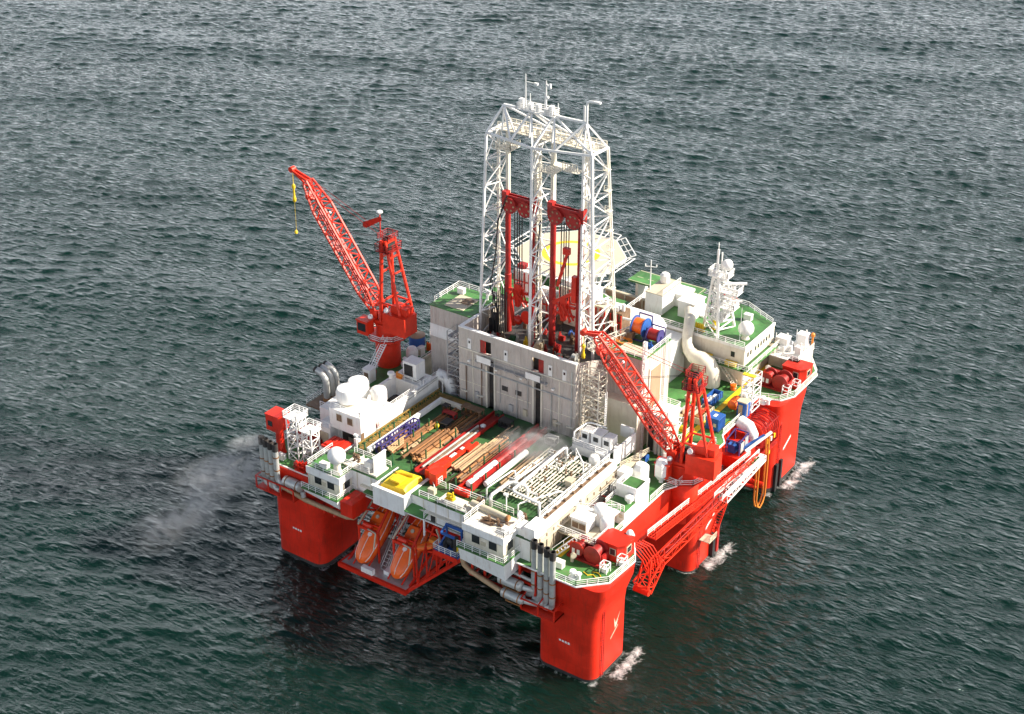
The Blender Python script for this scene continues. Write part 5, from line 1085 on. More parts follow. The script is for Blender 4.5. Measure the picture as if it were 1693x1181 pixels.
for y,ln,lab in((5.0,3.2,'violet basket end nearest the pipe deck railing'),(8.4,4.2,'violet basket in the middle of the row beside the cream girder'),(13.0,2.4,'violet basket end towards the grey building')):
    t=T('violet_basket',lab,'basket',(-47.3,y+ln/2,Z),'violet baskets on the pipe deck')
    g=MB()
    for x in(-47.9,-46.7):
        for z in(Z+.1,Z+.9,Z+1.7): g.bar((x,y,z),(x,y+ln,z),.2)
        for k in range(4): g.bar((x,y+ln*k/3,Z),(x,y+ln*k/3,Z+1.75),.2)
    for yy in(y,y+ln): g.bar((-47.9,yy,Z+1.7),(-46.7,yy,Z+1.7),.2); g.bar((-47.9,yy,Z+.1),(-46.7,yy,Z+.1),.2)
    build('frame',g,M['purple'],t); build('load',MB().box(-47.7,y+.2,Z+.15,-46.9,y+ln-.2,Z+1.1),M['brown' if ln!=4.2 else 'rust'],t)
for k,(x,y) in enumerate([(x,y) for x in(-49.2,-45.0,-43.2,-39.2,-30.0,-26.8) for y in(3.6,7.6,11.6,16)]):
    one('rack_post',MB().bar((x,y,Z),(x,y,Z+2.3),.2).box(x-.3,y-.3,Z,x+.3,y+.3,Z+.05),M['dgreen'],'upright dark green pipe rack post on the pipe deck','post','dark green pipe rack posts')
for k,(x,y,m) in enumerate(((-45,9,'black'),(-33,4.6,'black'),(-30.5,22,'hose'),(-39.5,5,'black'),(-25.2,4.2,'dark'))):
    q=random.Random(k); pts=[(x,y,Z+.1)]
    for i in range(9): pts.append((pts[-1][0]+q.uniform(-.7,.7),pts[-1][1]+q.uniform(-.3,.9),Z+.1+q.uniform(0,.12)))
    one('loose_hose',MB().path(pts,.1,5),M[m],('black hose lying loose beside the short pale pipes','black hose lying by the red gantry','orange hose lying in front of the second doorway','black hose lying at the front of the tan casing pipes','dark hose lying at the front of the red trough')[k],'hose')
rd=random.Random(11)
for k,(x,y,sx,sy,h,m,lab) in enumerate(((-41.5,24.2,4.2,1.6,1.6,'brown','low brown shelf rack with round fittings at the building wall'),(-44.5,21.4,2.6,1.2,1.0,'dred','red tool skid in shade by the grey building'),(-37.2,26.2,1,1,1.2,'dgreen','dark green skid in front of the first tall doorway'),(-34.6,24.6,2.4,1.6,1.2,'dark','dark pump skid between the two tall doorways'),(-25.0,24.5,2.2,1.4,1.3,'steel','grey valve skid below the second tall doorway'),(-46.2,22.6,1.2,1.2,1.4,'dark','dark crate in the shaded pipe deck corner'),(-43.2,18.8,1.5,2.2,.9,'dark','black hose crate lying in building shade beside the tan pipes'))):
    t=T('skid',lab,'skid',(x,y,Z)); g=MB(); g.cb((x,y,Z),sx,sy,.25)
    for a in(-.45,.45):
        for b in(-.45,.45): g.bar((x+sx*a,y+sy*b,Z+.25),(x+sx*a,y+sy*b,Z+h),.12)
    g.cb((x,y,Z+h),sx,sy,.1); build('frame',g,M[m],t)
    g=MB()
    for q in range(4): g.lathe([(.28,0),(.3,.3),(.18,.35),(.18,h*.5)],(x+sx*(q/4-.36),y+rd.uniform(-.2,.2)*sy,Z+.26),10)
    build('fitting',g,M['rust' if k in(0,5) else 'dark'],t)
one('lamp_head',MB().ball((-37.4,21.6,Z+.6),.55,12,8,.6).tube((-37.4,21.6,Z),(-37.4,21.6,Z+.3),.15,6),M['white'],'small white dome standing in the building shade on the pipe deck','dome')
one('yellow_float',MB().ball((-44.2,17.2,Z+.5),.45,12,8).lathe([(.3,0),(.3,.15)],(-44.2,17.2,Z),10),M['yellow'],'round yellow float on the shaded pipe deck','float')
# grated rack with white pipework
gr=T('pipe_manifold','white tangle of small pipework on a grated rack beside the big white girder','pipework',(-19,14,Z))
g=MB()
for k in range(16): g.bar((-23.6+k*.62,6.2+.1*(k%3),Z+.9),(-23.6+k*.62,22-.3*(k%4),Z+.9+.1*(k%2)),.16)
for k in range(12): g.bar((-24,6.6+k*1.3,Z+.7),(-14,6.6+k*1.3,Z+.7),.12)
build('grating',g,M['cream'],gr)
g=MB(); rr=random.Random(4)
for k in range(46):
    x=rr.uniform(-23.4,-13.4); y=rr.uniform(6.5,22); z=Z+1.0+rr.random()*.5
    if k%3: 
        l=rr.uniform(1,3.5); g.path([(x,y,z-.6),(x,y,z),(x,y+l,z),(x,y+l,z-.6)],rr.uniform(.07,.13),6)
    else:
        l=rr.uniform(.8,2); g.path([(x,y,z-.5),(x,y,z+.1),(x+l,y,z+.1),(x+l,y,z-.5)],rr.uniform(.08,.14),6)
build('pipework',g,M['white'],gr)
g=MB()
for k in range(16):
    x=rr.uniform(-23,-14); y=rr.uniform(8,22); g.lathe([(.1,0),(.22,.1),(.22,.35),(.1,.45),(.1,.8),(.2,.82),(.2,.88)],(x,y,Z+.95),8)
build('valve',g,M['brown'],gr)
def pipe1(pts,r,label,m='white',n=8): return one('white_pipe',MB().path(pts,r,n),M[m],label,'pipe','bent white pipes on the pipe deck',ang=50)
pipe1([(-24.2,4.2,Z),(-24.2,4.2,Z+2.0),(-24.1,4.5,Z+2.3),(-23.6,10.6,Z+2.3),(-23.3,11,Z+2.2),(-23.2,11,Z)],.14,'thin white pipe hoop beside the fat bent white pipe')
pipe1([(-22.6,3.0,Z),(-22.6,3.0,Z+1.6),(-22.5,3.3,Z+2.1),(-22.2,7.6,Z+2.1),(-21.6,8.2,Z+2.1),(-19.4,8.3,Z+2.1),(-19,8.3,Z+1.8),(-19,8.3,Z)],.3,'fat bent white pipe at the front of the grated rack',n=10)
pipe1([(-14.2,4.6,Z),(-14.2,4.6,Z+2.2),(-14.4,5,Z+2.5),(-19.6,5.4,Z+2.5),(-20.2,6,Z+2.5),(-20.2,21,Z+2.5),(-20,21.5,Z+2.4),(-20,21.5,Z)],.24,'long white pipe loop running along the grated rack to the control cabins')
pipe1([(-17.6,3.6,Z),(-17.6,3.6,Z+1.8),(-17.4,4,Z+2.0),(-14,10,Z+2.2),(-13.6,10.6,Z+2.0),(-13.6,10.6,Z)],.14,'slim white pipe crossing in front of the big white girder')
pipe1([(-18.4,22,Z),(-18.4,22,Z+2.6),(-18.2,21.6,Z+2.8),(-14.8,18.5,Z+2.8),(-14.6,18.2,Z+2.6),(-14.6,18.2,Z)],.13,'slim white pipe hoop before the control cabins')
pipe1([(-22.0,24.6,Z+.4),(-22.0,10,Z+.6+1.2),(-22.0,8.8,Z+1.6)],.2,'straight white pipe along the edge of the grated rack')
one('control_board',MB().box(-22.8,8.6,Z,-21.6,8.8,Z+2.4),M['grey'],'grey control panel standing by the fat bent white pipe','panel')
one('beige_cabinet',MB().box(-15.2,13.6,Z,-14,15,Z+1.9).box(-15.3,13.5,Z+1.904,-13.9,15.1,Z+2.0),M['ivory'],'beige cabinet on the grated rack by the big white girder','cabinet')
bgk=T('box_girder','big white box girder along the sunny side of the pipe deck','girder',(-12.2,13,Z))
build('beam',MB().box(-12.9,2.2,Z,-11.5,24,24.7),M['white'],bgk); build('beam',MB().box(-13.2,-1.2,Z,-11.2,2.196,25.2).box(-14.8,-1.0,Z,-13.204,1.4,24.4),M['white'],bgk)
g=MB(); g.box(-12.5,3,24.704,-11.9,23,24.76)
for k in range(8): g.cb((-12.2,4+k*2.5,24.76),.5,.4,.35)
build('grating',g,M['brown'],bgk)
g=MB(); g.path([(-12.7,2.6,24.7),(-12.7,2.6,25.0),(-12.7,22,25.0),(-12.7,22,24.7)],.12,6); build('pipe',g,M['white'],bgk)
g=MB(); g.box(-11.896,-1.2,19.02,-11.2,24,22.9); build('side_wall',g,M['beige'],bgk)
g=MB()
for k in range(12): g.box(-11.196,.2+k*2,19.04,-11.0,.35+k*2,22.85)
g.box(-11.196,-1.2,22.2,-10.7,24,22.3); build('rib',g,M['beige'],bgk)
g=MB()
for k in range(6): g.tube((-10.8,9+k*.2,19.6+k*.45),(-10.8,23,19.6+k*.45),.11,6)
build('pipe',g,M['steel'],bgk)
# control cabins on the raised platform
cc_=T('cabin_platform','raised white platform with rails in front of the sunny building corner','platform',(-16.5,25.4,Z))
g=MB(); g.box(-20.2,23.6,25.0,-13.2,28.0,25.2); g.box(-20.2,23.5,23.6,-13.2,23.596,25.2); build('deck_plate',g,M['white'],cc_)
g=MB()
for x,y in((-20,23.8),(-13.4,23.8),(-20,27.8),(-13.4,27.8)): g.bar((x,y,Z),(x,y,25),.25)
build('support',g,M['white'],cc_); build('railing',MB().rail([(-20.2,27.9,25.2),(-20.2,23.6,25.2),(-13.3,23.6,25.2)],1.1,.1),M['whiteb'],cc_)
build('hoop',MB().path([(-20.1,24,25.2),(-20.1,24,27.3),(-19.9,24.4,27.6),(-19.6,27.4,27.6),(-18.9,27.8,27.6),(-16,27.8,27.6)],.16,8),M['white'],cc_)
for x,wd,lab in((-18.6,1.5,'small white control cabin by the lattice stair tower'),(-16.4,2.0,'middle white control cabin with square dark window'),(-14.3,1.6,'white control cabin with tall dark window beside the plain white wall')):
    t=T('control_cabin',lab,'cabin',(x,26,25.2),'white control cabins'); 
    build('wall',MB().box(x-wd/2,25,25.21,x+wd/2,27.2,27.3 if wd<2 else 27.5),M['white'],t); w_=build('window',MB().box(x-.5,24.94,26.1,x+.45,24.996,26.95),M['glass'],t)
    build('roof',MB().box(x-wd/2-.1,24.9,27.504,x+wd/2+.1,27.3,27.62) if wd>=2 else MB().box(x-wd/2-.05,24.95,27.304,x+wd/2+.05,27.25,27.4),M['white'],t)
one('white_tank',MB().lathe([(.5,0),(.95,.25),(1.0,1.2),(.7,1.8),(.2,2.0)],(-15.0,22.4,Z+.4),16).box(-15.7,21.7,Z,-14.3,23.1,Z+.39),M['white'],'rounded white tank below the control cabins','tank')
wl=T('screen_wall','plain tall white screen wall beside the control cabins','wall',(-12.2,28,Z)); build('panel',MB().box(-12.4,24.1,Z,-12.1,31,26.4).box(-15,30.7,25,-12.404,31,27.2),M['white'],wl)
# ------------------------------------------------------------------ machinery side with tanks (shaded crane side)
mh=T('machinery_house','long white machinery house with roof pit beside the pipe deck','building',(-55.5,17,19))
w_=MB(); w_.box(-52.7,12.004,19.01,-52.0,28,26.0); w_.box(-59,12.004,19.01,-58.4,28,26.0); w_.box(-58.396,23.6,19.01,-52.704,28,25.6); w_.box(-58.396,12.004,19.01,-52.704,15.6,26.0); w_.box(-58.396,15.6,19.01,-52.704,23.596,22.4)
build('wall',w_,M['white'],mh)
w_=MB(); w_.box(-59,6,24.0,-52,12,27.8); w_.box(-53.0,5.2,19.01,-52,12,23.996); w_.box(-59,7.6,19.01,-53.004,12,23.996); build('front_block',w_,M['white'],mh)
for x in(-57.3,-54.9): 
    o=build('window',MB().box(x-.1,5.92,25.7,x+1.2,5.996,27.2),M['cream'],mh); build('pane',MB().box(x,5.88,25.8,x+1.1,5.918,27.1),M['brown'],o)
build('door',MB().box(-57.6,7.5,19.1,-54,7.596,22.8),M['dark'],mh); build('door',MB().box(-56.2,7.42,19.1,-54,7.496,22.0),M['ivory'],mh); build('door',MB().box(-51.996,5.9,Z,-51.9,6.7,24.8),M['brown'],mh)
g=MB(); g.bar((-51.93,8,25.0),(-51.93,27.8,25.6),.12); g.bar((-51.9,13,26),(-51.9,27.8,26),.14); build('pipe',g,M['steel'],mh)
one('fire_box',MB().box(-51.99,10.2,24.0,-51.75,10.8,24.8).box(-51.747,10.3,24.1,-51.72,10.7,24.7),M['red'],'small red fire box on the long white wall above the yellow grating','fire box')
build('railing',MB().rail([(-52.2,12.2,26),(-52.2,27.8,26)],1.0,.07),M['whiteb'],mh)
def cyltank(c,r,h,lab,ax='z'):
    t=T('round_tank',lab,'tank',c,'rounded white tanks'); build('shell',MB().lathe([(r*.55,0),(r*.9,.25),(r,.8),(r,h-.8),(r*.9,h-.25),(r*.55,h)],c,20),M['white'],t,50)
    build('support',MB().lathe([(r*.8,-.25),(r*.8,-.004)],c,16),M['ivory'],t); return t
cyltank((-57.2,9,28.1),2.0,3.0,'big rounded white tank on the machinery house front roof')
cyltank((-58.0,12.8,27.0),1.9,3.6,'big rounded white tank behind the front roof tank')
cyltank((-54.4,14.0,26.3),1.45,3.2,'egg shaped white tank by the roof pit')
one('grey_cylinder',MB().lathe([(.7,0),(.75,.2),(.75,1.8),(.5,1.9)],(-55.8,16.6,22.41),14),M['ivory'],'cream cylinder in the roof pit behind the egg shaped tank','tank')
for x,y,m,sx,sy,h,lab in((-56.4,20.5,'dark',2.4,3,1.4,'dark engine unit down in the machinery house roof pit'),(-53.6,18.6,'hose',.9,2.6,1.2,'orange pump unit along the roof pit wall'),(-57.6,18.3,'dred',1,1.4,1.1,'red valve unit in the far side of the roof pit')):
    g=MB(); g.cb((x,y,22.41),sx,sy,h*.5); g.lathe([(sx*.25,-sy*.3),(sx*.25,sy*.3)],(x,y,22.41+h*.6),10,'y'); g.cb((x+sx*.2,y,22.41+h*.5),sx*.3,sy*.3,h*.5)
    one('pit_machine',g,M[m],lab,'machine')
vb=T('vent_box','white ventilation box with one big black opening on the machinery house roof','vent',(-55.6,26,25.6))
build('housing',MB().box(-57.2,24.4,25.9,-54.2,27,29.2),M['white'],vb); build('opening',MB().box(-56.9,24.3,26.3,-55.0,24.396,28.7),M['black'],vb); g=MB(); g.box(-57,24.6,25.61,-56.6,26.8,25.896); g.box(-54.8,24.6,25.61,-54.4,26.8,25.896); build('support',g,M['dark'],vb)
one('orange_pump',MB().cb((-57.6,23.9,25.61),.8,.5,.3).lathe([(.35,-.6),(.4,0),(.35,.6)],(-57.6,23.9,26.3),10,'x').cb((-58.2,23.9,25.61),.3,.4,1.2),M['hose'],'small orange pump beside the white vent box','pump')
one('mushroom_vent',MB().lathe([(.4,0),(.4,.8),(.7,.85),(.6,1.2),(.1,1.4)],(-58.6,22.6,26.0),14),M['white'],'white mushroom vent cap beside the orange pump','vent')
one('quarter_duct',MB().path([(-52.6,28.6,26),(-51.6,28.9,25.8),(-50.6,29.2,24.9),(-50.2,29.4,23.6),(-50.2,29.4,19.5)],1.1,14),M['white'],'big rounded white duct at the foot of the tower block stair','duct',ang=50)
# seaward outer block with walkway deck
ob=T('seaward_block','cream seaward block with green railed top carrying the raised boom crane','building',(-64,28,19))
build('wall',MB().box(-66.4,14.6,19.01,-61.2,40.2,22.9),M['cream'],ob); build('deck_plate',MB().box(-66.6,22,22.904,-61,40.3,23.0),M['green'],ob); build('deck_plate',MB().box(-71,13,20.7,-61.2,14.596,21.0).box(-71,14.6,20.7,-66.404,21,21.0),M['brown'],ob)
build('railing',MB().rail([(-61.1,18,23),(-61.1,40.2,23)],1.1,.08),M['whiteb'],ob); build('railing',MB().rail([(-66.5,22.2,23),(-66.5,40.2,23)],1.1,.08),M['whiteb'],ob)
build('door',MB().box(-61.196,22.5,19.3,-61.1,23.4,21.6),M['dark'],ob); build('door',MB().box(-61.196,31,19.3,-61.1,31.9,21.6),M['white'],ob)
build('parapet',MB().box(-61.2,14.6,22.904,-61.0,40.2,23.6),M['cream'],ob)
one('white_capsule',MB().lathe([(.3,0),(1.0,.2),(1.15,.8),(1.15,1.8),(.8,2.5),(.3,2.7)],(-63.2,34.6,23),18),M['white'],'white capsule tank on the seaward block behind the crane pedestal','tank')
one('white_valve_tank',MB().lathe([(.3,0),(.7,.1),(.8,.7),(.5,1.1),(.25,1.2),(.3,1.6),(.5,1.7),(.2,2.0)],(-62.6,31.6,23),14),M['white'],'small white stepped tank between crane pedestal and capsule tank','tank')
bt=T('blue_tank','tall blue tank with pale dished top on the seaward block','tank',(-64.6,38,23)); build('shell',MB().lathe([(1.5,0),(1.55,.1),(1.55,3.2)],(-64.6,38,23),18),M['blue'],bt); build('top',MB().lathe([(1.6,3.204),(1.6,3.35),(.8,3.5)],(-64.6,38,23),18),M['paleB'],bt); 
g=MB().lathe([(.2,3.5),(.6,3.7),(.6,4.0),(.2,4.2)],(-65.4,38,23),10); build('cap',g,M['white'],bt)
cg=T('caged_red_drum','red drum inside a white cage at the far seaward deck edge','drum',(-63.6,43,19)); build('drum',MB().lathe([(1.1,-1.6),(1.2,0),(1.1,1.6)],(-63,43.5,24.6),14,'x').box(-64.5,42.6,19.01,-61.5,44.4,23.4),M['dred'],cg); g=MB()
for k in range(6): g.path([(-64.6+k*.65,42,22.6),(-64.6+k*.65,42,25.6),(-64.6+k*.65,42.6,26.1),(-64.6+k*.65,44.6,26.1)],.07,5)
g.bar((-64.6,42,24.4),(-61.3,42,24.4),.1); g.bar((-64.6,42,25.6),(-61.3,42,25.6),.1); build('cage',g,M['whiteb'],cg)
for x,y,z,sx,sy,h,m,lab in((-64.6,23.6,23,1.6,1.8,2.6,'white','white upright locker by the access stair of the raised boom crane'),(-63.2,18,22.91,2.8,3.6,2.4,'cream','cream ventilation casing behind the big rounded tanks'),(-62.8,36.9,23,.9,1.2,1.6,'white','white cabinet beside the tall blue tank')):
    t=T('deck_locker',lab,'locker',(x,y,z)); build('body',MB().cb((x,y,z+.01),sx,sy,h),M[m],t); build('lid',MB().cb((x,y,z+h+.014),sx+.2,sy+.2,.15),M['white'],t); build('door',MB().box(x-sx*.3,y-sy/2-.05,z+.2,x+sx*.3,y-sy/2-.004,z+h*.8),M['brown' if h>2.5 else 'ivory'],t)
one('green_valve_tree',MB().lathe([(.5,0),(.5,.4),(.2,.5),(.2,1.2),(.6,1.3),(.6,1.5),(.15,1.6),(.15,2.1)],(-67.2,32,21),8).tube((-67.6,30.8,22),(-66.9,33.4,22.2),.2,6).tube((-68,32,21.5),(-66.2,32.4,21.5),.2,6).box(-68.3,30.4,20.8,-66.61,33.8,20.99),M['dgreen'],'green valve assembly beside the raised boom crane pedestal','valves')
# ------------------------------------------------------------------ corner with the red cab
rc=T('winch_cab','red square cab on a red pedestal at the seaward front corner','cab',(-65,2,19))
build('pedestal',MB().lathe([(1.0,0),(.8,.5),(.7,4.6)],(-66.0,.6,19),14),M['red'],rc)
b_=build('cab',MB().box(-67.9,-.6,23.6,-65,2.2,26.7),M['red'],rc); build('window',MB().box(-67.4,-.68,24.6,-66.4,-.604,25.6),M['glass'],b_); build('hood',MB().box(-68,-.7,26.704,-64.9,2.3,26.85),M['red'],rc)
def winch(c,label,rot=0,house=True):
    t=T('anchor_winch',label,'winch',c,'red anchor winches'); x,y,z=c
    for k,(dx,r) in enumerate(((-1.5,1.25),(1.4,1.6))):
        g=MB()
        for s_ in(-1.5,.9): g.lathe([(r*.3,s_-.2),(r*.85,s_-.18),(r,s_-.1),(r,s_+.1),(r*.5,s_+.16)],(x+dx,y,z+1.7),24,'y')
        g.lathe([(r*.62,-1.4),(r*.62,.9)],(x+dx,y,z+1.7),16,'y'); build('drum',g,M['dred'],t)
    g=MB(); g.cb((x,y,z+.01),6.2,3.8,.4)
    for a in(-2.9,-.1,2.9): g.cb((x+a,y+.2,z+.41),.3,2.6,1.5)
    g.cb((x-.1,y+1.6,z+.41),2.4,1.0,1.9); g.cb((x-2.2,y+1.7,z+.41),1.2,.9,1.2); build('frame',g,M['dred'],t)
    g=MB()
    for i in range(8):
        a=math.pi*(.12+.1*i); g.cb((x-1.5-1.35*math.cos(a),y-1.62,z+1.55+1.35*math.sin(a)),.4,.12,.3)
    build('brake_band',g,M['red'],t)
    g=MB(); g.box(x-2.2,y-1.78,z+1.0,x-1.7,y-1.7,z+1.9); g.box(x-1.3,y-1.78,z+1.0,x-.8,y-1.7,z+1.9); build('label_plate',g,M['white'],t)
    return t
winch((-5.0,5.2,19),'red anchor winch on the front corner deck beside the red winch house')
winch((-5.0,71.2,19),'red anchor winch at the far corner deck under the white stores platform')
winch((-63.6,6.4,19),'red anchor winch beside the red square cab')
def winch_house(c,label):
    x,y,z=c; t=T('winch_house',label,'cabin',c,'red winch houses')
    ring=[(x-2.2,y-2),(x+1.3,y-2),(x+2.2,y-.9),(x+2.2,y+1.8),(x-2.2,y+1.8)]
    build('wall',MB().prism(ring,z+.01,z+3.0),M['red'],t); build('roof',MB().prism([(a+(a-x)*.06,b+(b-y)*.06) for a,b in ring],z+3.004,z+3.2),M['red'],t)
    w_=MB(); w_.box(x+.0,y-2.08,z+1.2,x+1.1,y-2.004,z+2.5); w_=build('window',w_,M['ivory'],t); build('pane',MB().box(x+.12,y-2.12,z+1.32,x+.98,y-2.082,z+2.38),M['glass'],w_)
    w_=build('window',MB().box(x+2.204,y-.6,z+1.2,x+2.28,y+.8,z+2.5),M['ivory'],t); build('pane',MB().box(x+2.282,y-.45,z+1.35,x+2.31,y+.65,z+2.35),M['glass'],w_)
winch_house((-1.9,8.2,19),'red winch house with pale framed window at the front corner deck')
winch_house((-2.9,75.8,19),'red winch house with pale framed window at the far corner deck')
for x,y,lab in((-.9,3.2,'small white caged box on the front corner deck edge'),(.4,6.2,'white caged stand beside the red winch house of the front corner'),(-2.0,69.4,'white caged box on the far corner deck edge'),(-1.4,72.2,'white caged stand beside the red winch house of the far corner')):
    t=T('caged_box',lab,'caged box',(x,y,19),'white caged boxes on the corner decks'); g=MB()
    for a in(-.6,.6):
        for b in(-.6,.6): g.bar((x+a,y+b,19.01),(x+a,y+b,20.7),.12)
    for zz in(19.9,20.7):
        for p,q in(((-.6,-.6),(.6,-.6)),((.6,-.6),(.6,.6)),((.6,.6),(-.6,.6)),((-.6,.6),(-.6,-.6))): g.bar((x+p[0],y+p[1],zz),(x+q[0],y+q[1],zz),.12)
    build('cage',g,M['whiteb'],t); build('box',MB().cb((x,y,19.01),.8,.8,.7),M['red' if y>60 and x<-1 else 'white'],t)
for k,(x,y) in enumerate(((-4.2,-.9),(-4.0,63.8))):
    one('white_bollard',MB().lathe([(.7,0),(.7,.3),(.35,.4),(.35,1.0),(.6,1.1),(.5,1.4)],(x,y,19),12).lathe([(.35,0),(.35,.9),(.55,1.0),(.4,1.2)],(x+.9,y+.2,19),12),M['white'],('white mooring bollards on the front corner deck by the stacks','white mooring bollards beside the white scaffold tower')[k],'bollard')
one('yellow_hose',MB().path([(-3.6,1.2,19.1),(-2.6,.8,19.1),(-2.0,1.4,19.1),(-1.2,1.0,19.1),(-.6,1.6,19.1),(-1.4,2.2,19.1),(-2.4,2.0,19.1)],.09,5),M['yellow'],'yellow hose snaking on the front corner deck','hose')
# lattice tower and clutter behind the left house
def lattice_tower(nm,label,x,y,z,w_,h,n,cat='lattice tower'):
    t=T(nm,label,cat,(x,y,z)); build('frame',MB().truss((x,y,z),(x,y,z+h),w_,w_,n,.2,.13,up=(0,1,0)),M['white'],t)
    p_=MB(); p_.box(x-w_/2-.4,y-w_/2-.4,z+h,x+w_/2+.4,y+w_/2+.4,z+h+.12); p_.rail([(x-w_/2-.4,y-w_/2-.4,z+h+.12),(x+w_/2+.4,y-w_/2-.4,z+h+.12),(x+w_/2+.4,y+w_/2+.4,z+h+.12),(x-w_/2-.4,y+w_/2+.4,z+h+.12)],1.1,.09,1,closed=True); build('platform',p_,M['whiteb'],t)
lattice_tower('scaffold_tower','white lattice tower beside the red square cab',-62.2,.9,19,2.3,8.4,5)
lattice_tower('scaffold_tower','second white lattice tower standing before the white vent house',-59.4,1.3,19,2.0,6.4,4)
vh=T('vent_house','white stepped vent house between the red cab and the rounded tanks','vent house',(-61.4,7,19))
build('wall',MB().box(-64,9,19.01,-60,13.5,24.8).box(-62,5.6,19.01,-58.8,8.996,23.6),M['white'],vh); build('louvre',MB().box(-61.6,5.5,20.4,-59.2,5.596,22.6),M['ivory'],vh); build('screen',MB().box(-58.796,5.6,21,-58.7,8.6,24.6),M['white'],vh); build('railing',MB().rail([(-63.9,9.1,24.8),(-60.1,9.1,24.8)],1.1,.09),M['whiteb'],vh)
g=MB(); g.box(-57.2,1.4,22.8,-53.2,5.0,23.2)
for k in range(8): g.cb((-56.9+k*.46,3.2,23.2),.3,2.6,.15+.1*(k%2))
rh=T('red_hatch','red grated hatch cover with white edge in front of the machinery house','hatch',(-55.5,4,19)); build('cover',g,M['red'],rh); build('coaming',MB().box(-57.4,1.2,22.4,-53.0,5.2,22.796).box(-57.2,1.4,19.01,-53.2,5,22.396),M['white'],rh)
one('red_hydrant',MB().cb((-56.6,-2.1,19.01),1.4,.8,1.6).tube((-56.6,-2.1,20.6),(-56.6,-2.1,21.4),.25,8),M['red'],'red hydrant cabinet by the deckhouse with the radome','hydrant')
one('sand_box',MB().cb((-58.2,3.0,19.01),1.5,1.4,1.2).cb((-58.2,3.0,20.214),1.6,1.5,.15),M['ivory'],'cream box near the red hatch','box')
for x,y,m,lab in((-59.0,-1.8,'red','red pump frame beside the weathered stacks'),(-62,3.4,'cream','cream pump frame at the foot of the white lattice tower')):
    g=MB(); 
    for k in range(8): g.bar((x+rd.uniform(-1,1),y+rd.uniform(-.7,.7),19.01),(x+rd.uniform(-1,1),y+rd.uniform(-.7,.7),20.8),.2)
    g.cb((x,y,19.8),1.8,1.2,.3); g.cb((x,y,19.01),2.2,1.6,.25); one('pump_unit',g,M[m],lab,'pump')
# ------------------------------------------------------------------ sunny side, front part
fh=T('fan_house','white fan house with two dark square inlets on the raised walkway','fan house',(-8,9,19))
build('wall',MB().box(-9.8,7.2,21.5,-6.9,9.6,23.6),M['white'],fh)
for x in(-9.5,-8.2):
    o=build('window',MB().box(x-.1,7.08,21.9,x+1.2,7.196,23.1),M['ivory'],fh); build('pane',MB().box(x,7.03,22.0,x+1.1,7.076,23.0),M['brown'],o)
build('roof',MB().box(-10,7,23.604,-6.7,9.8,23.8),M['white'],fh)
rw=T('raised_walkway','white railed walkway bridge above the front corner deck','walkway',(-8,7,21.2))
g=MB(); g.box(-12.6,5.4,21.2,-4.2,9.9,21.4); build('deck_plate',g,M['ivory'],rw); build('railing',MB().rail([(-12.6,5.5,21.4),(-4.3,5.5,21.4),(-4.3,9.8,21.4)],1.1,.09,1.5),M['whiteb'],rw)
build('flight',MB().stair((-9.9,2.2,19.05),(-7.6,5.2,21.3),1.0,8),M['whiteb'],rw); g=MB()
for x in(-12.2,-7.4,-4.5): g.bar((x,5.7,19.02),(x,5.7,21.19),.2)
build('support',g,M['white'],rw)
cyltank((-6.9,11.4,19.5),1.2,5.2,'tall rounded white tank behind the white fan house')
cyltank((-5.0,10.2,19.5),1.1,4.2,'rounded white tank next to the red winch house of the front corner')
one('white_cowl',MB().lathe([(.3,0),(.3,.6),(.7,1.0),(.8,1.6),(.45,2.4),(.1,2.6)],(-.8,10.4,20.2),14).bar((-.8,10.4,19),(-.8,10.4,20.2),.3),M['white'],'white egg shaped cowl by the roof of the front winch house','cowl')
railing([(-12.2,10.6,22.6),(-7.6,12.4,22.6),(-7.0,13.2,22.6),(-5.0,14.4,22.6)],'white railing between the rounded tanks and the red pump skid')
one('crosswalk',MB().box(-12,10.6,22.4,-7.4,12.4,22.55).box(-7.4,12.404,22.4,-5,14.4,22.55).bar((-6,14,19),(-6,14,22.4),.2).bar((-11.6,10.8,19),(-11.6,10.8,22.4),.2),M['white'],'white cross walkway over the deck before the red pump skid','walkway')
ps=T('pump_skid','red framed pump skid in shade beside the big white girder','pump',(-9.9,16.6,19))
g=MB(); g.cb((-9.9,16.6,19.01),2.6,3.4,.3)
for a in(-1.2,1.2):
    for b in(-1.6,1.6): g.bar((-9.9+a,16.6+b,19.3),(-9.9+a,16.6+b,21.2),.16)
g.bar((-11.1,15,21.2),(-8.7,15,21.2),.16); g.bar((-8.7,15,21.2),(-8.7,18.2,21.2),.16); g.bar((-11.1,18.2,21.2),(-8.7,18.2,21.2),.16); build('frame',g,M['red'],ps)
g=MB(); g.lathe([(.6,-1.2),(.7,-.2),(.5,.6),(.5,1.2)],(-9.9,16.6,20.1),12,'y'); g.cb((-10.6,16,19.3),.7,.9,1.5); g.cb((-9.2,17.3,19.3),.6,.8,1.2); build('pump',g,M['dred'],ps)
cbk=T('crane_access_block','white stepped block with green railed roofs at the foot of the leaning boom crane','building',(-6.4,21,19))
build('wall',MB().box(-8.6,15.6,19.01,-4.9,19.0,21.6).box(-8.6,19.004,19.01,-4.9,23.4,23.2),M['white'],cbk)
build('roof',MB().box(-8.7,15.5,21.604,-4.8,19.0,21.75).box(-8.3,19.3,23.204,-5.2,23.2,23.3),M['green'],cbk)
g=MB(); g.box(-8.7,18.996,23.204,-4.8,19.2,24.2); g.box(-4.95,19.3,23.204,-4.8,23.4,24.0); build('parapet',g,M['whiteb'],cbk); 
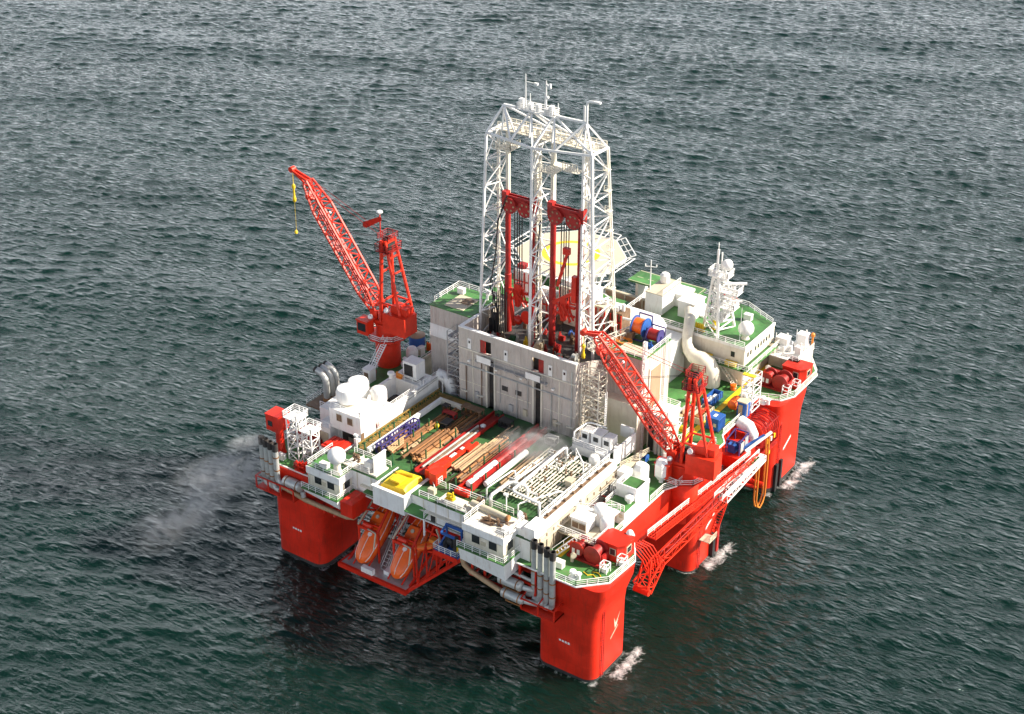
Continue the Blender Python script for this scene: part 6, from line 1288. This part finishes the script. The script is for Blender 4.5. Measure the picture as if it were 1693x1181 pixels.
build('railing',MB().rail([(-8.6,18.9,21.75),(-8.6,15.6,21.75),(-5,15.6,21.75)],1.1,.09,1.2),M['whiteb'],cbk); build('railing',MB().rail([(-8.6,19.2,23.3),(-8.6,23.2,23.3)],1.1,.09,1.2),M['whiteb'],cbk)
for k in range(3): build('window',MB().box(-8.2+k*1.15,15.52,20.3,-7.5+k*1.15,15.596,21.0),M['yellow' if k<2 else 'ivory'],cbk)
one('white_vent',MB().lathe([(.35,0),(.35,.5),(.75,.6),(.75,1.2),(.2,1.5)],(-5.6,18.2,21.75),12),M['white'],'small white vent on the lower green roof of the stepped block','vent')
for k,(x,y,lab) in enumerate(((-8.6,27.0,'white faceted hopper tank below the leaning boom cab'),(-6.4,30.2,'smaller white hopper tank beside the leaning boom crane pedestal'))):
    g=MB(); n=6; r=1.6-.3*k; g.lathe([(r*.5,0),(r,1.0),(r,3.2),(r*.55,4.0)],(x,y,19.6),n); g.tube((x,y,19.01),(x,y,19.7),.4,8); one('hopper_tank',g,M['whiteb'],lab,'tank',ang=20)
t=T('grey_housing','white grey equipment cabinet beside the faceted hopper tank','cabinet',(-10.6,25,19)); build('body',MB().box(-11.0,23.2,19.01,-9.2,25.2,23.4),M['whiteb'],t); build('panel',MB().box(-10.6,23.12,21.4,-9.8,23.196,22.2),M['ivory'],t)
g=MB(); 
for k in range(4): g.path([(-11.0+k*.35,24,19.4),(-11.0+k*.35,24,21.6),(-10.8+k*.35,23.4,22.2),(-10.4+k*.35,20.4,22.2),(-10.2+k*.35,19.9,21.6),(-10.2+k*.35,19.9,19.02)],.13,6)
one('grey_pipe_bundle',g,M['steel'],'bent grey pipes arching between the big white girder and the stepped block','pipes')
one('yellow_walkway_frame',MB().rail([(-11,24.2,23.4),(-9.4,31,23.4)],1.0,.1).box(-11,24,23.3,-9.6,31,23.39),M['ivory'],'cream railed footbridge from the plain white wall to the hopper tanks','walkway')
# stair block between annex and crane
sb=T('stair_block','white stair and duct block between the cable reel block and the leaning boom crane','building',(-12,40,19))
build('wall',MB().box(-13.6,37.6,19.01,-9.8,42,26.4),M['cream'],sb); build('roof',MB().box(-13.9,37.4,26.404,-9.6,42.2,26.8),M['white'],sb); build('door',MB().box(-13.3,37.5,19.3,-12.3,37.596,26),M['dark'],sb)
g=MB()
for k in range(4): g.stair((-9.4 if k%2==0 else -9.4,38+ (0 if k%2==0 else 3.4),19.1+k*1.75),(-9.4,41.4 if k%2==0 else 38,19.1+(k+1)*1.75),.9,6)
build('flight',g,M['whiteb'],sb)
for k in range(4): build('duct',MB().tube((-11.6+k*.7,37.3,19.1),(-11.6+k*.7,37.3,25.5-k*.4),.28,8),M['white'],sb)
# cargo on the green deck
bc=T('cargo_container','blue closed cargo container beside the yellow walkway stripe','container',(-7.2,51.2,19.1))
build('body',MB().box(-8.5,49.8,19.15,-5.9,52.4,21.6),M['blue'],bc); g=MB()
for k in range(6): g.box(-5.896,50+k*.42,19.3,-5.82,50.15+k*.42,21.4)
for k in range(5): g.box(-8.3+k*.55,49.72,19.3,-8.15+k*.55,49.796,21.4)
build('rib',g,M['blue'],bc); g=MB(); g.box(-6.9,49.68,20.0,-6.3,49.716,20.7); build('label_plate',g,M['ivory'],bc); g=MB(); g.box(-7.5,50.6,21.604,-6.9,51.6,21.62); build('roof_patch',g,M['white'],bc); g=MB(); g.box(-8.5,49.8,19.01,-8.1,52.4,19.14); g.box(-6.3,49.8,19.01,-5.9,52.4,19.14); build('skid_rail',g,M['dark'],bc)
def skip(x0,x1,y0,y1,h,m,load,lab):
    t=T('open_skip',lab,'skip',((x0+x1)/2,(y0+y1)/2,19),'open cargo skips on the green deck'); z=19.02; g=MB()
    g.box(x0,y0,z,x1,y1,z+.2); g.box(x0,y0,z+.204,x0+.12,y1,z+h); g.box(x1-.12,y0,z+.204,x1,y1,z+h); g.box(x0+.124,y0,z+.204,x1-.124,y0+.12,z+h); g.box(x0+.124,y1-.12,z+.204,x1-.124,y1,z+h)
    n=int((y1-y0)/.7)
    for k in range(n+1): g.box(x1+.002,y0+k*(y1-y0-.15)/n,z,x1+.12,y0+k*(y1-y0-.15)/n+.15,z+h)
    build('body',g,M[m],t)
    l=MB(); rr=random.Random(int(x0*7))
    for k in range(9): l.cb((rr.uniform(x0+.5,x1-.5),rr.uniform(y0+.5,y1-.5),z+.21),rr.uniform(.5,.9),rr.uniform(.5,1.2),rr.uniform(.3,h*.75))
    build('load',l,M[load],t)
skip(-12.0,-9.9,50.2,55.6,1.3,'ivory','rust','long open skip with tan load between the crane A-frame and yellow stripe')
skip(-14.6,-12.6,49,54,1.2,'grey','paleB','grey open skip with pale load beside the long tan loaded skip')
skip(-13.0,-11.2,56.6,61.4,1.3,'blue','white','blue sided open skip with white load near the bent white duct')
bcb=T('blue_cabinet','tall blue cabinet with pale top at the foot of the white scaffold tower','cabinet',(-5,57.6,19)); build('body',MB().box(-5.9,56.9,19.01,-4.1,58.6,22.1),M['blue'],bcb); build('lid',MB().box(-6,56.8,22.104,-4,58.7,22.3),M['ivory'],bcb); g=MB(); g.box(-5.6,56.82,19.6,-4.8,56.896,21.6); g.box(-4.096,57.2,19.4,-4.0,57.5,21.8); build('door',g,M['paleB'],bcb)
stair_tower('stair_tower','white scaffold stair tower with yellow top on the recessed deck edge',-6.4,-4.2,59.4,62.6,19.01,25.2,3,'whiteb')
one('orange_tank',MB().lathe([(.4,-1.5),(.9,-1.2),(1,0),(.9,1.2),(.4,1.5)],(-7.6,59.4,20.1),14,'y').box(-8.2,58.6,19.01,-7,60.4,19.3),M['orange'],'orange tank lying beside the white scaffold tower','tank')
one('yellow_board',MB().box(-6.5,59.3,26.4,-4.1,60.2,26.55),M['yellow'],'yellow board on top of the white scaffold tower','board')
# white stores platform at the far corner
before_=set(bpy.data.objects)
sp=T('stores_platform','white stores platform crowded with canisters at the far corner','platform',(-5.5,82,19))
build('deck_plate',MB().box(-9.4,78.7,22.0,-2.6,86,22.2),M['white'],sp); build('wall',MB().box(-9.4,80.4,19.01,-2.8,86,21.996),M['cream'],sp); build('wall',MB().box(-9.2,81.7,19.01,-8.95,84,24),M['tanwall'],sp); build('railing',MB().rail([(-9.3,78.8,22.2),(-2.7,78.8,22.2),(-2.7,85.9,22.2)],1.1,.09,1.2),M['whiteb'],sp)
rq=random.Random(9)
for k in range(9):
    x=-8.6+rq.random()*5.6; y=80+rq.random()*5.2; r=rq.uniform(.35,.65); z=22.9+rq.uniform(0,.3); l=rq.uniform(.5,.9); a='xy'[k%2]
    c_=(x,0,z) if a=='y' else (0,y,z)
    g=MB(); o_=x if a=='x' else y
    g.lathe([(r*.5,o_-l-.1),(r,o_-l),(r,o_+l),(r*.5,o_+l+.1)],c_,12,a); g.cb((x,y,22.21),1.1,.6,z-22.25)
    one('life_raft_canister',g,M['white'],'white life raft canister on the crowded stores platform','canister','white canisters on the stores platform')
for x,y,sx,sy,h,m,lab in((-7.4,82.2,2.2,1.8,2.6,'white','tall white cabin among the canisters of the stores platform'),(-4.4,84.4,1.8,1.6,3.2,'whiteb','tallest white locker at the rear of the stores platform'),(-8.4,80,1.0,1.2,1.4,'ivory','low cream locker at the front rail of the stores platform'),(-3.8,81.4,1.2,1.0,1.8,'white','white locker at the front outer rail of the stores platform')):
    g=MB(); g.cb((x,y,22.21),sx,sy,h); g.cb((x,y,22.21+h+.003),sx+.2,sy+.2,.12); g.tube((x+sx*.3,y,22.3+h),(x+sx*.3,y,22.3+h+.9),.15,6); g.bar((x-sx*.5-.1,y-sy*.5-.1,22.21),(x-sx*.5-.1,y-sy*.5-.1,22.2+h+1.0),.1)
    one('stores_locker',g,M[m],lab,'locker')
one('orange_beacon',MB().lathe([(.2,0),(.2,2.6),(.4,2.7),(.4,3.2),(.2,3.4)],(-2.9,85.4,22.2),10),M['hose'],'orange beacon on the stores platform corner post','beacon')
for o in set(bpy.data.objects)-before_:
    if o.parent is None: o.location=o.location+V((-.5,-2.6,0))
# ------------------------------------------------------------------ hose station in the recess
hs=T('hose_station','red caged hose drum station hanging in the recess of the hull side','hose station',(-2.5,61,10))
g=MB(); 
for k in range(5): g.lathe([(2.1,-.3),(2.3,-.1),(2.3,.1),(2.1,.3)],(-2.6,57.6+k*.95,16.2),20,'y')
g.lathe([(1.8,0),(1.8,4)],(-2.6,57.5,16.2),16,'y'); build('drum',g,M['crane'],hs)
g=MB()
for k in range(9):
    y=56.8+k*.7; g.path([(-4.4,y,18.9),(-2.6,y,19.0),(-.6,y,18.4),(.1,y,17),(.1,y,13.8),(-.8,y,12.9)],.09,5)
for z in(18.4,16,13.6): g.bar((.05,56.8,z),(.05,62.4,z),.14)
g.box(-4.6,56.6,12.6,.2,62.6,12.8)
build('cage',g,M['dred'],hs)
g=MB(); g.box(-4.9,52.4,10.8,-1.6,57,16.8); g.cb((-3.6,64,14),2.2,2.6,4.2); build('casing',g,M['red'],hs)
for k in range(3): build('lamp',MB().cb((.15,58.2+k*1.3,14.6),.25,.45,.9),M['yellow' if k!=1 else 'white'],hs)
sh=MB(); sh.path([(-4.6,55.8,18.9),(-2.6,55.4,18.6),(-1.6,55.2,17.4),(-1.3,55.1,15.6)],[1.2,1.25,1.1,.7],12); one('white_shroud',sh,M['white'],'white rounded hood above the blue hose crane','hood')
bm_=T('hose_crane','blue hose handling crane with grey panels on the recessed hull edge','crane',(-2.6,50.8,15))
g=MB(); 
for a,b in(((-4,49.6,15.8),(-4,49.6,18.4)),((-4,53,15.8),(-4,53,19)),((-1.4,49.6,15.8),(-1.4,49.6,18.6)),((-1.4,53,15.8),(-1.4,53,19)),((-4,49.6,18.4),(-4,53,19)),((-1.4,49.6,18.6),(-1.4,53,19)),((-4,49.6,18.4),(-1.4,49.6,18.6)),((-4,53,19),(-1.4,53,19))): g.bar(a,b,.18)
build('frame',g,M['purple'],bm_); g=MB(); g.cb((-3.2,50.8,15.7),1.4,1.6,1.6); g.lathe([(.8,-.6),(.8,.6)],(-2.2,51.6,16.8),12,'y'); g.bar((-2,50.4,16.2),(.9,55,18.2),.5); build('machine',g,M['blue'],bm_)
build('panel',MB().box(-1.35,50,16.2,-1.28,51.3,18.2),M['steel'],bm_); build('panel',MB().box(-1.35,51.6,16.4,-1.28,52.8,18.6),M['steel'],bm_); build('arm',MB().bar((-.6,50.6,16.6),(1.6,56.2,18.6),.4),M['white'],bm_)
build('base',MB().box(-5.1,48.8,13.4,-1.0,53.6,15.66),M['red'],bm_)
pl_=MB(); pl_.box(-1.0,51.6,13.4,1.6,54.4,13.6); one('grey_platform',pl_,M['steel'],'small grey landing platform below the blue hose crane','platform')
hm=MB()
for k,x in enumerate((.9,1.4)):
    hm.path([(x,55.8,18.2),(x+.1,55.9,12),(x+.1,56.0,5.2),(x+.05,55.4,3.8),(x,54.4,3.1),(x-.05,53.4,3.9),(x-.1,52.9,5.4),(x-.1,52.8,13.4)],.16,7)
one('orange_hose',hm,M['hose'],'orange hoses hanging in a long loop from the blue hose crane towards the sea','hose')
one('yellow_post',MB().box(-1.7,62.5,9.5,-1.3,62.9,12.2).box(-1.8,62.4,12.204,-1.2,63,12.4),M['yellow'],'yellow float gauge on the dark recess wall beside the hanging hoses','gauge')
# ------------------------------------------------------------------ stowed burner boom and gangway along the hull side
gw=T('gangway','red and white railed gangway running along the hull side past the crane column','gangway',(-1.8,36,12))
GA=V((-2.4,20.6,14.6)); GB=V((.3,52.4,14.6)); gl=lambda f,o,z: GA.lerp(GB,f)+V((o,0,z))
g=MB()
for o in(-.8,-.27,.27,.8): g.bar(gl(0,o,0),gl(1,o,0),.16)
for k in range(46): g.bar(gl(k/45,-.8,.05),gl(k/45,.8,.05),.13)
build('grating',g,M['crane'],gw)
build('railing',MB().rail([gl(0,-.8,.1),gl(1,-.8,.1)],1.1,.1,2.0),M['whiteb'],gw); build('railing',MB().rail([gl(0,.8,.1),gl(1,.8,.1)],1.1,.1,2.0),M['crane'],gw)
g=MB()
for k in range(16):
    f=k/15; g.bar(gl(f,-.8,-.2),gl(f,.8,-.2),.16); g.bar(gl(f,-.8,-.2),gl(f,-1.8,-1.6),.14)
build('bearer',g,M['dred'],gw)
bb=T('burner_boom','long red lattice burner boom stowed along the hull side with pale tip','burner boom',(.6,34,8))
g=MB().truss((.5,18.5,12.6),(.8,40,13.0),1.5,1.5,8,.18,.1,up=(0,0,1)); build('lattice',g,M['crane'],bb)
g=MB().truss((.8,40.02,13.0),(1.2,54.5,14.0),1.5,1.5,7,.2,.12,w2=1.0,h2=1.0); build('tip_lattice',g,M['white'],bb)
g=MB(); g.rail([(0,38,13.8),(.5,54,14.7)],1.0,.1,1.6); g.rail([(1.6,38,13.8),(1.8,53,14.6)],1.0,.1,1.6); g.add([(.2,47,14.3),(1.5,47,14.3),(1.6,53,14.6),(.5,53,14.6),(.2,47,14.4),(1.5,47,14.4),(1.6,53,14.7),(.5,53,14.7)],[(0,3,2,1),(4,5,6,7),(0,1,5,4),(1,2,6,5),(2,3,7,6),(3,0,4,7)]); build('walkway',g,M['whiteb'],bb)
g=MB(); 
for k in range(5): g.lathe([(.12,0),(.3,.1),(.3,.5),(.12,.6)],(.3+.25*k,49+.8*k,14.3+.09*k),8)
build('burner_head',g,M['green'],bb)
g=MB()
for k in range(2): g.tube((.1+.8*k,19.5,13.5),(.3+.8*k,46,13.9),.09,6)
build('pipe',g,M['dred'],bb)
g=MB(); g.truss((.1,13.6,9.8),(.5,18.4,12.8),2.8,2.2,4,.22,.11,w2=1.6,h2=1.6); g.lathe([(.6,-1.4),(.6,1.4)],(.1,13.6,9.3),10,'x')
for a in((-1.1,13.8,9.4),(1.2,13.8,9.4)): g.bar(a,(a[0]*.6,15,14.6),.24)
build('bracket',g,M['crane'],bb)
g=MB()
for k in range(7): g.path([(-3.2+.3*k,12.6+.5*k,17.5),(-1.6+.3*k,13.4+.5*k,16.6),(-.6+.3*k,14.6+.4*k,14.4),(-.2+.25*k,15.5+.3*k,12)],.12,5)
build('hose_bundle',g,M['crane'],bb)
sb2=T('hull_stair','white stair hanging on the crane column below the gangway','stair',(0,39,6.6)); build('flight',MB().stair((.7,37.2,6.8),(.9,41.6,13.6),1.1,16),M['crane'],sb2); build('landing',MB().box(-.6,34.6,6.6,1.4,37.2,6.75).rail([(1.4,34.6,6.75),(1.4,37.2,6.75)],1.0,.09,1.2),M['ivory'],sb2)
od=MB(); od.tube((-4.6,53.6,8.6),(1.6,54.6,8.2),.4,10); od.tube((-4.6,52.2,8.4),(1.2,53.2,8.0),.3,8); od.bar((-2,54,8.4),(.6,51.6,12),.18); od.bar((.6,53.4,8.2),(.2,51,12.2),.18); one('boom_outrigger',od,M['red'],'red outrigger pipes with orange ends below the pale burner boom tip','outrigger')
# ------------------------------------------------------------------ more railings and ladders
railing([(-58.8,6.2,27.8),(-52.2,6.2,27.8),(-52.2,11.8,27.8)],'white railing round the front roof of the machinery house with the rounded tanks')
railing([(-58.3,23.9,25.6),(-52.9,23.9,25.6)],'white railing across the machinery house roof before the white vent box')
railing([(-12.8,2.6,24.7),(-12.8,23.6,24.7)],'long white railing along the top of the big white girder')
railing([(-22.2,37.3,36.9),(-14.8,37.3,36.9)],'white railing on the front edge of the cable reel deck')
railing([(-13.9,37.5,26.8),(-9.7,37.5,26.8),(-9.7,42.1,26.8),(-13.9,42.1,26.8)],'white railing round the roof of the stair block')
railing([(-33.9,-1.2,23.07),(-24.5,-1.2,23.07)],'white railing on the seaward edge of the pipe deck front between tray and deckhouse')
railing([(-50,-1.2,23.35),(-44.4,-1.2,23.35)],'white railing on the seaward edge of the pipe deck front beside the white screen')
railing([(-35.3,3.5,23.2),(-31.7,1.0,21.6),(-31.7,-2.9,20.4)],'white railing along the sloping green ledge beside the white tray box')
railing([(-59.9,13.4,24.8),(-63.9,13.4,24.8)],'white railing at the rear of the white vent house roof')
railing([(-62,5.7,23.6),(-58.9,5.7,23.6)],'white railing on the lower front roof of the white vent house')
railing([(-71,13.2,21),(-71,20.9,21),(-66.8,20.9,21)],'white railing round the brown platform of the bent exhausts')
railing([(-31.9,67.4,31.5),(-31.9,56.9,31.5)],'white railing beside the sloping roofed module')
railing([(-10.2,44,19),(-10.2,47.5,19)],'white railing by the yellow stripe behind the stair block')
railing([(-4.9,12.6,19),(-4.9,15.4,19)],'short white railing between front winch house and stepped block')
railing([(-4.9,24,19),(-4.9,28.4,19),(-3.7,30.6,19)],'white railing by the faceted hopper tank at the deck edge')
for (x,y,z0,z1,lab) in ((-51.7,10.4,23.1,27.8,'white vertical ladder on the long white wall by the fire box'),(-9.72,28.6,19,23.4,'white vertical ladder to the cream footbridge'),(-61.05,27,19,23,'white vertical ladder on the cream seaward block wall'),(-16.8,28.6,27.3,33,'white vertical ladder behind the control cabins'),(-14.35,44.6,19,36.8,'tall white ladder on the sunny face of the cable reel block')):
    g=MB(); g.bar((x,y-.25,z0),(x,y-.25,z1+.9),.09); g.bar((x,y+.25,z0),(x,y+.25,z1+.9),.09)
    for k in range(int((z1-z0)/.45)): g.bar((x,y-.25,z0+.3+k*.45),(x,y+.25,z0+.3+k*.45),.06)
    one('wall_ladder',g,M['whiteb'],lab,'ladder')
# ------------------------------------------------------------------ small deck gear
rg_=random.Random(21)
def gear(x,y,z,kind,m,label):
    g=MB(); s_=rg_.uniform(.8,1.15)
    if kind=='locker': g.cb((x,y,z+.1),1.4*s_,.9*s_,1.0*s_); g.cb((x,y,z+.1+1.0*s_+.003),1.5*s_,1.0*s_,.1); g.cb((x,y,z+.002),1.2*s_,.7*s_,.095)
    elif kind=='reel':
        for q in(-.5,.5): g.lathe([(.75*s_,q-.05),(.75*s_,q+.05)],(x,y,z+.8),14,'x')
        g.lathe([(.45*s_,-.45),(.45*s_,.45)],(x,y,z+.8),12,'x'); g.bar((x-.6,y-.6,z),(x-.6,y,z+.8),.12); g.bar((x+.6,y-.6,z),(x+.6,y,z+.8),.12); g.bar((x-.6,y+.6,z),(x-.6,y,z+.8),.12); g.bar((x+.6,y+.6,z),(x+.6,y,z+.8),.12)
    elif kind=='bottle':
        for q in range(4): g.lathe([(.2,0),(.22,.1),(.22,1.3),(.1,1.5),(.1,1.6)],(x+q*.46-.7,y,z+.1),8)
        g.box(x-1,y-.3,z,x+1,y+.3,z+.1); g.bar((x-1,y+.3,z+.9),(x+1,y+.3,z+.9),.08); g.bar((x-1,y+.3,z+.05),(x-1,y+.3,z+.9),.08); g.bar((x+1,y+.3,z+.05),(x+1,y+.3,z+.9),.08)
    elif kind=='valve':
        g.cb((x,y,z),1.3,.5,.15); 
        for q in(-.4,.1,.5): g.lathe([(.14,0),(.14,.7),(.3,.75),(.3,.95),(.08,1),(.08,1.3),(.24,1.32),(.24,1.38)],(x+q,y,z+.1),8)
        g.tube((x-.8,y,z+.6),(x+.9,y,z+.6),.12,6)
    elif kind=='cowl': g.path([(x,y,z),(x,y,z+1.1),(x+.1,y-.1,z+1.45),(x+.35,y-.3,z+1.65),(x+.7,y-.6,z+1.65)],[.28,.28,.3,.38,.5],10)
    elif kind=='pump': g.cb((x,y,z),1.6,.8,.2); g.lathe([(.3,-.7),(.4,-.5),(.4,.3),(.25,.35),(.25,.8)],(x,y,z+.65),12,'x'); g.tube((x+.5,y,z+.7),(x+.5,y,z+1.5),.12,6)
    elif kind=='light': g.bar((x,y,z),(x,y,z+3.2),.14); g.cb((x,y-.15,z+3.2),.7,.5,.3); g.bar((x-.4,y,z+2.9),(x+.4,y,z+2.9),.08)
    nm={'locker':'gear_locker','reel':'hose_reel','bottle':'bottle_rack','valve':'valve_manifold','cowl':'vent_cowl','pump':'deck_pump','light':'flood_light'}[kind]
    one(nm,g,M[m],label,{'locker':'locker','reel':'hose reel','bottle':'gas bottles','valve':'valves','cowl':'vent','pump':'pump','light':'flood light'}[kind])
for a in ((-11.6,12.8,22.56,'locker','white','white gear locker on the white cross walkway'),(-9.6,12.9,19,'valve','brown','brown valve manifold under the white cross walkway'),(-7.2,13.9,19,'pump','red','red deck pump between rounded tanks and stepped block'),(-10.2,20.2,19,'reel','dred','dark red hose reel beside the bent grey pipes'),(-9.2,22.4,19,'bottle','orange','orange gas bottles beside the stepped block'),
 (-12.2,29.0,19,'pump','dred','dark red deck pump behind the plain white screen wall'),(-10.2,30.8,19,'valve','ivory','cream valve manifold by the smaller hopper tank'),(-8.2,32.8,19,'locker','white','white gear locker behind the leaning boom crane'),(-12.0,34.2,19,'reel','blue','blue hose reel before the stair block'),(-9.4,36,19,'cowl','white','white vent cowl between stair block and leaning boom crane'),
 (-7.0,42.6,19,'locker','white','long white gear locker beside the leaning boom crane house'),(-5.0,46,19,'valve','steel','grey valve manifold on the deck edge past the crane house'),(-6.8,45.4,19,'cowl','ivory','cream vent cowl past the crane house'),(-11.4,46.8,19,'pump','yellow','yellow deck pump before the long tan loaded skip'),(-13.4,44.6,19,'bottle','steel','grey gas bottles behind the stair block'),
 (-15.8,56.8,19,'locker','ivory','cream gear locker behind the grey open skip'),(-17,61.5,19,'reel','dred','dark red hose reel by the foot of the bent white duct'),(-7.8,63.6,19,'locker','white','white gear locker by the white scaffold tower base'),(-8.6,74.4,19,'cowl','white','white vent cowl behind the red winch of the far corner'),
 (-21.8,79.0,27.5,'cowl','white','white vent cowl near the red roof ladder'),(-14.6,77.2,27.5,'locker','white','white gear locker towards the rear of the accommodation roof'),(-21.4,76.8,27.5,'cowl','ivory','cream vent cowl in the middle of the accommodation roof'),(-20.2,68.0,27.5,'bottle','yellow','yellow gas bottle rack behind the roof rail near the bent duct'),(-25.2,77.6,27.5,'locker','ivory','cream gear locker at the foot of the accommodation penthouse'),
 (-54.6,39,37.5,'locker','white','white gear locker on the tower block roof behind the hatch'),(-49.2,39.6,37.5,'cowl','white','white vent cowl on the tower block roof by the derrick leg'),(-20.8,42.6,36.9,'locker','brown','brown gear locker on the cable reel deck'),(-16.2,41.3,36.9,'pump','blue','blue deck pump on the cable reel deck before the reels'),
 (-63.9,20.4,23,'cowl','white','white vent cowl on the seaward block by the bent exhausts'),(-65.4,25.2,23,'reel','dred','dark red hose reel under the access stair'),(-62.4,39.2,23,'bottle','orange','orange gas bottles behind the tall blue tank'),(-60.1,16.0,19,'valve','brown','brown valve manifold in the passage beside the machinery house'),
 (-60.2,-1.6,19,'pump','dred','dark red deck pump between weathered stacks and lattice towers'),(-58.6,4.4,19,'bottle','steel','grey gas bottles near the red hatch'),(-64.2,-1.2,19,'locker','white','white gear locker by the weathered stacks'),(-54.6,-.2,19,'reel','orange','orange hose reel beside the radome deckhouse'),(-66.8,4.4,19,'valve','ivory','cream valve manifold behind the red square cab'),
 (-48.6,.6,23.35,'valve','brown','brown valve manifold on the raised pad behind the radome deckhouse'),(-45.6,.4,23.35,'locker','white','white gear locker on the raised pad near the white screen'),(-32.4,.4,23.07,'locker','ivory','cream gear locker beside the red gantry'),(-28.2,-.2,24.01,'pump','yellow','yellow deck pump on the cream platform by the pipe deck rail'),(-24.0,2.2,23.07,'reel','brown','brown hose reel by the cream horizontal tank'),
 (-16.0,2.6,23.07,'valve','brown','brown valve manifold between deckhouse and bent white pipes'),(-15.4,.6,24.61,'cowl','white','white vent cowl on the girder end by the deckhouse'),(-12.8,.4,19,'bottle','dred','dark red bottles behind the front stacks'),(-7.4,.2,19,'locker','white','white gear locker at the front corner behind the stacks'),(-6.6,2.6,19,'cowl','ivory','cream vent cowl at the foot of the raised walkway stair'),(-2.4,11.2,19,'bottle','orange','orange bottles behind the front winch house'),
 (-12.4,25.2,23.07,'light','white','white flood light pole beside the plain white screen wall'),(-50.8,3.4,23.07,'light','white','white flood light pole at the front of the yellow grating'),(-19.6,3.2,23.07,'light','white','white flood light pole by the bent white pipes'),(-50.6,27.4,23.07,'light','white','white flood light pole in the shaded corner by the big rounded duct')):
    gear(*a)
# ------------------------------------------------------------------ smoke
def smoke(label,c,size,rot,dens,sc,seed,name='smoke'):
    m=bpy.data.materials.new('exhaust_smoke'); m.use_nodes=True; t=m.node_tree; t.nodes.clear(); N=t.nodes.new; Lk=t.links.new
    o=N('ShaderNodeOutputMaterial'); v=N('ShaderNodeVolumePrincipled'); v.inputs['Color'].default_value=(.97,.97,.98,1); v.inputs['Anisotropy'].default_value=.2
    tc=N('ShaderNodeTexCoord'); n=N('ShaderNodeTexNoise'); n.inputs['Scale'].default_value=sc; n.inputs['Detail'].default_value=4; n.inputs['Roughness'].default_value=.55; n.inputs['Distortion'].default_value=1.4
    mp=N('ShaderNodeMapping'); mp.inputs['Location'].default_value=(seed,seed*.7,0); mp.inputs['Scale'].default_value=(size[0]/size[1],1,size[2]/size[1]); Lk(tc.outputs['Object'],mp.inputs[0]); Lk(mp.outputs[0],n.inputs['Vector'])
    ln=N('ShaderNodeVectorMath'); ln.operation='LENGTH'; Lk(tc.outputs['Object'],ln.inputs[0])
    f=N('ShaderNodeMapRange'); f.interpolation_type='SMOOTHSTEP'; f.inputs[1].default_value=.15; f.inputs[2].default_value=1.0; f.inputs[3].default_value=1; f.inputs[4].default_value=0; Lk(ln.outputs['Value'],f.inputs[0])
    g=N('ShaderNodeMapRange'); g.inputs[1].default_value=.4; g.inputs[2].default_value=.74; Lk(n.outputs['Fac'],g.inputs[0])
    mu=N('ShaderNodeMath'); mu.operation='MULTIPLY'; Lk(f.outputs[0],mu.inputs[0]); Lk(g.outputs[0],mu.inputs[1])
    m2=N('ShaderNodeMath'); m2.operation='MULTIPLY'; m2.inputs[1].default_value=dens; Lk(mu.outputs[0],m2.inputs[0]); Lk(m2.outputs[0],v.inputs['Density']); Lk(v.outputs[0],o.inputs['Volume'])
    b_=build(name,MB().ball((0,0,0),1,20,12),m); b_.location=c; b_.scale=size; b_.rotation_euler=rot; b_['kind']='stuff'; b_['label']=label; b_['category']='smoke'
smoke('pale exhaust smoke drifting low over the sea from the weathered stacks',(-72.6,-7,16.0),(11,5.2,4.2),(0,R(-12),R(38)),.6,1.9,1.7)
smoke('thin tail of exhaust smoke sinking to the sea surface',(-78.5,-12.5,8.0),(12,6.5,5.5),(0,R(-24),R(52)),.2,1.7,4.1)
smoke('pale exhaust smoke puffs at the weathered stack tops',(-68.2,-4.6,22.8),(5.2,2.2,1.8),(0,R(-14),R(25)),1.2,1.8,8.2)
smoke('bluish smoke drifting over the pipe deck before the second doorway',(-24.6,19.5,25.2),(9,6.5,2.9),(0,0,R(40)),.6,1.3,2.2)
